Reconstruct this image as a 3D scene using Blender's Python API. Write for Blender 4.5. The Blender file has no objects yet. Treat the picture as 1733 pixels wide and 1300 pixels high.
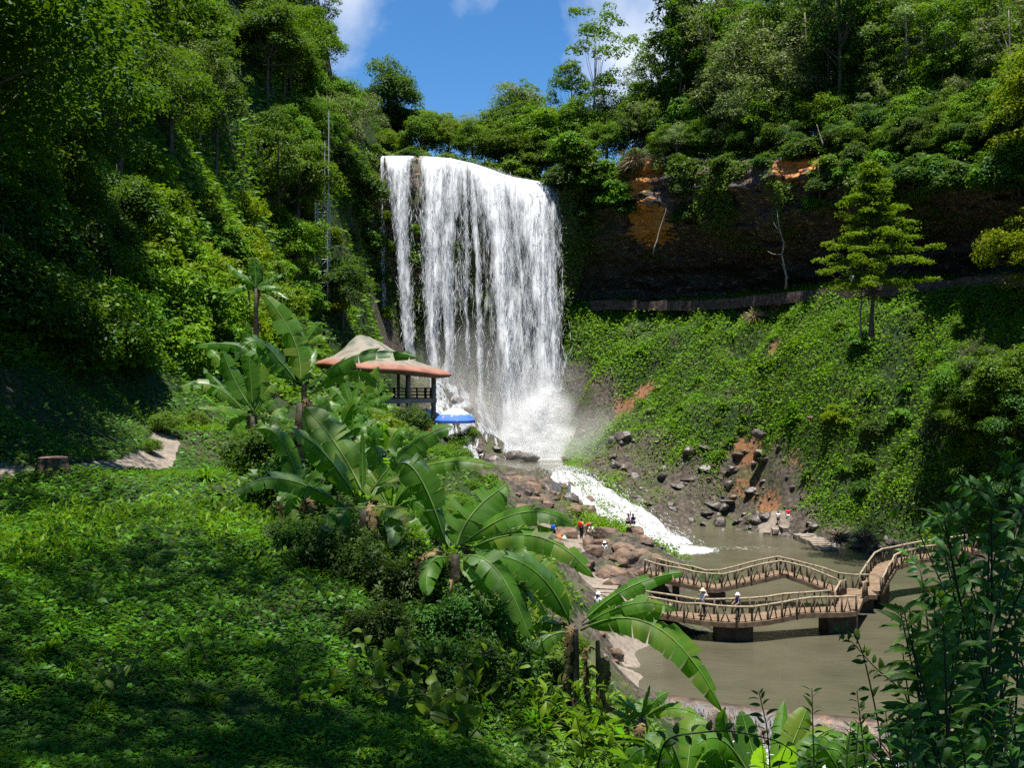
import bpy, math, numpy as np
from mathutils import Vector
rng = np.random.default_rng(11)
F, CX, CY = 1685.0, 866.5, 650.0
def P(px, py, d):                      # a place seen at pixel px,py of the photo, d metres ahead of the viewpoint
    return np.array([(px - CX) / F * d, d, (CY - py) / F * d])
scene = bpy.context.scene
COL = scene.collection
def nrmz(v):
    v = np.asarray(v, float)
    return v / np.maximum(np.linalg.norm(v, axis=-1, keepdims=True), 1e-9)
def tag(o, label=None, cat=None, group=None, kind=None):
    if label: o['label'] = label
    if cat: o['category'] = cat
    if group: o['group'] = group
    if kind: o['kind'] = kind
    return o
def empty(name, loc, rz=0.0, sc=1.0):
    o = bpy.data.objects.new(name, None); COL.objects.link(o)
    o.location = tuple(float(c) for c in loc); o.rotation_euler = (0, 0, rz)
    o.scale = (sc, sc, sc) if np.isscalar(sc) else tuple(sc)
    o.empty_display_size = 0.3
    return o
def mk(name, V, faces, mat=None, attrs=None, smooth=False, mi=None):
    """faces: list of (n,k) int arrays"""
    V = np.ascontiguousarray(V, dtype=np.float32).reshape(-1, 3)
    me = bpy.data.meshes.new(name)
    faces = [np.asarray(f, dtype=np.int32) for f in faces if len(f)]
    loops = np.concatenate([f.ravel() for f in faces])
    sizes = np.concatenate([np.full(len(f), f.shape[1], np.int32) for f in faces])
    starts = np.concatenate([[0], np.cumsum(sizes)[:-1]]).astype(np.int32)
    me.vertices.add(len(V)); me.vertices.foreach_set('co', V.ravel())
    me.loops.add(len(loops)); me.loops.foreach_set('vertex_index', loops)
    me.polygons.add(len(sizes)); me.polygons.foreach_set('loop_start', starts)
    for m in (mat if isinstance(mat, (list, tuple)) else [mat]):
        if m: me.materials.append(m)
    if mi is not None: me.polygons.foreach_set('material_index', np.asarray(mi, np.int32))
    if attrs:
        for k, a in attrs.items():
            at = me.attributes.new(k, 'FLOAT', 'POINT')
            at.data.foreach_set('value', np.ascontiguousarray(a, dtype=np.float32))
    me.update(calc_edges=True); me.validate()
    me.polygons.foreach_set('use_smooth', np.full(len(me.polygons), smooth))
    return me
def ob(name, me, parent=None, loc=None):
    o = bpy.data.objects.new(name, me); COL.objects.link(o)
    if parent: o.parent = parent
    if loc is not None: o.location = tuple(float(c) for c in loc)
    return o
class MB:                               # gathers pieces of ONE mesh
    def __init__(s): s.V = []; s.F = []; s.M = []; s.A = []; s.n = 0
    def add(s, V, faces, m=0, a=None):
        V = np.asarray(V, float).reshape(-1, 3)
        for f in faces:
            f = np.asarray(f)
            if len(f): s.F.append(f + s.n); s.M.append(np.full(len(f), m))
        s.V.append(V); s.A.append(np.full(len(V), rng.random() if a is None else a) if np.isscalar(a) or a is None else np.asarray(a))
        s.n += len(V)
        return s
    def mesh(s, name, mat, smooth=False):
        F4 = [f for f in s.F]
        # keep the order of material indices in step with the faces
        order = sorted(range(len(F4)), key=lambda i: F4[i].shape[1])
        faces = [F4[i] for i in order]; mi = np.concatenate([s.M[i] for i in order])
        byk = {}
        for f, m in zip(faces, [s.M[i] for i in order]): byk.setdefault(f.shape[1], []).append((f, m))
        fl = []; ml = []
        for k in sorted(byk):
            fl.append(np.concatenate([a for a, b in byk[k]])); ml.append(np.concatenate([b for a, b in byk[k]]))
        return mk(name, np.concatenate(s.V), fl, mat, {'rnd': np.concatenate(s.A)}, smooth, np.concatenate(ml))
def tube(pts, rad, n=6, cap=True):
    pts = np.asarray(pts, float); k = len(pts)
    rad = np.full(k, rad) if np.isscalar(rad) else np.asarray(rad, float)
    T = np.gradient(pts, axis=0); T = nrmz(T)
    up = np.array([0, 0, 1.0]) if abs(T[0][2]) < 0.9 else np.array([1.0, 0, 0])
    V = []
    u = nrmz(np.cross(up, T[0]))
    for i in range(k):
        u = nrmz(u - T[i] * np.dot(u, T[i])); w = np.cross(T[i], u)
        a = np.arange(n) / n * 2 * np.pi
        V.append(pts[i] + rad[i] * (np.cos(a)[:, None] * u + np.sin(a)[:, None] * w))
    V = np.concatenate(V)
    q = []
    for i in range(k - 1):
        for j in range(n):
            q.append((i*n+j, i*n+(j+1) % n, (i+1)*n+(j+1) % n, (i+1)*n+j))
    fs = [np.array(q)]
    if cap:
        fs.append(np.array([list(range(n))[::-1], [(k-1)*n + j for j in range(n)]]))
    return V, fs
def box(c, s, rz=0.0, tilt=0.0):
    c = np.asarray(c, float); s = np.asarray(s, float) / 2
    V = np.array([[x, y, z] for z in (-1, 1) for y in (-1, 1) for x in (-1, 1)]) * s
    if tilt:
        ct, st = math.cos(tilt), math.sin(tilt); V = V @ np.array([[ct, 0, -st], [0, 1, 0], [st, 0, ct]]).T
    cz, sz = math.cos(rz), math.sin(rz); V = V @ np.array([[cz, -sz, 0], [sz, cz, 0], [0, 0, 1]]).T
    return V + c, [np.array([[0,2,3,1],[4,5,7,6],[0,1,5,4],[2,6,7,3],[0,4,6,2],[1,3,7,5]])]
def lathe(prof, n=20, c=(0, 0, 0), sx=1.0, sy=1.0):
    prof = np.asarray(prof, float); k = len(prof); a = np.arange(n) / n * 2 * np.pi
    V = np.concatenate([np.stack([r*np.cos(a)*sx, r*np.sin(a)*sy, np.full(n, z)], 1) for r, z in prof]) + np.asarray(c)
    q = [(i*n+j, i*n+(j+1) % n, (i+1)*n+(j+1) % n, (i+1)*n+j) for i in range(k-1) for j in range(n)]
    return V, [np.array(q)]
# ---------- noise
def _h(ix, iy, iz, s):
    h = (ix * 374761393 + iy * 668265263 + iz * 2147483647 + s * 144665) & 0xffffffff
    h = ((h ^ (h >> 13)) * 1274126177) & 0xffffffff
    h = ((h ^ (h >> 16)) * 2246822519) & 0xffffffff
    return ((h ^ (h >> 15)) & 0xffff) / 65535.0
def vnoise(p, s=0):
    p = np.asarray(p, float); i = np.floor(p).astype(np.int64); f = p - i; f = f*f*(3-2*f)
    out = 0
    for dx in (0, 1):
        for dy in (0, 1):
            for dz in (0, 1):
                w = (f[..., 0] if dx else 1-f[..., 0]) * (f[..., 1] if dy else 1-f[..., 1]) * (f[..., 2] if dz else 1-f[..., 2])
                out = out + w * _h(i[..., 0]+dx, i[..., 1]+dy, i[..., 2]+dz, s)
    return out
def fbm(p, o=4, s=0):
    p = np.asarray(p, float); a = 0.5; t = 0; n = 0
    for k in range(o):
        t = t + a * vnoise(p * 2**k + 17.3*k, s + k); n += a; a *= 0.5
    return t / n * 2 - 1
# ---------- materials
def newmat(name):
    m = bpy.data.materials.new(name); m.use_nodes = True
    nt = m.node_tree; nt.nodes.clear()
    out = nt.nodes.new('ShaderNodeOutputMaterial')
    return m, nt, out
def N(nt, typ, **kw):
    n = nt.nodes.new('ShaderNode' + typ)
    for k, v in kw.items():
        if k.startswith('i_'):
            key = k[2:]; key = int(key) if key.isdigit() else key.replace('_', ' ')
            n.inputs[key].default_value = v
        else: setattr(n, k, v)
    return n
def ramp(nt, fac, stops, interp='LINEAR'):
    r = nt.nodes.new('ShaderNodeValToRGB'); cr = r.color_ramp; cr.interpolation = interp
    while len(cr.elements) < len(stops): cr.elements.new(0.5)
    for e, (p, c) in zip(cr.elements, stops):
        e.position = p; e.color = (*c, 1) if len(c) == 3 else c
    if fac is not None: nt.links.new(fac, r.inputs[0])
    return r.outputs[0]
def noise(nt, scale, detail=3, vec=None, rough=0.55):
    n = N(nt, 'TexNoise'); n.inputs['Scale'].default_value = scale; n.inputs['Detail'].default_value = detail
    n.inputs['Roughness'].default_value = rough
    if vec is not None: nt.links.new(vec, n.inputs['Vector'])
    return n.outputs['Fac']
def attr(nt, name):
    a = nt.nodes.new('ShaderNodeAttribute'); a.attribute_name = name
    return a.outputs['Fac']
def math_(nt, op, a, b=None, clamp=False):
    m = nt.nodes.new('ShaderNodeMath'); m.operation = op; m.use_clamp = clamp
    for i, x in enumerate((a, b)):
        if x is None: continue
        if isinstance(x, (int, float)): m.inputs[i].default_value = x
        else: nt.links.new(x, m.inputs[i])
    return m.outputs[0]
def mixc(nt, fac, a, b, mode='MIX'):
    m = nt.nodes.new('ShaderNodeMix'); m.data_type = 'RGBA'; m.blend_type = mode
    for s, x in ((0, fac), (6, a), (7, b)):
        if isinstance(x, (int, float)): m.inputs[s].default_value = x
        elif isinstance(x, tuple): m.inputs[s].default_value = (*x, 1)
        else: nt.links.new(x, m.inputs[s])
    return m.outputs[2]
def bump(nt, h, strength=0.5, dist=0.1):
    b = nt.nodes.new('ShaderNodeBump'); b.inputs['Strength'].default_value = strength; b.inputs['Distance'].default_value = dist
    nt.links.new(h, b.inputs['Height']); return b.outputs[0]
def coord(nt, kind='Object'):
    return nt.nodes.new('ShaderNodeTexCoord').outputs[kind]
def posn(nt): return nt.nodes.new('ShaderNodeNewGeometry').outputs['Position']
def principled(nt, out, col, rough=0.8, normal=None, spec=0.3):
    b = nt.nodes.new('ShaderNodeBsdfPrincipled')
    if isinstance(col, tuple): b.inputs['Base Color'].default_value = (*col, 1)
    else: nt.links.new(col, b.inputs['Base Color'])
    b.inputs['Roughness'].default_value = rough; b.inputs['Specular IOR Level'].default_value = spec
    if normal is not None: nt.links.new(normal, b.inputs['Normal'])
    nt.links.new(b.outputs[0], out.inputs[0]); return b
def leafmat(name, c0, c1, trans=0.35, tcol=None, gloss=0.05, rough=0.4, ramp2=None):
    gloss *= .32; rough = .5
    m, nt, out = newmat(name)
    r = attr(nt, 'rnd')
    oi = nt.nodes.new('ShaderNodeObjectInfo').outputs['Random']
    base = ramp(nt, r, [(0.0, c0), (1.0, c1)] if ramp2 is None else ramp2)
    hs = nt.nodes.new('ShaderNodeHueSaturation')
    nt.links.new(base, hs.inputs['Color']); hs.inputs['Saturation'].default_value = 1.14
    nt.links.new(math_(nt, 'ADD', math_(nt, 'MULTIPLY', oi, 0.05), 0.458), hs.inputs['Hue'])
    nt.links.new(math_(nt, 'ADD', math_(nt, 'MULTIPLY', oi, 0.6), 0.95), hs.inputs['Value'])
    c = hs.outputs[0]
    d = N(nt, 'BsdfDiffuse'); nt.links.new(c, d.inputs[0])
    t = N(nt, 'BsdfTranslucent')
    tc = mixc(nt, 0.8, c, tcol or (0.17, 0.31, 0.008)); nt.links.new(tc, t.inputs[0])
    mx = N(nt, 'MixShader'); mx.inputs[0].default_value = trans
    nt.links.new(d.outputs[0], mx.inputs[1]); nt.links.new(t.outputs[0], mx.inputs[2])
    g = N(nt, 'BsdfGlossy'); g.inputs['Roughness'].default_value = rough; g.inputs[0].default_value = (.8, .85, .9, 1)
    mx2 = N(nt, 'MixShader'); mx2.inputs[0].default_value = gloss
    nt.links.new(mx.outputs[0], mx2.inputs[1]); nt.links.new(g.outputs[0], mx2.inputs[2])
    nt.links.new(mx2.outputs[0], out.inputs[0])
    return m
def plainmat(name, c0, c1=None, scale=3.0, rough=0.8, bmp=0.0, spec=0.3):
    m, nt, out = newmat(name)
    if c1 is None: principled(nt, out, c0, rough, None, spec)
    else:
        n = noise(nt, scale, 4, coord(nt))
        c = ramp(nt, n, [(0.3, c0), (0.7, c1)])
        principled(nt, out, c, rough, bump(nt, n, bmp, 0.05) if bmp else None, spec)
    return m
# ---------- TERRAIN: control points measured from the photograph (pixel column, row, distance)
CP = [
 # grassy terrace on the left and the bank the camera stands on
 (0,810,20),(90,806,19),(210,757,27),(295,716,34),(400,722,33),(450,800,22),(400,900,14),(600,1000,11.6),(0,1000,10),(0,1300,5.6),
 (320,1300,6),(620,1300,6.2),(900,1290,9),(1100,1300,10.5),(250,1100,8.5),(300,900,13.5),(500,1150,8),(780,1060,11),(968,1245,11.5),(1083,1290,12),
 (-60,860,15.5),(-150,900,14),(0,885,14.5),(60,835,18),(-100,825,18.5),(150,860,17),(200,800,22),(-250,950,11),(100,1000,10.5),
 (1300,1420,9),(1450,1500,7.5),(1600,1500,6.5),(1750,1450,6),(500,800,20),(620,880,22),(720,900,20),(820,1010,18),(900,1120,18),(960,1230,18),
 (500,735,45),(620,740,52),(640,712,66),(700,736,75),(600,716,75),(760,742,73),(560,690,80),(640,690,86),(480,700,56),
 (700,860,36),(820,940,36),(880,1060,34),(960,1150,34),(1010,1260,30),(1120,1350,26),(1250,1420,24),
 (800,800,62),(860,870,58),(920,960,60),(960,1050,55),(1010,1120,47),(1020,1200,42),
 # rocks under the pavilion and the left bank of the river
 (790,840,76),(830,800,92),(900,845,88),(850,800,112),(800,792,105),(930,832,104),(985,868,98),(940,915,84),(990,915,83),(1060,912,81),(1000,950,78),
 (1090,940,77),(1118,965,75),(1122,985,74),(1060,985,74),(1000,985,72),(1010,1010,68),(1070,1010,70),(1105,1045,64),(1060,1090,58),(1130,1110,56),(1085,1150,52),(1100,1180,50),
 # river bed
 (1200,1010,75),(1300,1060,64),(1500,1050,65),(1400,970,80),(1250,930,92),(1500,960,82),(1200,1130,55),(1400,1180,52),(1700,1180,50),(1700,1080,62),(1250,1300,44),(1500,1330,43),(1800,1330,42),(1300,1420,36),(1600,1430,35),(1900,1300,44),
 # upper pool and foot of the fall
 (850,782,128),(950,784,126),(900,778,136),(830,780,124),(960,772,140),(880,776,143),
 (740,655,141),(700,645,142),(800,705,139),(848,742,137),(780,690,139),(790,765,134),(840,772,133),
 # cascade chute
 (955,806,112),(990,832,108.5),(1022,862,104),(1056,892,100),(1090,918,96.5),(1130,942,93.3),
 # right slope
 (1000,748,134),(960,770,128),(1040,790,121),(1100,830,115),(1140,880,110),(1180,887,111),(1200,870,112),(1250,884,112),(1290,884,106),
 (1050,722,132),(1000,660,138),(1000,560,144),(960,520,148),(960,620,143),(1000,515,149),(1100,518,145),(1100,620,136),(1180,515,139),(1250,512,133),(1250,620,124),(1250,740,117),(1330,500,125),(1300,845,108),(1330,886,104),
 (1400,496,118),(1400,600,110.5),(1400,700,106.5),(1400,800,103.5),(1390,880,101.5),(1450,925,95),(1360,912,101),(1530,938,91.5),(1560,935,93),(1500,900,95.5),(1450,870,99),(1540,900,94),(1480,800,99.5),(1480,650,103),
 (1480,490,111),(1560,482,107),(1560,600,100),(1560,750,95.5),(1560,880,94),(1630,955,86),(1700,985,79),
 (1650,478,100),(1650,800,89),(1650,650,94),(1733,462,95),(1733,600,88),(1733,800,81),(1733,950,79),(1850,450,86),(1850,800,72),(1850,960,70),(2100,450,60),
 # left hillside
 (0,700,23.5),(0,600,25),(120,655,30),(225,690,33),(215,600,36),(330,660,44),(150,450,40),(0,300,34),(0,0,45),(200,0,66),(200,300,55),(400,560,62),(400,400,72),(400,200,90),(400,0,106),
 (-200,500,21),(-200,200,27),(-300,800,9),(-300,1300,4),(-400,0,36),(550,560,96),(550,400,106),(550,250,119),(550,50,136),(620,240,146),(640,150,168),(480,640,66),(600,640,110),(640,620,125),(640,560,138),(540,650,95),
]
C = np.array([P(*c) for c in CP])
for _i, _c in enumerate(CP):            # beds lie below the water they carry
    if 1200 <= _c[0] and _c[1] >= 930 and _c[2] <= 92 and _c[2] > 30 and (_c not in ((1530,938,91.5),(1630,955,86),(1700,985,79),(1733,950,79),(1850,960,70),(1300,1420,36),(1250,1300,44),(1250,1420,24))): C[_i, 2] = -17.2 if _c[2] > 45.5 else -18.9
    if 830 <= _c[0] <= 960 and 765 < _c[1] < 790 and _c[2] > 120: C[_i, 2] = -11.0
RIV = np.array([(9,56,-17),(14,53,-17.2),(20,52,-17.2),(26,55,-17.2),(30,62,-17),(34,50,-17.2),(38,56,-17),(45,48,-17),(20,70,-17.2),(26,70,-17),(28,78,-17),(24,86,-17.2),(32,66,-17),(24,40,-19),(34,38,-19),(14,42,-19),(20,30,-18.6),(30,30,-18.8),(42,36,-19),(45,62,-16.8)])
C = np.concatenate([C, RIV])
EX = np.array([[0,0,-1.75],[-4,-1,-1.4],[4,-1,-2.6],[8,2,-4],[-9,0,1.5],[-15,5,5],[0,-10,-0.5],[12,-8,-2],[-15,-12,5],[20,10,-9],[30,20,-9],[14,25,-16.5],[30,0,-4],
   [-40,40,22],[-60,60,34],[-50,100,42],[-60,150,46],[-20,190,40],[20,175,2],[50,150,2],[60,110,4],[60,70,6],[50,40,2],[40,25,-2],[-40,-20,16],[0,-60,4],[60,-40,4],[0,220,20],[100,200,10],[120,60,14],[-120,60,40]])
C = np.concatenate([C, EX])
def _k(d): return d
def rbf_fit(C):
    X = C[:, :2]; n = len(X)
    A = np.zeros((n+3, n+3)); A[:n, :n] = np.linalg.norm(X[:, None]-X[None], axis=-1) - 0.25*np.eye(n)*0
    A[:n, n] = 1; A[:n, n+1:] = X; A[n, :n] = 1; A[n+1:, :n] = X.T
    b = np.zeros(n+3); b[:n] = C[:, 2]
    A[:n, :n] += np.eye(n) * -0.15
    return np.linalg.solve(A, b)
W_ = rbf_fit(C)
POOL, UPOOL, LOW = -15.7, -10.2, -17.1
ROCKC = np.array([P(*c) for c in [(900,830,92),(850,800,110),(940,840,104),(985,880,98),(1060,930,80),(1000,950,78),(1110,970,75),(1040,790,121),(1120,840,115),(1180,870,112),(1000,700,136),(960,650,142),(1260,870,111),(1250,800,114),(1280,790,110),
    (1330,900,103),(1390,905,98),(1450,935,92),(1530,945,88),(790,820,76),(760,700,140),(820,730,138),(850,770,135),(1080,1130,54),(1030,1150,50),(620,600,135),(1320,830,107),(1640,955,80),(790,765,110),(1000,1010,70),(1060,1050,64),(780,780,74)]])
ROCKR = np.array([9,9,7,7,6,6,6,9,8,8,6,5,6,4,4,4.5,3,3,3,6,8,8,8,5,5,9,4,4,12,6,6,4.5])
PATHC = np.array([P(*c) for c in [(940,915,84),(985,920,83),(960,935,80),(1010,1000,71),(1000,975,73),(1030,1015,68),(1060,1060,62),(1080,1110,57),(1100,1090,59),(1075,1155,52),(1310,885,105),(1345,910,101),(1480,938,90),(1560,948,87),(1000,1045,64)]])
PATHR = np.array([2.2,2.0,1.6,2.2,2.0,2.3,2.6,2.4,2.0,2.2,2.2,1.5,1.8,1.8,2.0])
SOILC = np.array([P(*c) for c in [(1270,765,116),(1250,815,112),(1095,665,134),(1305,600,119),(1300,670,113),(1310,500,126),(1370,545,112),(1300,850,108),(1060,690,134),(1330,770,107)]])
SOILR = np.array([2.6,2.8,2.0,1.4,1.1,2.0,1.4,2.0,2.0,1.8])
TRAIL = np.array([(-20,16.5),(-12,18.9),(-10.2,19.6),(-9.1,21.3),(-9.2,24),(-9.8,27.5),(-10.6,30.5)])  # the footpath (x, y)
def segdist(x, y, L):
    d = np.full(x.shape, 1e9)
    for (ax, ay), (bx, by) in zip(L[:-1], L[1:]):
        vx, vy = bx-ax, by-ay
        t = np.clip(((x-ax)*vx + (y-ay)*vy) / (vx*vx+vy*vy), 0, 1)
        d = np.minimum(d, np.hypot(x-ax-t*vx, y-ay-t*vy))
    return d
def blob(x, y, z, Cn, Rd):
    w = np.zeros(x.shape)
    for c, r in zip(Cn, Rd):
        d = np.sqrt((x-c[0])**2 + (y-c[1])**2 + (z-c[2])**2)
        w = np.maximum(w, np.clip(1.6 - 1.25*d/r, 0, 1))
    return w
def H0(x, y):
    x = np.asarray(x, float); y = np.asarray(y, float); sh = x.shape
    q = np.stack([x.ravel(), y.ravel()], 1); out = np.empty(len(q))
    for i in range(0, len(q), 20000):
        s = q[i:i+20000]
        K = np.sqrt((s[:, :1]-C[None, :, 0])**2 + (s[:, 1:]-C[None, :, 1])**2)
        out[i:i+20000] = K @ W_[:-3] + W_[-3] + s @ W_[-2:]
    r = np.hypot(q[:, 0], q[:, 1]); f = np.clip((r-220)/200, 0, 1)
    out = out*(1-f) + 8*f
    return out.reshape(sh)
def surf(x, y):
    """height and cover weights (rock, path, soil) of the ground"""
    x = np.asarray(x, float); y = np.asarray(y, float)
    z = H0(x, y); r = np.hypot(x, y)
    rock = blob(x, y, z, ROCKC, ROCKR); path = blob(x, y, z, PATHC, PATHR); soil = blob(x, y, z, SOILC, SOILR)
    tr = np.clip((0.50 - segdist(x, y, TRAIL)) / 0.2, 0, 1)
    path = np.maximum(path, tr)
    p = np.stack([x, y, z*0.6], -1)
    far = np.clip((r-20)/40, 0, 1)
    n1 = fbm(p*0.11, 4, 3); n2 = fbm(p*0.45, 4, 5); n3 = np.abs(fbm(p*0.33, 4, 8))
    rs_ = np.clip((x-6)/8, 0, 1)*np.clip((z+14)/3, 0, 1)*np.clip((11-z)/2, .25, 1)*(y > 60)
    n4 = fbm(np.stack([x, y, z*.35], -1)*.21, 3, 13)
    z = z + far*n1*(1.1+1.4*rs_) + rs_*(n4*2.2 - np.abs(fbm(p*.12, 3, 19))*2.0 + .5) + n2*(0.17+0.32*far)*(1-path*0.8) + rock*(1-path)*(0.9-2.6*n3)*0.75
    z = z - tr*0.05
    return z, rock, path, soil
ang = np.concatenate([np.linspace(-180, -36, 40)[:-1], np.linspace(-36, 36, 330), np.linspace(36, 180, 40)[1:-1]])
rad = np.concatenate([np.geomspace(0.5, 45, 150)[:-1], np.arange(45, 152, 0.62), np.array([154, 158, 165, 175, 190, 215, 250, 320, 450, 700, 1200, 2500.])])
A_, R_ = np.meshgrid(np.radians(ang), rad)
gx, gy = R_*np.sin(A_), R_*np.cos(A_)
gz, grock, gpath, gsoil = surf(gx, gy)
nr, na = gx.shape
idx = np.arange(nr*na).reshape(nr, na)
nxt = np.roll(idx, -1, axis=1)
q = np.stack([idx[:-1], nxt[:-1], nxt[1:], idx[1:]], -1).reshape(-1, 4)[:, ::-1]
V = np.stack([gx, gy, gz], -1).reshape(-1, 3)
cz = float(gz[0].mean()); V = np.concatenate([V, [[0, 0, cz]]]); ci = nr*na
fan = np.stack([np.full(na, ci), nxt[0], idx[0]], -1)[:, ::-1]
ap = lambda a: np.concatenate([a.ravel(), [0]])
m, nt, out = newmat('earth'); M_EARTH = m
pv = posn(nt)
n1 = noise(nt, 0.35, 6, pv, 0.65); n2 = noise(nt, 2.2, 5, pv, 0.65); n3 = noise(nt, 9, 4, pv)
green = ramp(nt, n2, [(0.25, (.006, .014, .003)), (0.5, (.016, .034, .006)), (0.75, (.034, .06, .012))])  # darkened green: shadow beneath the leaf cover is put into this colour
dirt = ramp(nt, n2, [(0.3, (.03, .022, .014)), (0.7, (.085, .06, .04))])
base = mixc(nt, math_(nt, 'MULTIPLY_ADD', n1, 1.0), green, green)
mfac = ramp(nt, n1, [(0.56, (0, 0, 0)), (0.70, (.8, .8, .8))])
base = mixc(nt, mfac, green, dirt)
rockc = ramp(nt, n2, [(0.22, (.012, .011, .009)), (0.42, (.036, .031, .025)), (0.58, (.082, .066, .052)), (0.8, (.18, .145, .115))])
moss = ramp(nt, n1, [(0.50, (0, 0, 0)), (0.60, (1, 1, 1))])
rockc = mixc(nt, math_(nt, 'MULTIPLY', moss, 0.55), rockc, (.05, .075, .018))
rw = math_(nt, 'ADD', attr(nt, 'rock'), math_(nt, 'MULTIPLY', math_(nt, 'SUBTRACT', n2, 0.5), 1.4))
rw = ramp(nt, rw, [(0.40, (0, 0, 0)), (0.52, (1, 1, 1))])
c = mixc(nt, rw, base, rockc)
soilc = ramp(nt, n2, [(0.3, (.07, .035, .018)), (0.55, (.20, .09, .04)), (0.7, (.12, .085, .06)), (0.85, (.30, .2, .13))])
sw = math_(nt, 'ADD', attr(nt, 'soil'), math_(nt, 'MULTIPLY', math_(nt, 'SUBTRACT', n2, 0.5), 3.4))
sw = ramp(nt, sw, [(0.5, (0, 0, 0)), (0.7, (1, 1, 1))])
c = mixc(nt, sw, c, soilc)
pathc = mixc(nt, 0.55, ramp(nt, n3, [(0.3, (.12, .10, .08)), (0.7, (.26, .22, .175))]), ramp(nt, n2, [(0.3, (.08, .062, .05)), (0.6, (.25, .21, .165))]))
pw = math_(nt, 'ADD', attr(nt, 'path'), math_(nt, 'MULTIPLY', math_(nt, 'SUBTRACT', n2, 0.5), 0.9))
pw = ramp(nt, pw, [(0.45, (0, 0, 0)), (0.55, (1, 1, 1))])
c = mixc(nt, pw, c, pathc)
principled(nt, out, c, 0.9, bump(nt, math_(nt, 'ADD', n3, n2), 0.6, 0.12), 0.2)
ground = ob('ground', mk('ground', V, [q, fan], M_EARTH, {'rock': ap(grock), 'path': ap(gpath), 'soil': ap(gsoil)}, True))
tag(ground, kind='structure')
# ---------- GORGE WALL: stations along the rim (column, distance, rim row, foot row, undercut)
ST = np.array([  # px, d, y_rim, undercut depth, plateau rise
 (480,126,120,1,8),(560,134,215,2,9),(600,139,250,2.5,8),(643,143,262,2.5,3),(690,145,262,2.5,3),(720,146,263,2.5,3),(760,146.5,266,2.5,3),(800,146.5,275,2.5,3),(830,146,285,2.5,3),(860,145,297,2.5,3),(925,146,308,3,3.5),
 (1000,148,300,6,5),(1090,144,262,8,6),(1200,136,270,9.5,8),(1350,122,275,10,9),(1500,111,280,10,9),(1650,99,285,8,9),(1800,88,290,7,9),(2000,74,320,6,8),(2300,54,420,4,8)], float)
stx = (ST[:, 0]-CX)/F*ST[:, 1]; sty = ST[:, 1]; stz = (CY-ST[:, 2])/F*ST[:, 1]
arc = np.concatenate([[0], np.cumsum(np.hypot(np.diff(stx), np.diff(sty)))])
def station(u):
    """u = arc length -> x, y, rim z, undercut, rise and the unit vector pointing away from the gorge"""
    u = np.asarray(u, float)
    x = np.interp(u, arc, stx); y = np.interp(u, arc, sty); z = np.interp(u, arc, stz)
    e = 4.0
    tx = np.interp(u+e, arc, stx)-np.interp(u-e, arc, stx); ty = np.interp(u+e, arc, sty)-np.interp(u-e, arc, sty)
    l = np.hypot(tx, ty)+1e-9; nx, ny = -ty/l, tx/l
    return x, y, z, np.interp(u, arc, ST[:, 3]), np.interp(u, arc, ST[:, 4]), nx, ny
def u_of_px(px): return np.interp(px, ST[:, 0], arc)
# profile: (back offset in undercut units, extra offset m, mode, value)
def rim_z(u, b):
    x, y, z, uc, rise, nx, ny = station(u)
    return z + rise*np.clip(np.asarray(b)/30.0, 0, 1)**0.8 + 0.05*np.clip(np.asarray(b)-30, 0, 200)*0
def plateau(px, b):
    u = u_of_px(px); x, y, z, uc, rise, nx, ny = station(u)
    return np.array([x+nx*b, y+ny*b, rim_z(u, b)])
def wall(u, t):
    """t in 0..1 from the foot up to the rim; returns points"""
    x, y, z, uc, rise, nx, ny = station(u)
    zf = -13.0
    led = np.interp(u, arc, np.interp(ST[:, 0], [560, 643, 925, 960, 1700, 2300], [0, -8, -8, 11.5, 8.5, 3]))
    # knots of the profile
    kz = np.stack([zf+0*z, led-1.0, led+0.6, led+3, led+7, led+10.5, (led+10.5)*0.45+z*0.55, z-1.2, z])
    kb = np.stack([0*uc+1.5, 0*uc+1.5, uc+1.0, uc+0.6, uc*0.75, 0.15*uc, 0.0*uc-0.3, 0*uc+0.2, 0*uc+1.0])
    kt = np.array([0, .16, .2, .3, .44, .56, .78, .95, 1.0])
    T = np.asarray(t)
    zz = np.empty(np.broadcast(u, T).shape); bb = np.empty_like(zz)
    j = np.clip(np.searchsorted(kt, T, 'right')-1, 0, len(kt)-2)
    f = (T-kt[j])/(kt[j+1]-kt[j])
    cols = np.arange(len(u))
    zz = kz[j, cols]*(1-f)+kz[j+1, cols]*f; bb = kb[j, cols]*(1-f)+kb[j+1, cols]*f
    return np.stack([x+nx*bb, y+ny*bb, zz], -1), nx, ny
U = np.linspace(0, arc[-1], 330)
rows = []; mossr = []; plat = []
TT = np.linspace(0, 1, 96)
for t in TT:
    p, nx, ny = wall(U, np.full(len(U), t))
    h = fbm(np.stack([p[:, 0]*0.16, p[:, 1]*0.16, p[:, 2]*0.16], -1), 5, 21)
    st_ = fbm(np.stack([p[:, 0]*0.05, p[:, 1]*0.05, p[:, 2]*0.9], -1), 3, 25)
    col = fbm(np.stack([p[:, 0]*0.6, p[:, 1]*0.6, p[:, 2]*0.12], -1), 3, 29)
    crk = np.abs(fbm(np.stack([p[:, 0]*0.22, p[:, 1]*0.22, p[:, 2]*0.3], -1), 4, 27)); dsp = h*2.4 + st_*1.5 + col*0.8 - np.clip(.16-crk, 0, 1)*7
    fm_ = np.exp(-(((p[:, 0]+3)/16)**4))*(p[:, 1] > 120); dsp = dsp*(1-.55*fm_)+fm_*.9
    p[:, 0] += nx*dsp; p[:, 1] += ny*dsp; p[:, 2] += 0.3*h*(t > 0.9)
    rows.append(p); plat.append(np.zeros(len(U)))
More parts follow.
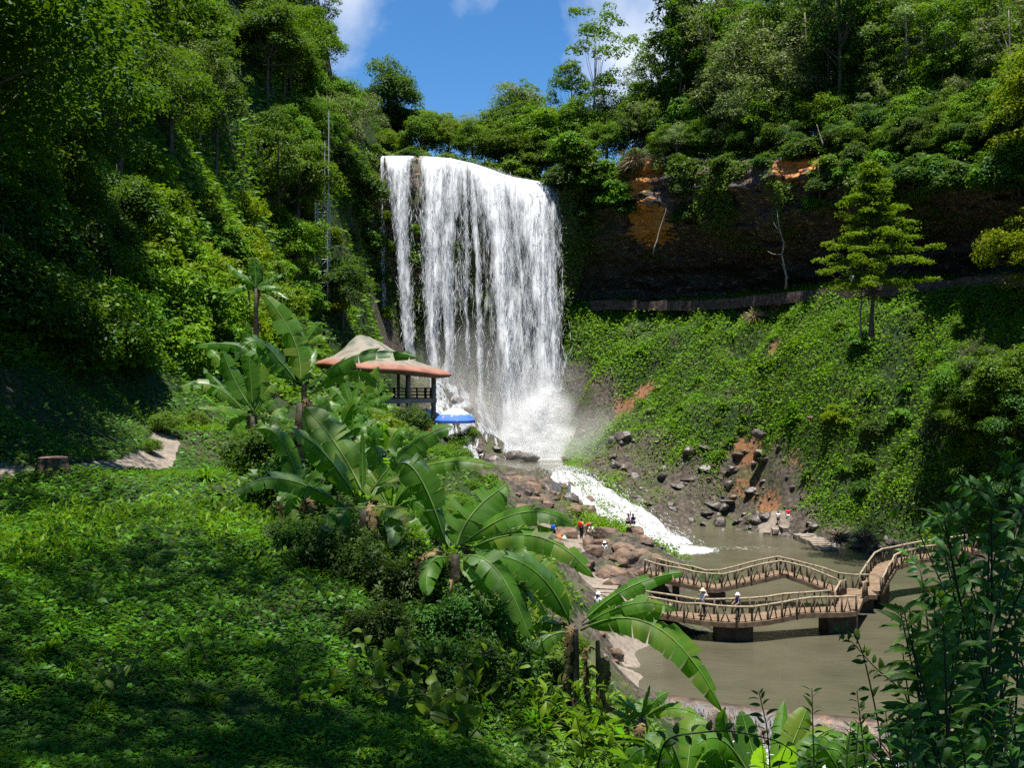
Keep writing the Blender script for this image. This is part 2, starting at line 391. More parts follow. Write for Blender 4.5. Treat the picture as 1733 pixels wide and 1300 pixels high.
for b in [2.5, 4.5, 7, 10, 14, 19, 25, 32, 45, 70, 120, 220, 450, 900, 2000]:
    x, y, z, uc, rise, nx, ny = station(U)
    zz = rim_z(U, b) + fbm(np.stack([x*0.1, y*0.1, np.full(len(x), b*0.1)], -1), 3, 41)*0.8
    rows.append(np.stack([x+nx*b, y+ny*b, zz], -1)); plat.append(np.ones(len(U)))
CL = np.array(rows); nrw, ncl = CL.shape[:2]
idx = np.arange(nrw*ncl).reshape(nrw, ncl)
q = np.stack([idx[:-1, :-1], idx[:-1, 1:], idx[1:, 1:], idx[1:, :-1]], -1).reshape(-1, 4)
x_, y_, z_ = CL[..., 0].ravel(), CL[..., 1].ravel(), CL[..., 2].ravel()
ORC = np.array([P(*c) for c in [(1082,300,144),(1095,370,143),(1095,395,143),(1345,268,122),(1365,275,121),(1300,395,126),(1130,400,140)]]); ORR = np.array([3.6,3.2,3.6,3.0,2.4,1.4,1.6])
orange = blob(x_, y_, z_, ORC, ORR)
fallm = np.exp(-(((x_+3)/16)**4)) * (y_ > 120)
m, nt, out = newmat('cliff_rock'); M_CLIFF = m
pv = posn(nt)
mp = N(nt, 'Mapping'); mp.inputs['Scale'].default_value = (1, 1, 2.5); nt.links.new(pv, mp.inputs[0])
n1 = noise(nt, 0.3, 6, pv, 0.65); n2 = noise(nt, 1.1, 6, mp.outputs[0], 0.7)
rk = ramp(nt, n2, [(0.25, (.012, .01, .009)), (0.45, (.05, .037, .031)), (0.62, (.11, .078, .064)), (0.82, (.22, .16, .13))])
mo = ramp(nt, n2, [(0.3, (.02, .045, .01)), (0.7, (.07, .12, .025))])
tan = ramp(nt, n2, [(0.3, (.06, .045, .03)), (0.7, (.17, .13, .085))])
wet = ramp(nt, n1, [(0.45, (0, 0, 0)), (0.58, (1, 1, 1))])
wetrock = mixc(nt, wet, mo, tan)
mg = math_(nt, 'MULTIPLY', attr(nt, 'fall'), ramp(nt, n2, [(0.25, (.45, .45, .45)), (0.6, (1, 1, 1))]))
c = mixc(nt, mg, rk, wetrock)
oc = ramp(nt, n2, [(0.25, (.20, .06, .016)), (0.55, (.52, .20, .04)), (0.8, (.62, .32, .12))])
ow = math_(nt, 'ADD', attr(nt, 'orange'), math_(nt, 'MULTIPLY', math_(nt, 'SUBTRACT', n2, 0.5), 3.2))
c = mixc(nt, ramp(nt, ow, [(0.35, (0, 0, 0)), (0.5, (1, 1, 1))]), c, oc)
c = mixc(nt, attr(nt, 'plat'), c, (.012, .022, .006))
principled(nt, out, c, 0.75, bump(nt, n2, 0.9, 0.4), 0.3)
cliff = ob('cliff_terrain', mk('cliff_terrain', CL.reshape(-1, 3), [q], M_CLIFF, {'orange': orange, 'fall': fallm, 'plat': np.concatenate(plat)}, True))
tag(cliff, kind='structure')
# ---------- WATER
def flakes(pos, axis, nrm, L, Wd, curl=0.12):
    """pointed patches: base, left, tip, right (slightly folded)"""
    axis = nrmz(axis); side = nrmz(np.cross(axis, nrm)); n = np.cross(side, axis)
    L = np.asarray(L)[:, None]; Wd = np.asarray(Wd)[:, None]
    a = pos - axis*L*0.5; b = pos + axis*L*0.5
    m_ = pos - axis*L*0.06
    l = m_ + side*Wd*0.5 + n*Wd*curl; r = m_ - side*Wd*0.5 + n*Wd*curl
    V = np.stack([a, r, b, l], 1).reshape(-1, 3)
    q = np.arange(len(pos)*4).reshape(-1, 4)
    return V, q
def white(name, col=(.70, .72, .74), trans=0.45, clear=0.0):
    m, nt, out = newmat(name)
    d = N(nt, 'BsdfDiffuse'); d.inputs[0].default_value = (*col, 1)
    t = N(nt, 'BsdfTranslucent'); t.inputs[0].default_value = (*col, 1)
    mx = N(nt, 'MixShader'); mx.inputs[0].default_value = trans
    nt.links.new(d.outputs[0], mx.inputs[1]); nt.links.new(t.outputs[0], mx.inputs[2])
    if clear:
        tp = N(nt, 'BsdfTransparent'); m2 = N(nt, 'MixShader'); m2.inputs[0].default_value = clear
        nt.links.new(mx.outputs[0], m2.inputs[1]); nt.links.new(tp.outputs[0], m2.inputs[2]); mx = m2
    nt.links.new(mx.outputs[0], out.inputs[0]); return m
M_WHITE = white('splashing_water', (.48, .49, .51)); M_FALL = white('falling_water', clear=0.42, col=(.66, .68, .70)); M_SPRAY = white('spray', (.7, .72, .74), clear=0.78)
# pool surface with foam weights
m, nt, out = newmat('murky_water'); M_WATER = m
pv = posn(nt)
mp = N(nt, 'Mapping'); mp.inputs['Scale'].default_value = (0.5, 1.6, 1); nt.links.new(pv, mp.inputs[0])
n1 = noise(nt, 1.3, 5, mp.outputs[0], 0.6); n2 = noise(nt, 0.25, 3, pv); n3 = noise(nt, 2.5, 5, pv, 0.7)
n4 = noise(nt, 7.0, 3, mp.outputs[0], 0.6)
wc = ramp(nt, n2, [(0.3, (.058, .054, .033)), (0.7, (.086, .080, .051))])
fo = math_(nt, 'ADD', attr(nt, 'foam'), math_(nt, 'MULTIPLY', math_(nt, 'SUBTRACT', n3, 0.5), 1.5))
ff = ramp(nt, fo, [(0.42, (0, 0, 0)), (0.62, (1, 1, 1))])
c = mixc(nt, ff, wc, (.36, .37, .37))
b = principled(nt, out, c, 0.12, bump(nt, math_(nt, 'MULTIPLY_ADD', n4, 0.5), 0.25, 0.08), 0.5)
bm = [n for n in nt.nodes if n.type == 'BUMP'][0]
nt.links.new(math_(nt, 'ADD', n1, math_(nt, 'MULTIPLY', n4, 0.35)), bm.inputs['Height']); bm.inputs['Strength'].default_value = 0.9
rr = ramp(nt, ff, [(0, (.16, .16, .16)), (1, (.8, .8, .8))]); nt.links.new(rr, b.inputs['Roughness'])
WEIR = np.array([(5.5, 51.5), (7.3, 49.6), (11, 47.8), (16, 45.9), (19.5, 44.8), (23, 44), (30, 42.5), (40, 40.5)])
def weir_y(x): return np.interp(x, WEIR[:, 0], WEIR[:, 1])
FOOTC = np.array([P(*c)[:2] for c in [(1090,925,96),(1125,934,94.6),(1155,936,94.2)]])
def pool_mesh(name, xs, ys_fn, ny, z, foamf):
    X = np.linspace(*xs); t = np.linspace(0, 1, ny)
    y0, y1 = ys_fn(X)
    Y = y0[None]*(1-t[:, None]) + y1[None]*t[:, None]; XX = np.broadcast_to(X, Y.shape)
    V = np.stack([XX, Y, np.full(Y.shape, z)], -1)
    idx = np.arange(Y.size).reshape(Y.shape)
    q = np.stack([idx[:-1, :-1], idx[:-1, 1:], idx[1:, 1:], idx[1:, :-1]], -1).reshape(-1, 4)
    o = ob(name, mk(name, V.reshape(-1, 3), [q], M_WATER, {'foam': foamf(XX, Y).ravel()}, True))
    return tag(o, kind='structure')
def foam_pool(X, Y):
    f = np.zeros(X.shape)
    for (cx_, cy_), r in zip(FOOTC, (3.4, 3.6, 3.2)):
        f = np.maximum(f, 1.45 - np.hypot((X-cx_), (Y-cy_)*1.2)/r)
    # foam drifting along the far bank
    e = P(1330, 925, 96); f = np.maximum(f, 0.42 - np.hypot((X-P(1240,925,96)[0])/9, (Y-95)/3.5)*0.35)
    return np.clip(f, -0.4, 1.2)
pool_mesh('river_pool', (5.0, 70, 120), lambda X: (weir_y(X)+0.15, np.full(X.shape, 120.0)), 120, POOL, foam_pool)
def foam_up(X, Y):
    f = 1.3 - np.hypot((X-5), (Y-144)*0.9)/11
    return np.clip(np.maximum(f, 0.55-np.abs(Y-127)*0.14-np.abs(X-6)*0.05), -0.4, 1.2)
pool_mesh('upper_pool', (-12, 9.6, 60), lambda X: (np.full(X.shape, 113.0), np.full(X.shape, 150.0)), 60, UPOOL, foam_up)
pool_mesh('lower_stream', (4, 60, 90), lambda X: (np.full(X.shape, 24.0), weir_y(X)-0.1), 50, LOW, lambda X, Y: np.clip(1.15 - (weir_y(X)-Y)/5.5, 0.30, 1.1))
# --- the big fall: streams as (row, column, width) tracks
TRK = [ # weight, soft, track
 (0.25, [(264,647,4),(420,648,4),(560,650,5)]),
 (2.6, [(262,673,40),(330,680,22),(450,683,18),(520,688,17),(600,693,15),(650,694,22)]),
 (0.5, [(264,656,8),(330,664,8),(420,676,8)]),
 (4.6, [(263,738,36),(320,738,36),(400,735,30),(450,733,24),(520,732,20),(600,734,14),(660,734,16)]),
 (2.6, [(266,770,18),(320,768,26),(400,760,24),(450,757,20),(530,758,17),(600,761,14),(660,752,26)]),
 (0.5, [(300,785,10),(400,790,7),(520,789,6),(620,792,5)]),
 (1.0, [(275,798,8),(340,802,9),(450,808,10),(530,810,9),(640,813,9),(700,815,12)]),
 (6.2, [(280,822,52),(320,835,44),(380,845,34),(450,851,28),(530,855,28),(600,863,27),(700,866,28),(740,868,36)]),
 (0.9, [(300,858,10),(380,872,10),(450,880,9),(530,891,9),(600,894,9),(700,896,14)]),
 (8.0, [(308,898,54),(350,906,54),(400,912,50),(450,917,46),(530,925,38),(600,926,42),(700,928,46),(740,930,60)]),
 (0.7, [(290,740,60),(520,760,90)]),
 (1.1, [(300,850,120),(700,880,130)]),
]
def lip_d(px): return np.interp(px, ST[:, 0], ST[:, 1])
def fall_pts(px, py, spread):
    y0 = np.interp(px, ST[:, 0], ST[:, 2])
    t = np.clip((py-y0)/470.0, 0, 1.1)
    d = lip_d(px) - 0.2 - 4.0*np.sqrt(t) - spread
    return np.stack([(px-CX)/F*d, d, (CY-py)/F*d], -1), t
fl = MB()
wts = np.array([t[0] for t in TRK]); 
tot = 30000
for wgt, trk in TRK:
    n = int(tot*wgt/wts.sum()); trk = np.array(trk, float)
    # rows favour the top a little; clumps through noise rejection
    py = rng.uniform(trk[0, 0]+14, trk[-1, 0]+20, n*3)
    cxp = np.interp(py, trk[:, 0], trk[:, 1]); wd = np.interp(py, trk[:, 0], trk[:, 2])
    o = np.clip(rng.normal(0, 0.34, n*3), -0.75, 0.75)
    px = cxp + o*wd
    t0 = (py-trk[0, 0])/(trk[-1, 0]-trk[0, 0]+1)
    nz = fbm(np.stack([px*0.16, (py-np.abs(o)*40)*0.022, np.zeros(len(px))], -1), 3, 7)
    keep = (nz > -0.30 + 0.35*rng.random(len(px))*(0.3+t0) - 0.35*(t0 < 0.12))
    px, py, t0 = px[keep][:n], py[keep][:n], t0[keep][:n]
    p, t = fall_pts(px, py, rng.normal(0, 0.35, len(px)))
    ax = np.stack([rng.normal(0, .04, len(px)), rng.normal(0, .07, len(px)), np.full(len(px), -1.)], -1)
    nr_ = nrmz(np.stack([rng.normal(0, .7, len(px)), rng.normal(-.6, .5, len(px)), rng.uniform(0.0, 1.3, len(px))], -1))
    ax = nrmz(ax - 0.75*nr_*np.sum(ax*nr_, -1, keepdims=True))
    L = rng.uniform(.4, 2.0, len(px))*(1.4-0.4*t); Wd = rng.uniform(.035, .13, len(px))*(0.8+0.8*t)
    V, q = flakes(p, ax, nr_, L, Wd); fl.add(V, [q], 0, 0.5)
# soft veils of water: several sheets per stream, torn into streaks by the material
m, nt, out = newmat('water_veil'); M_VEIL = m
pv = posn(nt); seed = attr(nt, 'rnd'); ed_ = attr(nt, 'edge'); bi_ = attr(nt, 'bias')
cx = N(nt, 'CombineXYZ'); nt.links.new(math_(nt, 'MULTIPLY', seed, 37.0), cx.inputs[0]); nt.links.new(math_(nt, 'MULTIPLY', seed, 91.0), cx.inputs[2])
va = N(nt, 'VectorMath', operation='ADD'); nt.links.new(pv, va.inputs[0]); nt.links.new(cx.outputs[0], va.inputs[1])
m1 = N(nt, 'Mapping'); m1.inputs['Scale'].default_value = (2.4, .4, .11); nt.links.new(va.outputs[0], m1.inputs[0])
m2 = N(nt, 'Mapping'); m2.inputs['Scale'].default_value = (.9, .3, .28); nt.links.new(va.outputs[0], m2.inputs[0])
m3 = N(nt, 'Mapping'); m3.inputs['Scale'].default_value = (4.5, 1, 1.3); nt.links.new(va.outputs[0], m3.inputs[0])
a_ = math_(nt, 'MULTIPLY', noise(nt, 1.0, 4, m1.outputs[0], .6), .55); b_ = math_(nt, 'MULTIPLY', noise(nt, 1.0, 3, m2.outputs[0], .5), .5); c_ = math_(nt, 'MULTIPLY', noise(nt, 1.0, 3, m3.outputs[0], .6), .22)
al = math_(nt, 'ADD', math_(nt, 'ADD', a_, b_), c_)
al = math_(nt, 'SUBTRACT', math_(nt, 'ADD', al, bi_), math_(nt, 'MULTIPLY', math_(nt, 'POWER', ed_, 2.0), .34))
fa = ramp(nt, al, [(.45, (0, 0, 0)), (.58, (.30, .30, .30)), (.72, (.85, .85, .85))])
d = N(nt, 'BsdfDiffuse'); d.inputs[0].default_value = (.66, .68, .70, 1); t = N(nt, 'BsdfTranslucent'); t.inputs[0].default_value = (.66, .68, .70, 1)
nn_ = N(nt, 'CombineXYZ'); nn_.inputs[0].default_value = .1; nn_.inputs[1].default_value = -.62; nn_.inputs[2].default_value = .78
nt.links.new(nn_.outputs[0], d.inputs['Normal'])
mx = N(nt, 'MixShader'); mx.inputs[0].default_value = .22; nt.links.new(d.outputs[0], mx.inputs[1]); nt.links.new(t.outputs[0], mx.inputs[2])
tp = N(nt, 'BsdfTransparent'); m4 = N(nt, 'MixShader'); nt.links.new(fa, m4.inputs[0]); nt.links.new(tp.outputs[0], m4.inputs[1]); nt.links.new(mx.outputs[0], m4.inputs[2]); nt.links.new(m4.outputs[0], out.inputs[0])
SV = []; SQ = []; SA = []; SE = []; SB = []; n0 = 0
BIAS = [-.10, .0, -.10, .04, .0, -.10, -.03, .06, -.05, .05, -.13, -.12]
for (wgt, trk), bs in zip(TRK, BIAS):
    trk = np.array(trk, float)
    for cp in range(3):
        nv, nh = 9, 70; v = np.linspace(-1, 1, nv); py = np.linspace(trk[0, 0]-2, trk[-1, 0]+26, nh)
        g = (py-py[0])/(py[-1]-py[0]); wv = fbm(np.stack([py*.02, py*0+cp, py*0+wgt], -1), 3, 61)
        cxp = np.interp(py, trk[:, 0], trk[:, 1])+wv*2.5; wd = np.interp(py, trk[:, 0], trk[:, 2])*(.78+.25*cp/2)
        px = cxp[:, None]+v[None]*wd[:, None]*.74; PY = np.broadcast_to(py[:, None], px.shape)
        p, t = fall_pts(px, PY, .45*cp-.3+.25*np.cos(v*2+cp)[None]); 
        p0_ = np.interp(px[0], ST[:, 0], ST[:, 2])
        if trk[0, 0] < 312: PY = PY + (p0_-trk[0, 0])[None]*np.clip(1-g*2.2, 0, 1)[:, None]**1.5; p, t = fall_pts(px, PY, .45*cp-.3+.25*np.cos(v*2+cp)[None]); p[0, :, 1] += 1.8; p[0, :, 2] += .12; p[1, :, 1] += .5
        idx = np.arange(nv*nh).reshape(nh, nv); SQ.append(np.stack([idx[:-1, :-1], idx[:-1, 1:], idx[1:, 1:], idx[1:, :-1]], -1).reshape(-1, 4)+n0); n0 += nv*nh
        SV.append(p.reshape(-1, 3)); SE.append(np.broadcast_to(np.abs(v), px.shape).ravel())
        bb = bs + .22*np.exp(-g*9) + (.07*g if trk[-1, 0] >= 600 else 0) - .22*np.clip((g-.82)/.18, 0, 1)*(trk[-1, 0] < 690) - (.05*cp)
        SB.append(np.broadcast_to(bb[:, None], px.shape).ravel()); SA.append(np.full(nv*nh, rng.random()))
veil = mk('veil', np.concatenate(SV), [np.concatenate(SQ)], M_VEIL, {'rnd': np.concatenate(SA), 'edge': np.concatenate(SE), 'bias': np.concatenate(SB)}, True)
# smooth tongues over the lip
for (a, b_, n) in ((655, 694, 40), (719, 757, 160), (760, 780, 40), (793, 850, 200), (851, 862, 16), (866, 924, 50)):
    for _ in range(n):
        px = rng.uniform(a, b_); y0 = np.interp(px, ST[:, 0], ST[:, 2])-1
        ln = rng.uniform(15, 75); k = 6
        ys = y0 + np.linspace(0, 1, k)*ln; pxs = px + (px-800)*0.00035*np.linspace(0, 1, k)*ln + np.cumsum(rng.normal(0, .25, k))
        p, t = fall_pts(pxs, ys, rng.uniform(-.1, .25)); p[0, 1] += 1.6; p[0, 2] += 0.1; p[1, 1] += 0.25
        w_ = rng.uniform(.05, .16)*np.array([1, 1, .9, .8, .55, .1]); s = nrmz(np.array([1, rng.normal(0, .5), 0]))
        V = np.concatenate([p-s*w_[:, None], p+s*w_[:, None]])
        fl.add(V, [np.array([(i, i+1, i+1+k, i+k) for i in range(k-1)])], 1, 0.6)
# spray boiling up at the foot
for n, sl, sw, mi_, sp in ((500, .22, .12, 2, .6), (1500, 1.5, 1.0, 2, .7)):
    g = np.clip(rng.exponential(.26, n), 0, 1.2); py = 778-g*125
    c0 = np.interp(g, [0, .3, .6, 1], [912, 905, 912, 925]); hw = np.interp(g, [0, .3, .6, 1], [64, 50, 40, 30])
    px = c0+rng.normal(0, .46*sp**.5, n)*hw; d = 141-3*(1-g)+rng.normal(0, 1.2, n)
    p = np.stack([(px-CX)/F*d, d, (CY-py)/F*d], -1); p[:, 2] = np.maximum(p[:, 2], UPOOL+.05)
    nr_ = nrmz(np.stack([rng.normal(0, .7, n), rng.normal(-.5, .6, n), rng.uniform(.1, 1.2, n)], -1)); ax = nrmz(np.cross(nr_, rng.normal(size=(n, 3))))
    k = g < np.where(mi_ == 1, .55, 1.0)+0*g; p, ax, nr_ = p[k], ax[k], nr_[k]; n = len(p)
    V, q = flakes(p, ax, nr_, sl*rng.uniform(.6, 1.7, n), sw*rng.uniform(.6, 1.6, n)); fl.add(V, [q], mi_, 0.5)
# water running down the broken rocks left of the foot
n = 15000
px = rng.uniform(730, 862, n); d = rng.uniform(131, 142.5, n); x = (px-CX)/F*d
z = surf(x, d)[0]; py = CY - z/d*F
st_ = fbm(np.stack([x*1.5 + d*0.25, d*0.22, z*0.1], -1), 3, 77)
k = (z > UPOOL-0.2) & (z < 1.5) & (st_ > -0.04+0.3*rng.random(n)-0.2*(px < 790)*(z > -5)); x, d, z = x[k], d[k], z[k]; n = len(x)
e = 0.4; gx_ = (surf(x+e, d)[0]-z)/e; gy_ = (surf(x, d+e)[0]-z)/e
nn = nrmz(np.stack([-gx_, -gy_, np.ones(n)], -1)); dn = np.stack([-gx_, -gy_, -(gx_**2+gy_**2)], -1)
ax = nrmz(dn + rng.normal(0, .12, (n, 3))); nr_ = nrmz(nn+rng.normal(0, .35, (n, 3)))
V, q = flakes(np.stack([x, d, z], -1)+nn*rng.uniform(.05, .35, n)[:, None], ax, nr_, rng.uniform(.5, 1.5, n), rng.uniform(.1, .32, n)); fl.add(V, [q], 0, 0.5)
fall = ob('waterfall', fl.mesh('waterfall', [M_FALL, M_WHITE, M_SPRAY])); ob('veil', veil, fall)
tag(fall, 'tall white waterfall dropping in many streams from the forested cliff lip', kind='structure')
# --- the lower cascade, a chute between the rocks
CS = np.array([P(*c) for c in [(950,803,113.5),(962,807,112),(992,832,108.5),(1022,862,104),(1056,890,100),(1086,912,97),(1112,930,95),(1132,939,93.4)]])
CW = np.array([1.8, 2.9, 4.0, 4.7, 4.9, 5.0, 4.8, 4.2])
CS[:, 2] = np.minimum(CS[:, 2], UPOOL+0.05); CS[-1, 2] = POOL-.75; CS[-2, 2] = POOL-.1
s = np.linspace(0, 1, 90); sk = np.linspace(0, 1, len(CS)); v = np.linspace(-1, 1, 26)
cl = np.stack([np.interp(s, sk, CS[:, i]) for i in range(3)], -1); cw = np.interp(s, sk, CW)
tan_ = nrmz(np.gradient(cl, axis=0)[:, :2]); sd = np.stack([tan_[:, 1], -tan_[:, 0]], -1)
S_, V_ = np.meshgrid(s, v, indexing='ij')
edge = 1 + 0.22*fbm(np.stack([S_*9, np.sign(V_)*5, S_*0], -1), 3, 31)
X = cl[:, None, 0]+sd[:, None, 0]*V_*cw[:, None]*edge; Y = cl[:, None, 1]+sd[:, None, 1]*V_*cw[:, None]*edge
gzc = surf(X, Y)[0]
Zc = cl[:, None, 2] + 0.55*(1-V_**2) + 0.45*fbm(np.stack([X*0.9, Y*0.5, S_*4], -1), 4, 33) - 0.25*V_**4
Zc = np.maximum(Zc, np.where(np.abs(V_) < 0.75, gzc+0.25, -99)); Zc = np.where(np.abs(V_) > 0.97, Zc-0.9, Zc)
idx = np.arange(S_.size).reshape(S_.shape); q = np.stack([idx[:-1, :-1], idx[:-1, 1:], idx[1:, 1:], idx[1:, :-1]], -1).reshape(-1, 4)
m, nt, out = newmat('white_cascade'); M_CASC = m
pv = posn(nt); mp = N(nt, 'Mapping'); mp.inputs['Scale'].default_value = (1.4, .35, .35); mp.inputs['Rotation'].default_value = (0, 0, -0.5); nt.links.new(pv, mp.inputs[0])
n1 = noise(nt, 1.5, 6, mp.outputs[0], 0.7)
c = ramp(nt, n1, [(0.32, (.10, .094, .07)), (0.41, (.30, .30, .295)), (0.60, (.50, .505, .51))])
principled(nt, out, c, 0.6, bump(nt, n1, 0.8, 0.35), 0.3)
cb = MB(); cb.add(np.stack([X, Y, Zc], -1), [q], 0, .5)
n = 2600
si = rng.random(n); vi = np.clip(rng.normal(0, .6, n), -1.15, 1.15); fi = si*89; i0 = np.clip(fi.astype(int), 0, 88)
bc = cl[i0]+(cl[i0+1]-cl[i0])*(fi-i0)[:, None]; p = bc.copy(); p[:, :2] += sd[i0]*(vi*cw[i0])[:, None]
p[:, 2] = bc[:, 2] + .55*(1-np.clip(vi, -1, 1)**2) + rng.uniform(0.0, .55, n)
nr_ = nrmz(np.stack([rng.normal(0, .5, n), rng.normal(-.4, .5, n), rng.uniform(.4, 1.2, n)], -1)); ax = nrmz(nrmz(np.gradient(cl, axis=0))[i0]+rng.normal(0, .35, (n, 3)))
V, q2 = flakes(p, ax, nr_, rng.uniform(.15, .6, n), rng.uniform(.03, .10, n)); cb.add(V, [q2], 1, .5)
casc = ob('cascade', cb.mesh('cascade', [M_CASC, M_WHITE], True))
tag(casc, 'short foaming white cascade sliding between boulders from the upper pool to the brown pool', kind='structure')
# thin trickles down the dark boulders left of the chute
tr = MB()
for a, b_, n in ((934, 940, 260), (962, 966, 140), (946, 950, 60)):
    px = rng.uniform(a, b_, n); t = rng.random(n); py = 818+t*rng.uniform(30, 42, n); px = px + t*(7 if a == 934 else -3)
    d = 102.5 - t*3.0 + (0 if a == 934 else 1); x = (px-CX)/F*d; z = (CY-py)/F*d
    z = np.maximum(z, surf(x, d)[0]+.1)
    V, q = flakes(np.stack([x, d-.1, z], -1), np.tile([0.1, 0, -1.], (n, 1)), nrmz(np.stack([rng.normal(0, .5, n), np.full(n, -1), rng.uniform(0, 1, n)], -1)), rng.uniform(.3, .9, n), rng.uniform(.04, .12, n)); tr.add(V, [q])
tag(ob('trickle_water', tr.mesh('trickle_water', M_WHITE)), kind='structure')
# --- weir at the lower end of the pool
m, nt, out = newmat('weir_stone'); M_WEIR = m
n1 = noise(nt, 1.5, 5, posn(nt), .65); principled(nt, out, ramp(nt, n1, [(.3, (.02, .017, .014)), (.55, (.09, .06, .04)), (.75, (.26, .15, .08))]), .55, bump(nt, n1, .8, .2), .5)
wb = MB(); xs = np.linspace(5.2, 40, 140)
prof = [(0.9, POOL-1.2), (0.75, POOL+.06), (0.1, POOL+.09), (-0.35, POOL-.1), (-0.75, POOL-1.0), (-1.1, LOW-.6)]
Vw = []
for o_, z in prof:
    yy = weir_y(xs)+o_+0.12*fbm(np.stack([xs*1.2, np.full(140, o_), np.full(140, z)], -1), 3, 51)
    Vw.append(np.stack([xs, yy, np.full(140, z)+0.10*fbm(np.stack([xs*.8, np.full(140, z), np.zeros(140)], -1), 3, 52)], -1))
idx = np.arange(140*len(prof)).reshape(len(prof), 140)
q = np.stack([idx[:-1, :-1], idx[1:, :-1], idx[1:, 1:], idx[:-1, 1:]], -1).reshape(-1, 4)
wb.add(np.concatenate(Vw), [q[:, ::-1]])
tag(ob('weir', wb.mesh('weir', M_WEIR, True)), 'low dark stone weir with water spilling over it below the brown pool', 'weir')
ws = MB(); n = 5200
x = rng.uniform(6.5, 40, n); g = fbm(np.stack([x*1.1, x*0, x*0], -1), 3, 53); k = g > -0.12+.3*rng.random(n); x = x[k]; n = len(x)
t = rng.random(n); y = weir_y(x)-.3-.75*t; z = POOL+.06-1.4*t**1.2
V, q = flakes(np.stack([x, y-.12, z], -1), np.stack([rng.normal(0, .05, n), np.full(n, -.3), np.full(n, -1.)], -1), nrmz(np.stack([rng.normal(0, .4, n), np.full(n, -1.), rng.uniform(0, .9, n)], -1)), rng.uniform(.15, .55, n), rng.uniform(.02, .06, n)); ws.add(V, [q])
n = 5000; x = rng.uniform(6, 40, n); y = weir_y(x)-1-np.abs(rng.normal(0, 1.0, n)); nr_ = nrmz(np.stack([rng.normal(0, .5, n), rng.normal(0, .5, n), np.ones(n)], -1))
V, q = flakes(np.stack([x, y, LOW+np.abs(rng.normal(0, .14, n))], -1), rng.normal(size=(n, 3))*[1, 1, .2], nr_, rng.uniform(.1, .35, n), rng.uniform(.05, .16, n)); ws.add(V, [q])
tag(ob('weir_water', ws.mesh('weir_water', M_WHITE)), kind='structure')

# --- mist where the water lands: closed volumes of fine spray
def mist(name, c, r, dens, seed, label, nz=.8):
    b = bmesh_ico(3); V = b[0]*(1+.18*fbm(b[0]*1.6+seed, 3, seed))[:, None]
    o = ob(name, mk(name, V, [b[1]], None, None, True)); o.location = tuple(map(float, c)); o.scale = r
    m, nt, out = newmat('mist_'+str(seed)); vp = N(nt, 'VolumePrincipled'); vp.inputs['Color'].default_value = (1, 1, 1, 1); vp.inputs['Anisotropy'].default_value = .25
    co_ = coord(nt); ln = N(nt, 'VectorMath', operation='LENGTH'); nt.links.new(co_, ln.inputs[0])
    n1 = noise(nt, 2.2, 3, co_, .6)
    f = math_(nt, 'SUBTRACT', 1.0, math_(nt, 'ADD', ln.outputs['Value'], math_(nt, 'MULTIPLY', math_(nt, 'SUBTRACT', n1, .5), nz)), True)
    nt.links.new(math_(nt, 'MULTIPLY', math_(nt, 'POWER', f, 1.7), dens), vp.inputs['Density']); nt.links.new(vp.outputs[0], out.inputs['Volume'])
    o.data.materials.append(m); return tag(o, label, kind='stuff')
def bmesh_ico(k):
    import bmesh as bm_
    b = bm_.new(); bm_.ops.create_icosphere(b, subdivisions=k, radius=1.0); b.verts.ensure_lookup_table(); V = np.array([v.co[:] for v in b.verts]); Fc = np.array([[v.index for v in f.verts] for f in b.faces]); b.free(); return V, Fc
mist('mist', P(912, 768, 139.5), (9.2, 5.8, 5.0), 2.8, 3, None, 1.0)
mist('mist', P(912, 735, 140), (6.8, 4.6, 7.4), 1.3, 7, None, 1.2)
mist('mist', P(915, 715, 141), (10, 5.0, 11), .22, 8, None, 1.0)
mist('mist', P(800, 715, 139.0), (6.0, 3.5, 5.5), .28, 4, None)
mist('mist', P(1010, 770, 131), (13, 9, 8.0), .11, 5, None)
mist('mist', P(800, 660, 141), (13, 3.4, 12.0), .16, 6, None)
# ---------- FOLIAGE
GREENS = {
 'dark':  leafmat('leaf_dark', (.009, .028, .006), (.038, .088, .015), .30, gloss=.05),
 'mid':   leafmat('leaf_mid', (.022, .062, .009), (.088, .175, .024), .34, gloss=.05),
 'light': leafmat('leaf_light', (.04, .085, .012), (.12, .20, .03), .38, gloss=.04),
 'olive': leafmat('leaf_olive', (.06, .08, .032), (.19, .22, .115), .30, gloss=.05),
 'yellow': leafmat('leaf_yellow', (.055, .085, .008), (.17, .20, .02), .40, gloss=.03),
 'lime': leafmat('leaf_lime', (.03, .075, .008), (.11, .19, .016), .40, gloss=.03),
 'grass': leafmat('grass_blade', (.025, .075, .008), (.10, .22, .02), .40, gloss=.04),
 'dry':   leafmat('dry_twig', (.10, .075, .05), (.26, .21, .15), .2, (.2, .15, .08), gloss=.02),
}
M_BARK = plainmat('bark', (.035, .026, .018), (.14, .115, .085), 6, .9, .6)
M_PALEBARK = plainmat('pale_bark', (.10, .085, .065), (.30, .26, .21), 5, .9, .5)
def leafquads(pos, out_dir, rs, L, W, up=0.55, jit=0.55, droop=0.25):
    n = len(pos)
    nrm = nrmz(out_dir*(1-up) + np.array([0, 0, up]) + rs.normal(0, jit, (n, 3))*0.6)
    ax = rs.normal(size=(n, 3)); ax = nrmz(out_dir*0.8 + ax - np.array([0, 0, droop])); ax = nrmz(ax - nrm*np.sum(ax*nrm, -1, keepdims=True))
    return flakes(pos, ax, nrm, L, W, 0.10)
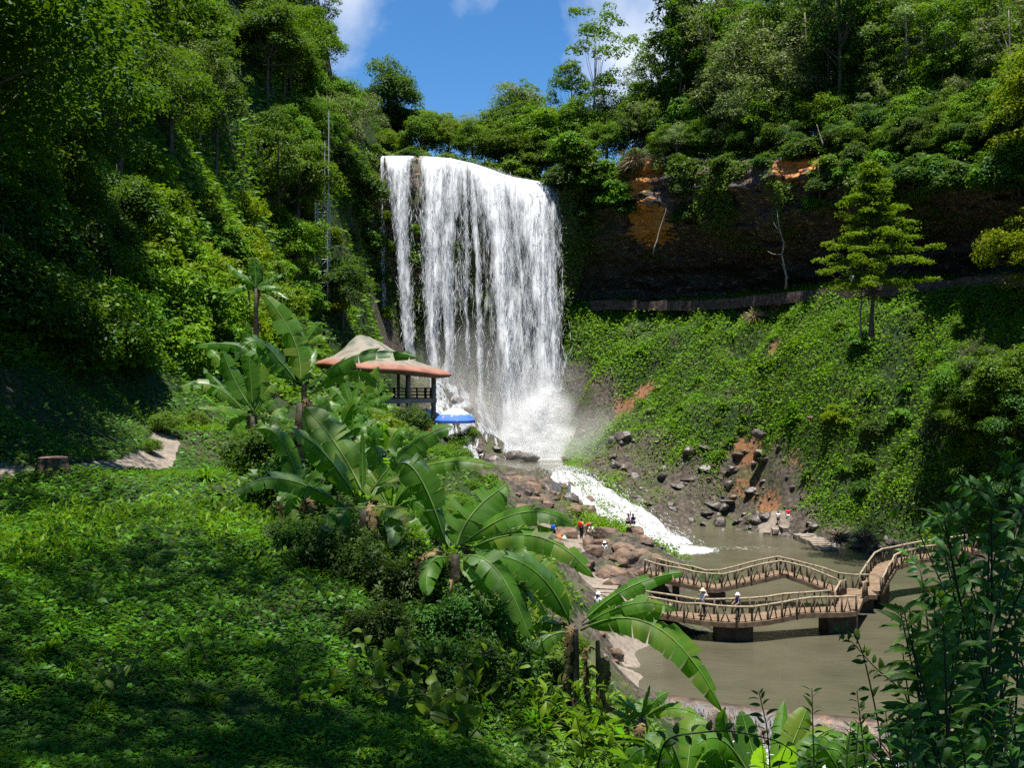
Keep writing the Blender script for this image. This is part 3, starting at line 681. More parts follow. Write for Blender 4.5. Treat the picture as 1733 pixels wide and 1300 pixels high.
def crown_mesh(name, clumps, radii, per, L, mat, seed, squash=0.75, shell=0.55, up=.5, aspect=.5):
    rs = np.random.default_rng(seed); Vs = []; As = []; n0 = 0; Qs = []
    for c, r in zip(clumps, radii):
        n = max(6, int(per*(r/np.mean(radii))**2))
        d = nrmz(rs.normal(size=(n, 3))); d[:, 2] = np.where(d[:, 2] < -0.35, -d[:, 2], d[:, 2])
        rr = r*(shell+(1-shell)*rs.random(n)**0.6)
        lump = 1+0.6*fbm(d*1.7+seed+c*0.37, 2, seed)
        p = c + d*(rr*lump)[:, None]*np.array([1, 1, squash])
        ll = L*rs.uniform(.65, 1.35, n)
        V, q = leafquads(p, d, rs, ll, ll*aspect*rs.uniform(.8, 1.2, n), up)
        tone = np.clip(rs.normal(0.5, .22, n) + rs.normal(0, .10), 0, 1)
        Vs.append(V); As.append(np.repeat(tone, 4)); Qs.append(q+n0); n0 += len(V)
    return mk(name, np.concatenate(Vs), [np.concatenate(Qs)], mat, {'rnd': np.concatenate(As)})
def wood_mesh(name, H, r0, clumps, mat, seed, limbs=True, lean=0.05, n=7, top=0.9):
    rs = np.random.default_rng(seed+99); mb = MB(); k = 9
    zt = np.linspace(-0.6, H*top, k); w = np.cumsum(rs.normal(0, lean*H/k, (k, 2)), axis=0)*0.5; w[:2] = 0
    tp = np.stack([w[:, 0], w[:, 1], zt], 1); rr = r0*(1-0.85*np.clip(zt/(H*top), 0, 1)); rr[0] *= 1.5
    V, f = tube(tp, rr, n); mb.add(V, f)
    if limbs:
        for c in clumps:
            zc = min(max(c[2]*0.55+H*0.08, H*.12), H*top*0.92)
            b = np.array([np.interp(zc, zt, tp[:, 0]), np.interp(zc, zt, tp[:, 1]), zc])
            mid = b*0.45+c*0.55 + np.array([0, 0, -0.1*np.linalg.norm(c-b)]) + rs.normal(0, .08, 3)*np.linalg.norm(c-b)
            rb = np.interp(zc, zt, rr)*0.42
            V, f = tube([b, (b+mid)/2+rs.normal(0, .03, 3), mid, c], [rb, rb*.75, rb*.5, rb*.15], 4, False); mb.add(V, f)
    return mb.mesh(name, mat, True)
PROTO = {}
def proto_tree(key, H, r0, kind, mat, seed, K=42, per=150, L=.42, bark=None, **kw):
    rs = np.random.default_rng(seed); c = []; r = []
    if kind == 'round':
        R_c = H*kw.get('w', .36); zc = H*.57; hz = H*.42
        if kw.get('canopy'): R_c = 11.0; zc = H*.80; hz = H*.15
        for _ in range(K):
            d = nrmz(rs.normal(size=3)); d[2] = abs(d[2])*1.0 - .35 if rs.random() < .8 else d[2]
            q_ = rs.uniform(.55, 1)
            if kw.get('canopy'): q_ = rs.uniform(.1, 1)**.5
            c.append([d[0]*R_c*q_, d[1]*R_c*q_, zc+d[2]*hz*q_]); r.append(H*rs.uniform(.075, .14))
    elif kind == 'tall':
        for _ in range(K):
            z = H*rs.uniform(.42, 1.0); a = rs.uniform(0, 6.28); w_ = H*kw.get('w', .17)*(0.35+math.sin(math.pi*(z/H-.38)/.66))*rs.uniform(.3, 1)
            c.append([w_*math.cos(a), w_*math.sin(a), z]); r.append(H*rs.uniform(.035, .075))
    elif kind == 'column':
        for _ in range(K):
            z = H*rs.uniform(.06, 1.0); a = rs.uniform(0, 6.28); w_ = H*.10*(1.15-abs(z/H-.75)*.9)*rs.uniform(.3, 1.1)
            c.append([w_*math.cos(a), w_*math.sin(a), z]); r.append(H*rs.uniform(.03, .06))
    elif kind == 'layer':
        lv = kw.get('levels', 9)
        for i in range(lv):
            z = H*(.30+.68*i/(lv-1)); w_ = H*.42*(1-(i/(lv-1))**1.5)+H*.05; nb = 8 if i < lv-2 else 4
            a0 = rs.uniform(0, 6.28)
            for j in range(nb):
                a = a0+j*6.28/nb+rs.normal(0, .25); lw = w_*rs.uniform(.45, 1.12); zj = rs.normal(0, H*.022)
                for f in (.38, .68, 1.0):
                    c.append([lw*f*math.cos(a), lw*f*math.sin(a), z+zj-lw*f*.06*rs.uniform(.2, 2.2)+rs.normal(0, H*.014)]); r.append(H*.078*(1.15-f*.3))
    elif kind == 'bush':
        for _ in range(K):
            d = nrmz(rs.normal(size=3)); d[2] = abs(d[2]); q_ = rs.uniform(.45, .9)
            c.append([d[0]*H*.62*q_, d[1]*H*.62*q_, H*.12+d[2]*H*.72*q_]); r.append(H*rs.uniform(.17, .28))
    c = np.array(c); r = np.array(r)
    sq = {'round': .72, 'tall': .8, 'column': 1.0, 'layer': .36, 'bush': .8}[kind]
    cm = crown_mesh('crown', c, r, per, L, GREENS[mat], seed+5, sq, up=.72 if kind == 'layer' else .5, aspect=kw.get('asp', .5))
    sub = c[np.linspace(0, len(c)-1, min(len(c), kw.get('nl', 22))).astype(int)]
    wm = wood_mesh('trunk', H, r0, sub, bark or M_BARK, seed, True, kw.get('lean', .05))
    PROTO[key] = (wm, cm, H)
def plant_tree(key, loc, h, rz=None, name='tree', label=None, cat='tree', group=None, sx=1.0):
    wm, cm, H = PROTO[key]
    rz = rng.uniform(0, 6.28) if rz is None else rz
    k = h/H
    e = empty(name, loc, rz, (k*sx, k*sx, k))
    tag(e, label, cat, group)
    ob('trunk', wm, e); ob('crown', cm, e)
    return e
proto_tree('round_a', 14, .32, 'round', 'mid', 1, 60, 250, .34)
proto_tree('round_b', 14, .30, 'round', 'dark', 2, 54, 250, .34, w=.32)
proto_tree('round_c', 13, .28, 'round', 'light', 3, 58, 240, .33, w=.4)
proto_tree('olive_a', 16, .30, 'round', 'olive', 4, 60, 150, .36, w=.30, asp=.35, bark=M_PALEBARK)
proto_tree('olive_b', 18, .28, 'tall', 'olive', 5, 60, 110, .38, w=.24, asp=.35, bark=M_PALEBARK)
proto_tree('tall_a', 24, .30, 'tall', 'mid', 6, 44, 120, .45, w=.24, bark=M_PALEBARK)
proto_tree('tall_b', 24, .34, 'tall', 'dark', 7, 54, 120, .45, w=.2)
proto_tree('column_a', 24, .34, 'column', 'dark', 8, 95, 85, .42)
proto_tree('layer_a', 16, .26, 'layer', 'lime', 9, 0, 150, .34, nl=90, asp=.42, levels=8)
proto_tree('yellow_a', 15, .3, 'round', 'yellow', 10, 60, 190, .34, w=.36)
proto_tree('bush_mid', 3.0, .06, 'bush', 'mid', 12, 26, 130, .26)
proto_tree('bush_dark', 3.0, .06, 'bush', 'dark', 13, 24, 130, .28)
proto_tree('bush_light', 2.6, .05, 'bush', 'light', 14, 26, 140, .20)
proto_tree('bush_yellow', 2.4, .05, 'bush', 'yellow', 15, 26, 120, .18)
proto_tree('near_a', 12, .30, 'round', 'dark', 16, 90, 260, .21, w=.42)
proto_tree('near_b', 12, .26, 'round', 'dark', 17, 90, 260, .19, w=.42)
proto_tree('nbush_mid', 2.6, .05, 'bush', 'mid', 18, 42, 200, .13)
proto_tree('nbush_dark', 2.6, .05, 'bush', 'dark', 19, 42, 200, .15)
proto_tree('canopy', 16, .34, 'round', 'dark', 30, 150, 200, .24, canopy=1)
KDESC_X = {'canopy': 'high canopied dark tree'}
GR = {}
def zone_plant(zone, items, desc, names):
    pass
KDESC = {'round_a': 'rounded mid green broadleaf tree', 'round_b': 'dark green broadleaf tree', 'round_c': 'pale green broadleaf tree with a wide crown', 'olive_a': 'grey green fine leaved tree', 'olive_b': 'slender grey green tree with pale trunk',
  'tall_a': 'tall open crowned tree with pale trunk', 'tall_b': 'tall dark narrow crowned tree', 'column_a': 'tall tree wrapped in climbing leaves', 'layer_a': 'tree with flat yellow green branch layers', 'yellow_a': 'yellow green leafy tree',
  'bush_mid': 'mid green leafy bush', 'bush_dark': 'dark green leafy bush', 'bush_light': 'bright green small leaved bush', 'bush_yellow': 'yellow green bush', 'near_a': 'dark leaved spreading tree', 'near_b': 'deep green spreading tree', 'nbush_mid': 'mid green dense shrub', 'nbush_dark': 'dark green dense shrub', 'canopy': 'high canopied dark tree'}
ORD = ['', 'second', 'third', 'fourth', 'fifth', 'sixth', 'seventh', 'eighth', 'ninth', 'tenth', 'eleventh', 'twelfth']
PLANTED = []
def put(key, loc, h, zone, sx=1.0, name=None):
    isb = 'bush' in key
    e = plant_tree(key, loc, h, None, name or ('shrub' if isb else 'tree'), None, 'shrub' if isb else 'tree', None, sx)
    PLANTED.append((e, key, zone, loc[0]/max(loc[1], 1)))
    return e
def label_planted():
    g = {}
    for e, k, z, s in PLANTED: g.setdefault((k, z), []).append((s, e))
    for (k, z), l in g.items():
        l.sort(key=lambda t: t[0]); d = KDESC[k]; n = len(l)
        grp = ('shrubs ' if 'bush' in k else 'trees ')+z
        for i, (s, e) in enumerate(l):
            e['group'] = grp
            if n == 1: e['label'] = '%s %s' % (d, z)
            elif n <= 12:
                e['label'] = ('leftmost %s %s' % (d, z)) if i == 0 else ('rightmost %s %s' % (d, z)) if i == n-1 else ('%s %s from the left %s' % (ORD[i], d, z))
            else: e['label'] = '%s %s' % (d, z)
            while len(e['label'].split()) > 16: e['label'] = e['label'].replace(' broadleaf', '', 1) if ' broadleaf' in e['label'] else e['label'].replace(' leafy', '', 1) if ' leafy' in e['label'] else e['label'].replace(' with pale trunk', '', 1) if ' with pale trunk' in e['label'] else e['label'].replace(' with a wide crown', '', 1) if ' with a wide crown' in e['label'] else e['label'].replace(' open crowned', '', 1)[:400] if ' open crowned' in e['label'] else ' '.join(e['label'].split()[:16])
def gsurf(x, y): return float(surf(np.array([x]), np.array([y]))[0][0])
def gpt(px, d, dz=0.0):
    x = (px-CX)/F*d; return np.array([x, d, gsurf(x, d)+dz])
# --- left hillside forest: rows up the slope
Z_LH = 'on the steep left hillside'
zz = []
for d in np.arange(40, 150, 5.6):
    for x in np.arange(-75, -8, 4.8):
        xx = x+rng.uniform(-2, 2); dd = d+rng.uniform(-2.2, 2.2)
        zz.append((xx, dd))
zz = np.array(zz); hh = surf(zz[:, 0], zz[:, 1])[0]
for (x, d), z in zip(zz, hh):
    py = CY - z/d*F; px = CX+x/d*F
    if px < -60 or px > 655 or py > 470 or py < -90: continue
    low = (py > 300 and px > 180)
    if low and d < 88 and px < 540 and rng.random() < .75: continue
    if px > 540 and py > 330: continue
    if 505 < px < 585 and d < 98: continue
    k = rng.choice(['round_a', 'round_b', 'round_b', 'round_b', 'tall_b', 'olive_a', 'round_a', 'tall_b'])
    put(k, (x, d, z-.5), rng.uniform(8, 13)*(1.15 if k == 'tall_b' else 1), Z_LH)
# sunlit shrubs on the lower left slope
Z_LS = 'on the sunlit slope above the pavilion'
zz = np.stack([rng.uniform(180, 590, 230), rng.uniform(40, 112, 230)], 1)
xs_ = (zz[:, 0]-CX)/F*zz[:, 1]; hs_ = surf(xs_, zz[:, 1])[0]; cnt = 0
for (px, d), x, z in zip(zz, xs_, hs_):
    py = CY-z/d*F
    if not (330 < py < 640) or px < 215+(640-py)*0.02: continue
    if px > 480 and py > 560: continue
    if cnt > 72: break
    cnt += 1
    put(rng.choice(['bush_light', 'bush_light', 'bush_mid', 'bush_yellow']), (x, d, z-.35), rng.uniform(1.6, 3.8), Z_LS)
# dark near slope on the left
Z_LN = 'on the shaded bank at the left edge'
zz = np.stack([rng.uniform(-60, 240, 130), rng.uniform(20, 46, 130)], 1)
xs_ = (zz[:, 0]-CX)/F*zz[:, 1]; hs_ = surf(xs_, zz[:, 1])[0]; cnt = 0
for (px, d), x, z in zip(zz, xs_, hs_):
    py = CY-z/d*F
    if py > 640-(px < 60)*60 or py < 60: continue
    if segdist(np.array([x]), np.array([d]), TRAIL)[0] < 2.2: continue
    if cnt > 44: break
    cnt += 1
    put(rng.choice(['nbush_dark', 'nbush_dark', 'nbush_mid']), (x, d, z-.3), rng.uniform(1.6, 3.6), Z_LN)
for px, d, h, k in ((30, 30, 11, 'near_a'), (150, 38, 10, 'near_a'), (-40, 24, 11, 'near_b'), (-120, 20, 12, 'near_a'), (-110, 30, 12, 'near_b'), (250, 52, 10, 'near_b'), (90, 46, 10, 'near_a'), (200, 60, 12, 'near_a')):
    p = gpt(px, d)
    if px > 100 or True: p = np.array([p[0]-1.5, p[1], gsurf(p[0]-1.5, p[1])-.4])
    put(k, p, h, Z_LN)
# --- shade trees standing just outside the frame, left of and behind the viewpoint
Z_SH = 'overhanging the grassy bank'
for x, y, h, sx in ((-8.8, 4.6, 17, .98), (.3, -3.4, 17, .8), (7.6, 3.0, 17, .58), (-20, 15, 17, .8), (-23, 27, 17, .75)):
    put('canopy', (x, y, gsurf(x, y)-.3), h, Z_SH, sx)
# --- forest beyond and right of the fall
Z_F = 'on the rim behind the waterfall lip'
for px, b, k, h in ((600,5,'round_b',9),(630,8,'round_a',8),(665,6,'bush_mid',3.2),(705,5,'bush_dark',3.0),(640,14,'round_b',13),(675,16,'round_a',12),(705,20,'round_b',17),(690,12,'round_c',7.5),(730,12,'round_a',7.5),(760,12,'round_c',7),(790,9,'round_a',6.5),
    (740,22,'round_c',10),(775,24,'olive_a',9.5),(810,16,'round_c',9),(835,22,'olive_a',11),(850,9,'round_a',8),(880,12,'round_a',10),(895,18,'round_b',14),(860,26,'round_c',12),(925,14,'round_a',12),(950,20,'olive_a',15),(965,10,'round_c',11),
    (985,8,'round_a',11),(930,7,'round_a',7),(880,6.5,'bush_mid',4.2),(905,6,'bush_mid',4),(960,4,'round_b',7.5),(985,2.5,'bush_dark',4.2),(1020,3,'round_a',9),(1035,6,'round_b',12),(1050,12,'round_a',12),(1010,14,'round_b',11),(845,6,'bush_mid',3),(815,6,'bush_light',2.5),(865,6,'bush_mid',3.2),(760,6,'bush_light',2.2),(725,6,'bush_light',2.4)):
    put(k, plateau(px, b)-[0, 0, .3+(h*.15 if b > 4 else 0)], h*(1.42 if (b > 6 and px > 715) else 1.0), Z_F)
Z_R = 'on the cliff top right of the waterfall'
for i, px in enumerate(np.arange(1060, 1800, 21)):
    for b0, lo, hi in ((1.8, 5, 8), (6.5, 9, 14), (12.5, 13, 19), (20, 16, 23), (28, 18, 26)):
        if rng.random() < (.12 if b0 > 2 else .3): continue
        if b0 < 2 and 1070 < px < 1120: continue
        d_ = np.interp(px, ST[:, 0], ST[:, 1]); fac = np.clip(d_/125, .6, 1)
        k = rng.choice(['round_a', 'round_b', 'round_c', 'olive_a', 'olive_b', 'tall_a', 'tall_b', 'round_a']) if b0 > 2 else rng.choice(['round_a', 'bush_dark', 'bush_mid', 'olive_a', 'round_b'])
        pxx = px+rng.uniform(-10, 10)
        h = rng.uniform(lo, hi)*fac*(1.2 if k[:4] in ('tall', 'colu') else 1)
        if 'bush' in k: h = rng.uniform(2.5, 4.2)
        if 1040 < pxx < 1075 and b0 > 10: h *= .6
        put(k, plateau(pxx, b0+rng.uniform(-1.5, 1.5))-[0, 0, .4+(h*.22 if k[:5] in ('round', 'olive') and b0 < 15 else 0)], h, Z_R)
# --- single trees that stand out
def solo(key, loc, h, label, sx=1.0, name='tree', rz=None):
    e = plant_tree(key, loc, h, rz, name, label, 'tree', None, sx); return e
for px, b0, h in ((1195, 6, 19), (1245, 8, 20), (1280, 5.5, 16), (1225, 4, 13)): put('olive_a', plateau(px, b0)-[0, 0, 1.5], h, 'in the pale grey green stand above the cliff')
solo('tall_a', plateau(1003, 9), 26, 'tall thin tree with sparse crown standing highest against the blue sky', .95)
for px, b0, k, h in ((1062, 12, 'tall_b', 19), (1120, 5, 'column_a', 22), (1112, 13, 'tall_b', 30), (1140, 9, 'olive_b', 24)): put(k, plateau(px, b0)-[0, 0, .4], h, Z_F.replace('behind the waterfall lip', 'above the orange rock patch'))
solo('column_a', plateau(1093, 8), 30, 'tall vine wrapped tree standing against the sky above the orange rock patch', 1.15)
solo('round_b', plateau(702, 16), 19, 'big dark rounded tree on the skyline left of the waterfall', .8)
solo('tall_b', plateau(1353, 7), 31, 'very tall tree with long bare trunk in the forest above the smaller orange earth patch', .8)
solo('round_b', plateau(897, 13), 13.5, 'dark conical tree on the skyline directly behind the middle of the falls', .62)
p = gpt(1478, 88); solo('layer_a', P(1475, 560, 88), 14.6, 'sunlit tree with flat yellow green branch layers on the slope below the dark cliff', .84)
for px, b0, h, s in ((1742, 2.5, 15, 1.0), (1790, 2, 16, 1.0), (1705, 9, 15, .9), (1760, 9, 19, 1.0)):
    put('yellow_a', plateau(px, b0)-[0, 0, 2.5], h, 'at the top right edge', s)
# --- bushes hanging over the rim and on ledges of the cliff
Z_C = 'clinging to the cliff face right of the waterfall'
for _ in range(46):
    px = rng.uniform(960, 1740); u = u_of_px(px); t = rng.choice([.97, .9, .8, .66, .99, .98])
    if abs(px-1090) < 34 and t < .95: continue
    if abs(px-1345) < 30 and t > .9: continue
    p, nx, ny = wall(np.array([u]), np.array([t])); p = p[0] - np.array([nx[0], ny[0], 0])*.8
    put(rng.choice(['bush_dark', 'bush_mid', 'bush_dark']), p-[0, 0, 1.2], rng.uniform(1.8, 4.2)*(1.0 if t > .85 else .7), Z_C)
for px, py, h in ((965, 250, 5.5), (985, 270, 5), (1000, 295, 5), (1025, 300, 5.5), (1040, 330, 4.5), (945, 300, 4), (1010, 335, 4.0), (960, 290, 4), (1060, 350, 3.4)):
    put('bush_mid' if h > 4.2 else 'bush_dark', P(px, py+h*5, 146.5 if px < 1030 else 144.2), h, 'hanging over the rim right of the falls')
for px, py, d, h in ((585, 560, 126, 3.4), (610, 590, 128, 3.0), (640, 600, 134, 2.4), (600, 520, 132, 3.6), (560, 600, 112, 3), (650, 540, 140, 2.2), (625, 640, 124, 2.6), (590, 630, 112, 2.6), (590, 470, 133, 4), (615, 430, 137, 4.5), (640, 420, 141, 3), (570, 520, 128, 4), (620, 340, 139, 5), (600, 380, 136, 5), (640, 480, 141, 2.4), (570, 420, 130, 5), (705, 400, 145, 2.2), (703, 450, 145, 2.5), (650, 380, 142.6, 2.6), (655, 430, 142.6, 2.4), (590, 310, 134, 6), (560, 360, 128, 6)):
    put('bush_dark' if px < 645 else 'bush_light', P(px, py, d), h, 'on the dark cliff left of the falls')
# --- right slope
Z_RS = 'on the green slope below the cliff'
n = 330; zz = np.stack([rng.uniform(990, 1800, n), rng.uniform(60, 142, n)], 1)
xs_ = (zz[:, 0]-CX)/F*zz[:, 1]; hs_, rk_, pa_, so_ = surf(xs_, zz[:, 1]); cnt = 0
for (px, d), x, z, r_, s_ in zip(zz, xs_, hs_, rk_, so_):
    py = CY-z/d*F
    if not (500 < py < 900) or r_ > .35 or s_ > .35 or z < -12.5: continue
    if px < 1380 and rng.random() < .45: continue
    if cnt > 62: break
    cnt += 1
    k = rng.choice(['bush_mid', 'bush_light', 'bush_mid', 'bush_dark'] if px > 1420 else ['bush_light', 'bush_mid', 'bush_yellow', 'bush_light'])
    put(k, (x, d, z-.3), rng.uniform(1.0, 3.0) if px > 1400 else rng.uniform(.5, 1.3), Z_RS)
for px, d, h, k in ((1620, 93, 8, 'round_a'), (1680, 88, 8, 'round_b'), (1720, 85, 9, 'round_a'), (1640, 90, 7, 'round_a'), (1740, 82, 8, 'round_b'), (1700, 86, 7.5, 'round_a'), (1660, 89, 7, 'round_b'), (1690, 83, 6, 'round_b'), (1745, 90, 11, 'yellow_a')):
    p = gpt(px, d, -.4); put(k, p, h, Z_RS, 1.1)
# --- around the pavilion and behind the banana plants
Z_P = 'beside the pavilion'
for px, py, d, h, k in ((692, 738, 70, 2.6, 'nbush_dark'), (625, 760, 62, 3.0, 'bush_light'), (650, 770, 58, 2.8, 'bush_light'), (600, 750, 60, 2.6, 'bush_mid'), (575, 740, 68, 2.4, 'bush_mid'), (780, 765, 71, 1.8, 'nbush_mid'), (800, 745, 71, 1.2, 'nbush_mid'), (765, 800, 68, 2.6, 'nbush_mid'), (735, 810, 64, 2.8, 'nbush_mid'), (690, 800, 60, 2.6, 'bush_light'), (790, 830, 66, 2.2, 'nbush_dark'), (830, 850, 66, 2.4, 'nbush_mid')):
    put(k, P(px, py, d), h, Z_P)
Z_B = 'between the banana plants and the river'
n = 150; zz = np.stack([rng.uniform(640, 1060, n), rng.uniform(13, 62, n)], 1)
xs_ = (zz[:, 0]-CX)/F*zz[:, 1]; hs_, rk_, pa_, so_ = surf(xs_, zz[:, 1]); cnt = 0
for (px, d), x, z, r_, q_ in zip(zz, xs_, hs_, rk_, pa_):
    py = CY-z/d*F
    if not (820 < py < 1250) or r_ > .25 or q_ > .1 or z < -14.6 or (px > 930 and py < 1075) or (px > 880 and py < 980) : continue
    if cnt > 34: break
    cnt += 1
    put(rng.choice(['nbush_mid', 'nbush_mid', 'nbush_dark']), (x, d, z-.25), rng.uniform(.5, 1.0)*(0.6+d/40), Z_B)
# low dark shrubs under the banana plants
Z_U = 'in the shade under the banana plants'
for px, py, d, h in ((500, 800, 17.5, 1.5), (540, 810, 16.5, 1.4), (470, 800, 20, 1.4), (575, 900, 14.5, 1.2), (650, 900, 13.6, 1.3), (600, 960, 12.7, 1.0), (640, 985, 12.4, .9), (740, 990, 11.4, 1.0), (790, 1010, 11, .9), (430, 790, 22, 1.3), (400, 760, 25, 1.2), (690, 930, 14, 1.3), (560, 990, 12.4, .9), (640, 1010, 12, .9), (700, 1020, 11.5, 1.0), (760, 1060, 10.5, .8), (680, 960, 13, 1.0), (580, 930, 14, .9), (720, 940, 12.5, .8), (830, 1040, 11.5, .8), (640, 1080, 10, .6), (720, 1110, 9.5, .7), (800, 1120, 10, .7), (520, 960, 13.5, .8), (470, 840, 17.5, .9), (540, 850, 17, 1.0), (440, 745, 26, 1.6), (470, 770, 22, 1.3), (550, 790, 21, 1.4), (860, 1110, 10.6, .7), (900, 1060, 12, .8), (480, 930, 14, .6)):
    put('nbush_dark', (( px-CX)/F*d, d, gsurf((px-CX)/F*d, d)-.08), h, Z_U)
for px, d, h in ((280, 31, .9), (330, 34, .8), (420, 30, .9), (400, 27, .8), (255, 28, .6)):
    p = gpt(px, d, -.05); put('nbush_mid', p, h, 'beside the footpath on the sunlit grass')
# a fountain of arching blades: ferns and coarse grass tufts
def tuft(key, n, L, W, mat, seed, spread=.9):
    rs = np.random.default_rng(seed); Vs = []; Qs = []; As = []; n0 = 0
    for _ in range(n):
        a = rs.uniform(0, 6.28); o_ = np.array([math.cos(a), math.sin(a), 0]); sd = np.array([-o_[1], o_[0], 0]); l = L*rs.uniform(.6, 1.15); k = 6; t = np.linspace(0, 1, k)
        el = rs.uniform(.35, 1.35); c = o_[None]*(l*spread*np.cos(el)*t[:, None])+np.array([0, 0, 1.])[None]*(l*(np.sin(el)*t-.55*t**2.2)[:, None])
        w = W*np.sin(np.pi*np.clip(t*.92+.06, 0, 1))*rs.uniform(.7, 1.2)
        Vs.append(np.stack([c-sd*w[:, None], c+sd*w[:, None]], 1).reshape(-1, 3)); i = np.arange(k-1)*2; Qs.append(np.stack([i, i+1, i+3, i+2], -1)+n0); n0 += 2*k; As.append(np.full(2*k, np.clip(rs.normal(.5, .25), 0, 1)))
    PROTO[key] = mk('fronds', np.concatenate(Vs), [np.concatenate(Qs)], GREENS[mat], {'rnd': np.concatenate(As)})
GREENS['fern'] = leafmat('fern_frond', (.02, .07, .008), (.08, .19, .016), .40, gloss=.03)
tuft('fern', 34, 1.0, .05, 'fern', 41); tuft('tall_grass', 60, 1.0, .014, 'grass', 42, .6); tuft('coarse_grass', 70, 1.0, .03, 'fern', 43, .8)
def put_tuft(key, loc, h, lab, grp, nm):
    e = ob(nm, PROTO[key], None, loc); e.rotation_euler = (0, 0, rng.uniform(0, 6.28)); e.scale = (h*rng.uniform(.9, 1.3),)*2+(h,); tag(e, lab, 'plant', grp)
def tufts(n, reg, keys, smin, smax, lab, grp, cond, nm):
    k_ = 0
    for _ in range(n*8):
        if k_ >= n: break
        px = rng.uniform(reg[0], reg[1]); d = math.exp(rng.uniform(math.log(reg[2]), math.log(reg[3]))); x = (px-CX)/F*d; z, r_, p_, s_ = [float(a[0]) for a in surf(np.array([x]), np.array([d]))]
        py = CY-z/d*F
        if not (reg[4] < py < reg[5]) or p_ > .15 or s_ > .5 or not cond(px, py, z, r_) or segdist(np.array([x]), np.array([d]), TRAIL)[0] < .9: continue
        k_ += 1; put_tuft(keys[rng.integers(len(keys))], (x, d, z-.03), rng.uniform(smin, smax), lab, grp, nm)
tufts(60, (0, 760, 6.5, 18, 840, 1300), ['fern', 'coarse_grass', 'tall_grass'], .14, .34, 'small fern in the shaded ground cover of the near bank', 'ferns on the near bank', lambda px, py, z, r: True, 'fern')
tufts(34, (260, 620, 15, 36, 690, 860), ['tall_grass', 'coarse_grass'], .35, .7, 'tuft of tall sunlit grass on the terrace beside the footpath', 'grass tufts on the terrace', lambda px, py, z, r: px < 470 or py > 780, 'grass_tuft')
tufts(50, (740, 1010, 9, 22, 1000, 1300), ['tall_grass', 'fern', 'coarse_grass'], .35, .8, 'leafy grass tuft below the tall banana stem', 'grass tufts below the banana plants', lambda px, py, z, r: True, 'grass_tuft')
tufts(150, (960, 1720, 86, 146, 515, 880), ['coarse_grass', 'fern', 'coarse_grass'], .6, 2.2, 'coarse grass clump on the green slope below the cliff', 'grass clumps on the green slope', lambda px, py, z, r: z > -12.5 and r < .55 and float(fbm(np.array([[px*.012, py*.02, 0.]]), 3, 44)[0]) > -.02, 'grass_clump')
for px, d, h, k in ((505, 99, 12, 'round_a'), (580, 99.5, 8.5, 'round_b'), (500, 92, 9, 'round_c')):
    put(k, gpt(px, d, -.4), h, 'around the lattice mast')
for px, b0, k, h in ((1640, 4, 'round_a', 8), (1665, 3.4, 'round_b', 8), (1690, 4, 'round_a', 8), (1715, 3, 'round_b', 8), (1480, 3.5, 'round_a', 7), (1530, 3.4, 'round_b', 8), (1580, 3.6, 'round_a', 7.5), (1610, 3, 'round_b', 7), (1420, 3.5, 'round_a', 7), (1395, 3, 'round_b', 7), (1150, 3.6, 'round_a', 8), (1180, 3.4, 'round_b', 8), (1215, 3.6, 'round_a', 7.5), (1260, 3.2, 'round_b', 8), (1290, 3.4, 'round_a', 7.5), (1320, 3, 'round_b', 6.5)):
    put(k, plateau(px, b0)-[0, 0, h*.3], h, Z_R)
for px, b0, k, h in ((1165, 9, 'tall_a', 21), (1205, 11, 'olive_b', 21), (1240, 10, 'tall_b', 22), (1285, 9, 'olive_b', 20), (1320, 12, 'tall_a', 23), (1400, 10, 'tall_b', 20), (1445, 10, 'olive_b', 19), (1500, 9, 'tall_a', 18), (1550, 9, 'tall_b', 17), (1600, 9, 'olive_b', 16), (985, 16, 'tall_b', 19), (945, 22, 'tall_a', 18), (1040, 16, 'olive_b', 19)):
    put(k, plateau(px, b0)-[0, 0, .4], h, 'rising above the forest right of the waterfall')
label_planted()
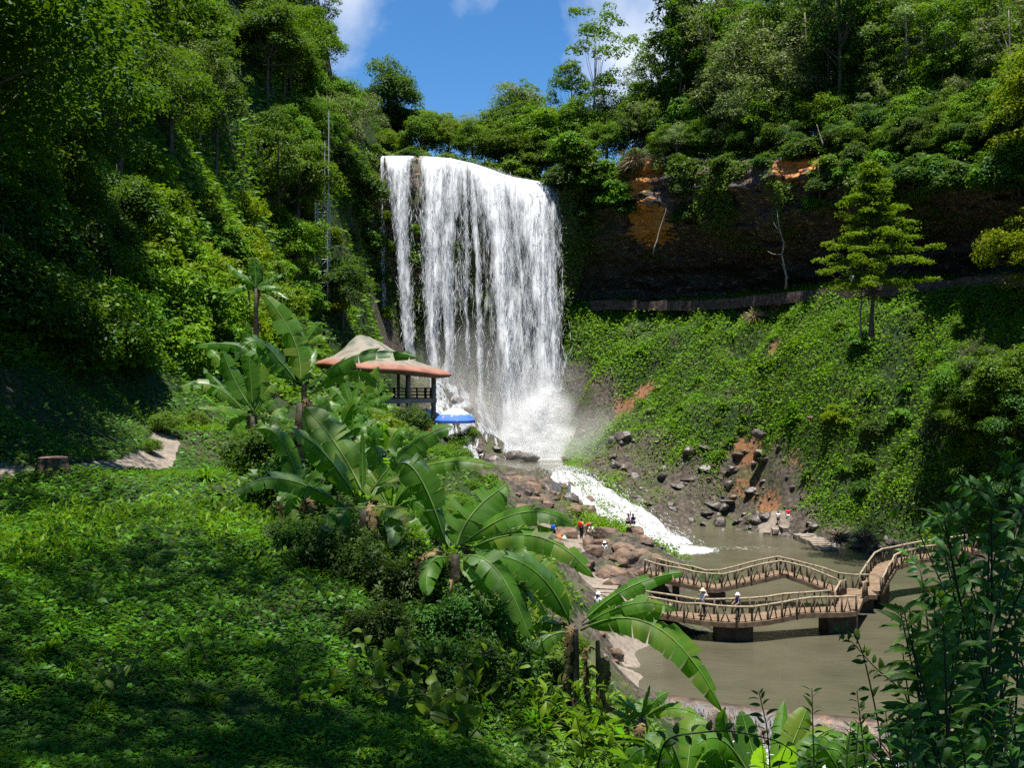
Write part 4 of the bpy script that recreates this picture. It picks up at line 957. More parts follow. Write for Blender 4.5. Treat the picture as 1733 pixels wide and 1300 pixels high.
# ---------- ground cover that nobody could count
def scatter(n, px0, px1, d0, d1):
    px = rng.uniform(px0, px1, n); d = np.exp(rng.uniform(np.log(d0), np.log(d1), n)); x = (px-CX)/F*d
    z, r, p, s = surf(x, d); e = .25
    zx = (H0(x+e, d)-H0(x-e, d))/(2*e); zy = (H0(x, d+e)-H0(x, d-e))/(2*e)
    nn = nrmz(np.stack([-zx, -zy, np.ones(n)], -1))
    return px, d, x, z, r, p, s, nn
def cover(name, n, rng_, L0, mat, fn, asp=.45, upright=.4, hgt=.5):
    px, d, x, z, r, p, s, nn = scatter(n, *rng_)
    py = CY-z/d*F; k = fn(px, py, d, x, z, r, p, s)
    x, d, z, nn = x[k], d[k], z[k], nn[k]; m_ = len(x)
    L = L0*d**.72*rng.uniform(.6, 1.4, m_)
    clump = fbm(np.stack([x, d, z], -1)*np.array([1, 1, 1])*1.1/np.maximum(d, 8)[:, None]*10, 3, 61)
    pos = np.stack([x, d, z], -1)+nn*(L*hgt*(rng.random(m_)+1.1*clump))[:, None]
    az = rng.uniform(0, 6.28, m_); hd = np.stack([np.cos(az), np.sin(az), np.zeros(m_)], -1)
    ax = nrmz(hd + nn*upright*rng.uniform(.0, 2.0, m_)[:, None]); nr_ = nrmz(nn + hd*rng.uniform(-.7, .4, m_)[:, None] + rng.normal(0, .25, (m_, 3)))
    nr_ = nrmz(nr_ - ax*np.sum(nr_*ax, -1, keepdims=True))
    V, q = flakes(pos, ax, nr_, L, L*asp*rng.uniform(.7, 1.2, m_))
    tone = np.clip(rng.normal(.5, .2, m_)+clump*.3+.45*fbm(np.stack([x, d, z], -1)*.35, 3, 66), 0, 1)
    o = ob(name, mk(name, V, [q], mat, {'rnd': np.repeat(tone, 4)}))
    return tag(o, kind='stuff')
fn_g = lambda px, py, d, x, z, r, p, s: (p < .3+.2*rng.random(len(p))) & (py > 560) & (r < .5)
fn_g0 = fn_g; fn_g = lambda *a: fn_g0(*a) & (segdist(a[3], a[2], TRAIL) > .40+.12*rng.random(len(a[0])))
fn_w = lambda *a: fn_g0(*a) & (segdist(a[3], a[2]+.4, TRAIL) > 1.5)
GREENS['cover'] = leafmat('ground_cover_leaf', (.014, .058, .010), (.055, .18, .022), .36, gloss=.05)
GREENS['weed'] = leafmat('weed_leaf', (.035, .10, .008), (.10, .23, .015), .42, gloss=.03)
cover('ground_cover', 210000, (-260, 900, 3.2, 48), .0105, GREENS['cover'], fn_g, .62, .25, 1.2)
cover('grass', 60000, (-260, 900, 3.2, 48), .018, GREENS['grass'], lambda *a: fn_g(*a) & (fbm(np.stack([a[3]*.5, a[2]*.5, a[3]*0], -1), 3, 14) > .02), .10, 1.2, .5)
cover('weeds', 17000, (-60, 700, 9, 44), .017, GREENS['grass'], lambda *a: fn_w(*a) & (fbm(np.stack([a[3]*.35, a[2]*.25, a[3]*0], -1), 3, 15) > .02+.12*rng.normal(size=len(a[0]))), .42, .9, 1.8)
cover('undergrowth', 150000, (-150, 660, 18, 135), .021, GREENS['mid'], lambda px, py, d, x, z, r, p, s: (p < .3) & (py < 720) & (py > 60) & (r < .5) & ((z > .4) | (d > 50)), .5, .3, .9)
cover('bank_undergrowth', 120000, (600, 1750, 6, 80), .015, GREENS['mid'], lambda px, py, d, x, z, r, p, s: (p < .12) & (r < .3) & (z > -15.2), .5, .5, .9)
sl_ok = lambda px, py, d, x, z, r, p, s: (p < .2) & (r < .46+.45*rng.random(len(r))) & (s < .5*rng.random(len(s))+.15) & (z > -14.9) & (py > 470)
pn = lambda a, sc, sd: fbm(np.stack([a[3]*sc, a[2]*sc, a[4]*sc], -1), 4, sd)
GREENS['slope'] = leafmat('slope_leaf', (.034, .085, .008), (.13, .245, .018), .38, gloss=.03)
cover('slope_plants', 260000, (955, 1760, 84, 152), .0085, GREENS['slope'], lambda *a: sl_ok(*a) & (pn(a, .22, 81) > -.16+.2*rng.normal(size=len(a[0]))), .6, .35, 1.4)
cover('slope_undergrowth', 80000, (955, 1780, 80, 152), .0105, GREENS['mid'], lambda *a: sl_ok(*a) & (pn(a, .30, 82) > .02+.1*rng.normal(size=len(a[0]))), .5, .6, 2.2)
cover('slope_grass', 150000, (955, 1760, 84, 152), .012, GREENS['weed'], lambda *a: sl_ok(*a) & (pn(a, .16, 83) > .02+.12*rng.normal(size=len(a[0]))), .16, 1.1, 1.0)
cover('dry_growth', 26000, (940, 1750, 70, 150), .011, GREENS['dry'], lambda *a: (a[6] < .2) & (a[4] > -15) & (a[1] > 480) & (pn(a, .2, 84) < -.06), .14, 1.2, .8)
cover('rock_moss', 60000, (940, 1560, 84, 145), .0075, GREENS['weed'], lambda *a: (a[6] < .2) & (a[4] > -15) & (a[5] > .3) & (pn(a, .35, 85) > .0+.1*rng.normal(size=len(a[0]))), .6, .2, .5)
# climbing leaves on the wall behind the water and along the rim
n = 90000; u = rng.uniform(u_of_px(560), u_of_px(1800), n); t = rng.random(n)
p, nx, ny = wall(u, t)
h = fbm(np.stack([p[:, 0]*0.16, p[:, 1]*0.16, p[:, 2]*0.16], -1), 5, 21); sn = fbm(np.stack([p[:, 0]*.22, p[:, 1]*.22, p[:, 2]*.09], -1), 3, 71)
pxx = CX+p[:, 0]/p[:, 1]*F
k = (sn > np.where(t > .86, -.25, np.where(pxx < 960, .0, np.where(t > .58, .02, .2)))+.12*rng.normal(size=n)) & (blob(p[:, 0], p[:, 1], p[:, 2], ORC, ORR) < .35) & ~((t < .45) & (pxx > 960)) & ~((t > .8) & (pxx > 640) & (pxx < 935))
p, nx, ny, h = p[k], nx[k], ny[k], h[k]; m_ = len(p)
od = np.stack([-nx, -ny, np.full(m_, .15)], -1); p = p - np.stack([nx, ny, 0*nx], -1)*(1.0-h*2.2+rng.random(m_)*.8)[:, None]
n2_ = 26000; u2 = rng.uniform(u_of_px(600), u_of_px(1850), n2_); b2 = rng.uniform(.6, 13, n2_); x2, y2, z2, uc2, ri2, nx2, ny2 = station(u2); z2 = rim_z(u2, b2)
p2 = np.stack([x2+nx2*b2, y2+ny2*b2, z2+rng.uniform(-.1, .9, n2_)], -1); px2 = CX+p2[:, 0]/p2[:, 1]*F; k2 = ~((px2 > 640) & (px2 < 930) & (b2 < 3.5)) & (blob(p2[:, 0], p2[:, 1], p2[:, 2], ORC, ORR) < .3)
p = np.concatenate([p, p2[k2]]); od = np.concatenate([od, np.tile([0, -.5, .8], (k2.sum(), 1))]); m_ = len(p)
L = rng.uniform(.25, .6, m_); V, q = leafquads(p, nrmz(od), rng, L, L*.5, .3)
tag(ob('cliff_creepers', mk('cliff_creepers', V, [q], GREENS['mid'], {'rnd': np.repeat(np.clip(rng.normal(.45, .25, m_), 0, 1), 4)})), kind='stuff')
# ---------- BANANA PLANTS
m, nt, out = newmat('banana_leaf'); M_BAN = m
r = attr(nt, 'rnd'); nz = noise(nt, 6, 3, coord(nt))
c = ramp(nt, math_(nt, 'MULTIPLY_ADD', nz, 0.3), [(0, (.020, .070, .006)), (.75, (.065, .168, .012)), (1, (.14, .18, .02))])
md = [n for n in nt.nodes if n.type == 'MATH'][0]; nt.links.new(r, md.inputs[2]); md.inputs[1].default_value = 0.35
d = N(nt, 'BsdfDiffuse'); nt.links.new(c, d.inputs[0]); t = N(nt, 'BsdfTranslucent'); t.inputs[0].default_value = (.20, .42, .02, 1)
tc = ramp(nt, r, [(0, (.13, .34, .01)), (1, (.28, .52, .015))]); nt.links.new(tc, t.inputs[0])
mx = N(nt, 'MixShader'); mx.inputs[0].default_value = .55; nt.links.new(d.outputs[0], mx.inputs[1]); nt.links.new(t.outputs[0], mx.inputs[2])
g = N(nt, 'BsdfGlossy'); g.inputs['Roughness'].default_value = .48
fr = N(nt, 'LayerWeight'); fr.inputs[0].default_value = .25
mx2 = N(nt, 'MixShader'); nt.links.new(math_(nt, 'MULTIPLY_ADD', fr.outputs['Fresnel'], .07), mx2.inputs[0])
[n for n in nt.nodes if n.type == 'MATH'][-1].inputs[2].default_value = .012
nt.links.new(mx.outputs[0], mx2.inputs[1]); nt.links.new(g.outputs[0], mx2.inputs[2]); nt.links.new(mx2.outputs[0], out.inputs[0])
M_RIB = plainmat('leaf_midrib', (.07, .13, .025), (.11, .18, .035), 8, .6)
M_STEM = plainmat('banana_stem', (.012, .010, .007), (.045, .038, .02), 9, .7, .5)
M_DRY = plainmat('dry_banana_leaf', (.085, .055, .024), (.22, .155, .07), 7, .85, .3)
def banana_leaf_mesh(base, tip, Wd, arch, rs, hint=(0, -.55, .85), mat=None, ragged=1.0, peak=None):
    base = np.asarray(base, float); tip = np.asarray(tip, float); Ln = np.linalg.norm(tip-base)
    mid = (base+tip)/2 + np.array([0, 0, 2*arch]) if peak is None else 2*np.asarray(peak)-(base+tip)/2
    K = 40; t = np.linspace(0, 1, K)[:, None]
    Pm = (1-t)**2*base + 2*t*(1-t)*mid + t**2*tip; T = nrmz(np.gradient(Pm, axis=0))
    S = nrmz(np.cross(T, np.asarray(hint, float)/np.linalg.norm(hint))); S = S*np.sign((S[0]*S).sum(-1, keepdims=True)+1e-9); Nn = np.cross(S, T); Nn = np.where(Nn[:, 2:] < -0.6, -Nn, Nn)
    tt = t[:, 0]; tb = np.clip((tt-.05)/.95, 0, 1)
    w = Wd*np.sin(np.pi*np.clip(tb, 0, 1)**.85)**.55*(tb > 0); w = np.where(tb > .93, w*np.clip(1-(tb-.93)*6, .25, 1), w)
    at = lambda arr, q_: np.stack([np.interp(q_, tt, arr[:, i]) for i in range(3)], -1)
    mb = MB(); vv = np.array([0, .33, .68, 1.0])
    dr0 = rs.uniform(.25, .55); lt = rs.uniform(.2, .75)
    for side in (-1, 1):
        cuts = [.05]
        while cuts[-1] < .97: cuts.append(min(cuts[-1]+rs.uniform(.03, .17)/max(ragged, .3), 1.0))
        for a, b in zip(cuts[:-1], cuts[1:]):
            mm = max(3, int((b-a)/.02)); q_ = np.linspace(a, b, mm); mc = (a+b)/2; gap = rs.uniform(.0, .24)*ragged
            dr = dr0+rs.normal(0, .24)*ragged; rows = []
            for v in vv:
                qq = mc+(q_-mc)*(1-gap*v*v)
                C0 = at(Pm, qq); s = at(S, qq)*side; n = at(Nn, qq); ww = np.interp(qq, tt, w)*v; fw = at(T, qq)
                ruf = 1+.03*np.sin(qq*60+side)*v
                rows.append(C0 + s*(ww*math.cos(dr)*ruf)[:, None] - n*(ww*math.sin(dr)*(.4+.6*v)-0.16*ww*(1-v))[:, None] + fw*(ww*.22)[:, None])
            V = np.concatenate(rows); idx = np.arange(len(V)).reshape(4, mm)
            q4 = np.stack([idx[:-1, :-1], idx[:-1, 1:], idx[1:, 1:], idx[1:, :-1]], -1).reshape(-1, 4)
            mb.add(V, [q4], 0, np.clip(lt+rs.normal(0, .10)+.25*np.sin(np.tile(q_, 4)*150)*.4, 0, 1))
    V, f = tube(Pm[::3]+Nn[::3]*.004, Wd*.05*(1-.8*tt[::3])+.002, 5); mb.add(V, f, 1)
    return mb.mesh('leaf', mat or [M_BAN, M_RIB], True)
NB = [0]
def banana(label, crown, d, leaves, base=None, r=.09, name='banana_plant', group='banana plants', ragged=1.0):
    """crown: pixel of the leaf bases; leaves: (tip px, tip py, half width m, arch m, depth change at the tip[, base px, base py][, peak px, py])"""
    NB[0] += 1; rs = np.random.default_rng(100+NB[0])
    cw = P(crown[0], crown[1], d)
    if base is None: bw = np.array([cw[0], d, gsurf(cw[0], d)])
    else: bw = P(base[0], base[1], d); bw[2] = max(bw[2], gsurf(bw[0], d)) if abs(bw[2]-gsurf(bw[0], d)) < .0 else gsurf(bw[0], d)
    bw[2] -= .08
    e = empty(name, bw); tag(e, label, 'banana plant', group)
    k = 7; tz = np.linspace(0, 1, k)[:, None]; pts = bw*(1-tz)+cw*tz + np.array([1, 0, 0])*np.sin(tz*3.14)*rs.normal(0, .03)
    mb = MB(); V, f = tube(pts-bw, r*(1.25-.75*tz[:, 0]), 10); mb.add(V, f, 0, .4)
    for _ in range(7):                                   # dry sheaths hanging down the stem
        i = rs.uniform(.2, .95); a = rs.uniform(0, 6.28); p0 = (bw*(1-i)+cw*i)-bw; ln = rs.uniform(.25, .6)*min(1, np.linalg.norm(cw-bw))
        o_ = np.array([math.cos(a), math.sin(a), 0]); pp = [p0+o_*r*.9, p0+o_*r*1.5-[0, 0, ln*.4], p0+o_*r*1.35-[0, 0, ln]]
        V, f = tube(pp, [r*.22, r*.2, r*.05], 4); mb.add(V, f, 1, .4)
    ob('stem', mb.mesh('stem', [M_STEM, M_DRY], True), e)
    for lf in leaves:
        tx, ty, hw, arch, dd = lf[:5]
        b = P(lf[5], lf[6], d) if len(lf) > 5 and lf[5] is not None else cw
        tp = P(tx, ty, d+dd); pk = P(lf[7], lf[8], d+dd*.5) if len(lf) > 7 else None
        steep = abs(nrmz(tp-b)[2])
        hint = (rs.normal(0, .25), -.9, .45) if steep > .75 else (rs.normal(0, .15), -.62, .8)
        me = banana_leaf_mesh(b-bw, tp-bw, hw, arch, rs, hint, None, ragged, None if pk is None else pk-bw)
        ob('leaf', me, e)
    for _ in range(rs.integers(2, 5)):                   # dry leaves hanging against the stem
        a = rs.uniform(0, 6.28); ln = rs.uniform(.45, .85)*min(1.6, cw[2]-bw[2]); o_ = np.array([math.cos(a), math.sin(a)*.7, 0]); c0 = cw-bw
        me = banana_leaf_mesh(c0+o_*r*.5, c0+o_*(r+.22)+[0, 0, -ln], .075, .05, rs, (math.cos(a), math.sin(a), .2), [M_DRY, M_DRY], 1.8, c0+o_*(r+.28)+[0, 0, -.05]); ob('dry_leaf', me, e)
    return e
banana('large banana plant whose leaf reaches across the pavilion roof while another points high', (509, 682), 17, [
  (446, 497, .235, .0, .4, 508, 650, 497, 575), (705, 606, .20, .0, -.6, 512, 665, 605, 602), (322, 588, .15, .0, .8, 500, 650, 420, 590), (399, 614, .16, .0, -.8, 500, 655, 440, 580),
  (432, 583, .24, .1, -.4, 502, 648), (643, 668, .15, .0, -.5, 518, 675, 590, 632), (534, 592, .10, .1, .6, 512, 655), (560, 745, .16, .0, -1.0, 515, 690, 555, 695), (470, 760, .14, .0, -.8, 505, 690, 470, 700)], (505, 790), .13)
banana('largest banana plant in the middle foreground with broad dark leaves and a rolled new leaf', (618, 862), 13, [
  (516, 690, .30, .0, .5, 616, 838, 570, 755), (613, 728, .045, .0, .2, 614, 835), (766, 722, .20, .0, .3, 628, 835, 695, 755), (842, 791, .15, .0, -.3, 640, 822, 745, 784),
  (398, 838, .17, .0, -.8, 600, 868, 480, 812), (489, 732, .21, .0, -.7, 606, 850, 545, 765), (578, 940, .14, .0, -.8, 606, 868, 582, 870), (700, 880, .16, .05, -.9, 630, 858), (560, 905, .13, .1, -.9, 606, 865, 560, 868), (672, 795, .17, .08, .7, 626, 845), (660, 930, .13, .1, -1.0, 625, 868, 665, 880)], (608, 1000), .12)
banana('banana plant with one broad sunlit leaf standing upright in front of the river rocks', (770, 938), 11, [
  (857, 822, .29, .0, .3, 772, 930, 800, 870), (972, 893, .16, .0, -.2, 780, 925, 885, 868), (1006, 979, .17, .0, -.5, 790, 933, 905, 908), (664, 798, .20, .0, .2, 757, 928, 705, 800), (897, 1086, .19, .0, -.7, 778, 945, 840, 965), (724, 1010, .14, .05, -.6, 760, 945, 728, 955), (700, 850, .14, .1, .8, 762, 930), (830, 1040, .13, .0, -.5, 775, 948, 812, 985)], (764, 1040), .10)
banana('banana plant with tall dark stem and very long leaf bending down over the pool', (973, 1066), 11.5, [
  (897, 944, .20, .0, .3, 970, 1055, 925, 985), (816, 940, .20, .0, -.3, 965, 1058, 905, 968), (1159, 969, .13, .0, .2, 985, 1055, 1065, 995), (1145, 1034, .125, .0, -.3, 990, 1058, 1075, 1022), (1108, 1060, .11, .0, .4, 985, 1060, 1050, 1040),
  (1224, 1208, .225, .0, -.6, 983, 1068, 1110, 1062), (880, 1105, .15, .0, .5, 962, 1066, 905, 1058), (905, 1150, .13, .0, -.4, 966, 1070, 915, 1090)], (962, 1245), .085)
banana('small banana plant with bright upright leaves beside the weir', (1086, 1216), 12, [
  (1088, 1182, .10, .0, .2), (1131, 1172, .085, .05, .1), (1040, 1190, .10, .06, -.2), (1184, 1212, .11, .0, -.3, 1090, 1216, 1135, 1200), (1006, 1228, .13, .0, -.4, 1084, 1220, 1045, 1212), (1100, 1160, .03, 0, 0)], (1083, 1292), .06)
banana('clump of bright banana leaves at the bottom edge in front of the weir', (1300, 1345), 9, [
  (1254, 1203, .12, .0, .3, 1292, 1340), (1366, 1198, .13, .0, .3, 1310, 1330, 1345, 1250), (1327, 1186, .085, .0, .5, 1310, 1330), (1224, 1200, .13, .0, -.2, 1285, 1340, 1235, 1250), (1412, 1236, .11, .0, .2, 1315, 1340, 1370, 1260), (1180, 1262, .13, .0, -.5, 1280, 1345, 1230, 1260), (1440, 1310, .12, .0, -.3, 1315, 1350, 1395, 1270),
  (1290, 1262, .12, .0, -.8, 1298, 1350), (1335, 1255, .13, .05, -.7, 1306, 1350), (1240, 1290, .13, .05, -.8, 1292, 1352), (1385, 1290, .12, .05, -.7, 1310, 1352)], (1300, 1420), .08, ragged=.6)
banana('group of pale banana leaves against the lit shrubs left of the large plant', (428, 705), 23, [
  (296, 664, .20, .0, -.4, 415, 700, 355, 652), (345, 622, .16, .0, .3, 420, 695, 375, 655), (352, 596, .17, .0, .5, 424, 690, 372, 610), (417, 543, .23, .0, .2, 428, 690), (376, 590, .24, .0, .2, 425, 692, 395, 640), (448, 612, .20, .0, .3, 430, 692), (462, 680, .17, .1, -.4), (405, 755, .16, .0, -.4, 425, 705, 395, 715), (330, 690, .15, .1, -.6), (470, 650, .17, .15, .3), (436, 760, .15, 0, -.6, 430, 708, 450, 720)], (428, 770), .12)
banana('young banana plant with two upright leaves beside the shaded grass', (516, 838), 15, [
  (486, 764, .20, .0, .1, 516, 832), (434, 727, .17, .0, .2, 510, 832, 475, 745), (545, 770, .15, .0, .4), (470, 850, .12, .1, -.5), (560, 830, .14, .1, -.3), (500, 900, .12, .0, -.5, 515, 842, 495, 850)], (518, 905), .07)
banana('pale green banana plant just left of the pavilion posts', (597, 700), 32, [
  (641, 620, .24, .0, .3), (655, 650, .22, .1, 0), (668, 668, .22, .12, -.3), (552, 650, .26, .1, .2), (545, 690, .24, .15, -.4), (655, 702, .22, .2, -.5), (610, 625, .22, .0, .6), (575, 628, .2, .0, .4), (640, 735, .22, .2, -.8), (560, 730, .22, .2, -.8), (680, 690, .2, .15, .2)], (598, 745), .14)
banana('small banana plant growing high among the sunlit shrubs on the left slope', (433, 488), 46, [
  (384, 447, .30, .1, .4), (431, 436, .36, .0, .2), (481, 463, .30, .1, 0), (476, 489, .26, .15, -.4), (490, 507, .24, .2, -.6), (410, 470, .3, .1, -.5), (380, 500, .26, .2, -.4)], (433, 540), .16)
banana('banana plant peeping out behind the large plant by the dark cliff', (515, 585), 42, [(556, 574, .26, .2, -.3), (545, 545, .26, .1, .3), (500, 540, .26, .0, .2), (478, 585, .25, .2, 0), (530, 610, .22, .2, -.5)], (515, 640), .14)
banana('half hidden banana plant with cut square leaf behind the bright upright leaf', (745, 885), 18, [(737, 820, .26, .0, .2), (772, 838, .2, .05, .2), (700, 852, .2, .1, -.2), (690, 890, .18, .1, -.4), (790, 880, .18, .1, -.4), (722, 905, .18, .1, -.5)], (745, 930), .09)
# dead stem with hanging dry leaves
dp = P(1014, 1085, 11.7); bz = gsurf(dp[0], 11.7); e = empty('dry_banana_stem', (dp[0], 11.7, bz-.1)); tag(e, 'dead brown banana stem with dry leaves hanging beside the tall dark stem', 'banana plant')
rs = np.random.default_rng(5); mb = MB(); hgt = dp[2]-bz
V, f = tube([[0, 0, 0], [.015, 0, hgt*.35], [.0, 0, hgt*.7], [-.02, 0, hgt+.1]], [.05, .045, .04, .025], 8); mb.add(V, f, 0); ob('stem', mb.mesh('stem', M_DRY, True), e)
for _ in range(9):
    z0 = hgt*rs.uniform(.45, 1.0); a = rs.uniform(0, 6.28); ln = rs.uniform(.3, .7)*z0; o_ = np.array([math.cos(a), math.sin(a), 0])
    me = banana_leaf_mesh(np.array([0, 0, z0])+o_*.03, np.array([0, 0, z0-ln])+o_*.1, .06, 0, rs, (math.cos(a), math.sin(a), .2), [M_DRY, M_DRY], 1.8, np.array([0, 0, z0-.02])+o_*.16); ob('dry_leaf', me, e)
def auto_leaves(crown, n, L, seed, hw):
    rs = np.random.default_rng(seed); out_ = []
    for i in range(n):
        a = math.radians(-10+200*(i+.5)/n+rs.normal(0, 9)); l = L*rs.uniform(.75, 1.1)
        tx = crown[0]+l*math.cos(a); up = l*math.sin(a)*.9; dro = l*.55*abs(math.cos(a))
        out_.append((tx, crown[1]-up+dro*.7, hw*rs.uniform(.8, 1.15), 0., rs.uniform(-.8, .8), crown[0], crown[1], crown[0]+l*.62*math.cos(a), crown[1]-up*.75-l*.16))
    return out_
for cr, d, n, L, hw, bs, lab in (((662, 868), 16.5, 8, 120, .2, (662, 930), 'banana plant squeezed behind the largest one with overlapping leaves'), ((566, 762), 21, 8, 95, .22, (566, 815), 'banana plant between the pavilion and the rolled new leaf'), ((856, 1000), 13.5, 8, 95, .16, (850, 1075), 'low banana plant half hidden between the two middle ones'),
    ((470, 850), 17.5, 7, 85, .17, (470, 905), 'small banana plant at the edge of the shaded grass'), ((700, 1000), 12.2, 7, 85, .13, (700, 1060), 'small shaded banana plant under the broad sunlit leaf'), ((1160, 1335), 8.6, 9, 125, .12, (1160, 1420), 'bright banana clump at the bottom edge left of the arching vine'), ((1440, 1350), 8.8, 9, 120, .12, (1440, 1430), 'bright banana clump at the bottom edge under the upright sprigs'), ((650, 775), 27, 7, 70, .22, (650, 815), 'pale small banana plant in front of the lit shrubs by the pavilion')):
    banana(lab, cr, d, auto_leaves(cr, n, L, int(cr[0]), hw), bs, .08)
# ---------- ROCKS
m, nt, out = newmat('boulder_stone'); M_ROCK = m
pv = posn(nt); n1 = noise(nt, 1.2, 6, pv, .65); n2 = noise(nt, .45, 3, pv); oi = nt.nodes.new('ShaderNodeObjectInfo').outputs['Random']
c = ramp(nt, n1, [(.25, (.026, .019, .014)), (.45, (.105, .070, .048)), (.62, (.20, .13, .088)), (.8, (.31, .225, .165))])
c = mixc(nt, ramp(nt, n2, [(.5, (0, 0, 0)), (.64, (.7, .7, .7))]), c, (.055, .05, .048))
principled(nt, out, c, .8, bump(nt, n1, 1.0, .3), .3)
m, nt, out = newmat('wet_dark_stone'); M_WET = m
pv = posn(nt); n1 = noise(nt, 1.4, 6, pv, .65)
c = ramp(nt, n1, [(.3, (.018, .015, .013)), (.5, (.06, .048, .04)), (.75, (.15, .12, .10))])
principled(nt, out, c, .42, bump(nt, n1, .9, .18), .5)
M_MOSS = plainmat('moss', (.045, .07, .012), (.10, .135, .03), 6, .95, .5)
import bmesh
def ico(sub):
    b = bmesh.new(); bmesh.ops.create_icosphere(b, subdivisions=sub, radius=1.0); b.verts.ensure_lookup_table()
    V = np.array([v.co[:] for v in b.verts]); Fc = np.array([[v.index for v in f.verts] for f in b.faces]); b.free(); return V, Fc
IV, IF = ico(4)
def rock_mesh(seed, mat, sc=(1, .85, .7), name='boulder', moss=False):
    d = nrmz(IV); r = 1+.42*fbm(d*1.1+seed*3.1, 3, seed)+.10*fbm(d*4+seed, 3, seed+1)
    rs = np.random.default_rng(seed); V = d*r[:, None]
    for _ in range(13):                                    # flat broken facets
        n = nrmz(rs.normal(size=3)); h = rs.uniform(.6, .86); s = V@n; V = V - np.maximum(s-h, 0)[:, None]*n*.85
    V = V*np.array(sc)
    me = mk(name, V, [IF], [mat, M_MOSS] if moss else mat, None, True)
    return me
RK = [rock_mesh(i, M_ROCK, (1, rng.uniform(.75, 1), rng.uniform(.55, .8))) for i in range(6)]
RW = [rock_mesh(i+20, M_WET, (1, rng.uniform(.75, 1), rng.uniform(.5, .75))) for i in range(5)]
def rock(me, loc, s, label=None, group=None, sz=None, name='boulder', rz=None):
    o = ob(name, me, None, loc); o.rotation_euler = (rng.normal(0, .15), rng.normal(0, .15), rng.uniform(0, 6.28) if rz is None else rz)
    o.scale = (s, s, s*(sz or 1)); return tag(o, label, 'rock', group)
def rpx(me, px, py, d, wpx, label, group=None, sz=None, sink=.35, mossy=False):
    s = wpx/2/F*d; p = P(px, py, d); return rock(me, p, s, label, group, sz)
rpx(RK[0], 1075, 905, 82, 46, 'block shaped brown boulder on which two people sit beside the cascade', sz=1.25)
rpx(RK[1], 1026, 908, 82.5, 60, 'wide brown boulder between the standing people and the sitting pair', sz=.95)
rpx(RK[2], 1078, 957, 78.5, 88, 'big mossy outcrop boulder at the river edge above the bridge end', sz=1.0)
rpx(RK[3], 1104, 962, 77, 48, 'tall reddish boulder standing in the water at the bridge end', sz=1.5)
rpx(RK[4], 1040, 976, 75.5, 48, 'rounded tan boulder above the pale stone path', sz=1.1)
rpx(RK[5], 1073, 982, 75, 50, 'dark brown boulder between two lighter ones at the foot of the outcrop', sz=1.1)
rpx(RK[1], 1008, 965, 77, 40, 'low tan boulder beside the crouching person', sz=.8)
rpx(RK[4], 1092, 920, 80, 30, 'small grey boulder below the block shaped one', sz=.8)
for _px, _py, _d, _w, _i, _l in ((1060, 950, 78, 74, 3, 'huge rounded brown boulder in the middle of the river outcrop'), (1102, 985, 75.2, 60, 0, 'big reddish boulder lowest at the river edge'), (1030, 998, 73.5, 50, 2, 'pale tan boulder at the top of the stone steps'), (965, 940, 80.5, 66, 4, 'broad flat tan rock below the person with the blue backpack'), (1005, 938, 79.8, 56, 5, 'flat brown rock behind the child in white'), (1060, 1000, 73, 46, 1, 'brown boulder beside the pale stone steps'), (985, 975, 77, 46, 0, 'low brown rock beside the path bend'), (1118, 1000, 74, 34, 4, 'dark boulder under the far bridge end'), (960, 905, 84.5, 50, 2, 'flat brown rock behind the bags')):
    rpx(RK[_i], _px, _py, _d, _w, _l, sz=.85)
rpx(RK[2], 985, 945, 80, 36, 'small brown boulder below the orange shirt')
for px, py, d, w_, l in ((870, 774, 135, 44, 'flat boulder in the upper pool below the falls'), (832, 777, 133, 40, 'left boulder in the row across the upper pool'), (895, 776, 131, 38, 'right boulder in the row across the upper pool'), (912, 800, 118, 34, 'low slab at the brink of the upper pool'), (960, 778, 129, 22, 'round boulder at the foot of the grey mound')):
    rpx(RW[int(px) % 5], px, py, d, w_, l, sz=.75)
for px, py, d, w_, l in ((932, 832, 103.5, 62, 'large dark wet boulder with a trickle running down beside the cascade'), (966, 846, 101.5, 34, 'dark wet boulder touching the left edge of the cascade'), (895, 822, 101, 70, 'long brown slab above the people'), (905, 852, 95, 46, 'brown boulder above the banana leaf tip'), (872, 842, 96, 40, 'leftmost brown boulder of the river rocks'), (945, 872, 92, 44, 'dark boulder behind the person in blue'), (985, 868, 94, 40, 'dark boulder behind the orange shirt'), (1005, 882, 92, 34, 'dark wet boulder at the cascade edge behind the wide boulder'), (1024, 876, 98.5, 15, 'small dark rock breaking the white cascade'), (1073, 842, 103.2, 13, 'small dark rock at the right edge of the cascade'), (1118, 930, 84, 22, 'dark rock at the foot of the cascade')):
    rpx(RW[int(py) % 5] if 'dark' in l else RK[int(py) % 6], px, py, d, w_, l, sz=.9)
for px, py, d, w_, l in ((1080, 732, 131, 62, 'big rounded dark boulder jutting from the foot of the green slope'), (1150, 728, 127, 44, 'dark overhanging rock beside the big rounded boulder'), (1175, 718, 124, 30, 'small dark rock in the green slope'), (1110, 715, 129, 48, 'dark rock under the pale moss patch'), (990, 735, 136, 34, 'wet rock beside the spray of the falls'), (1283, 735, 112, 34, 'broken brown rock above the orange earth'), (1370, 707, 100, 12, 'small pale round stone on the shaded slope'), (1225, 800, 113, 10, 'small pale stone on the scree')):
    rpx(RW[int(px) % 5] if 'pale' not in l or 'under' in l else RK[1], px, py, d, w_, l, sz=.9)
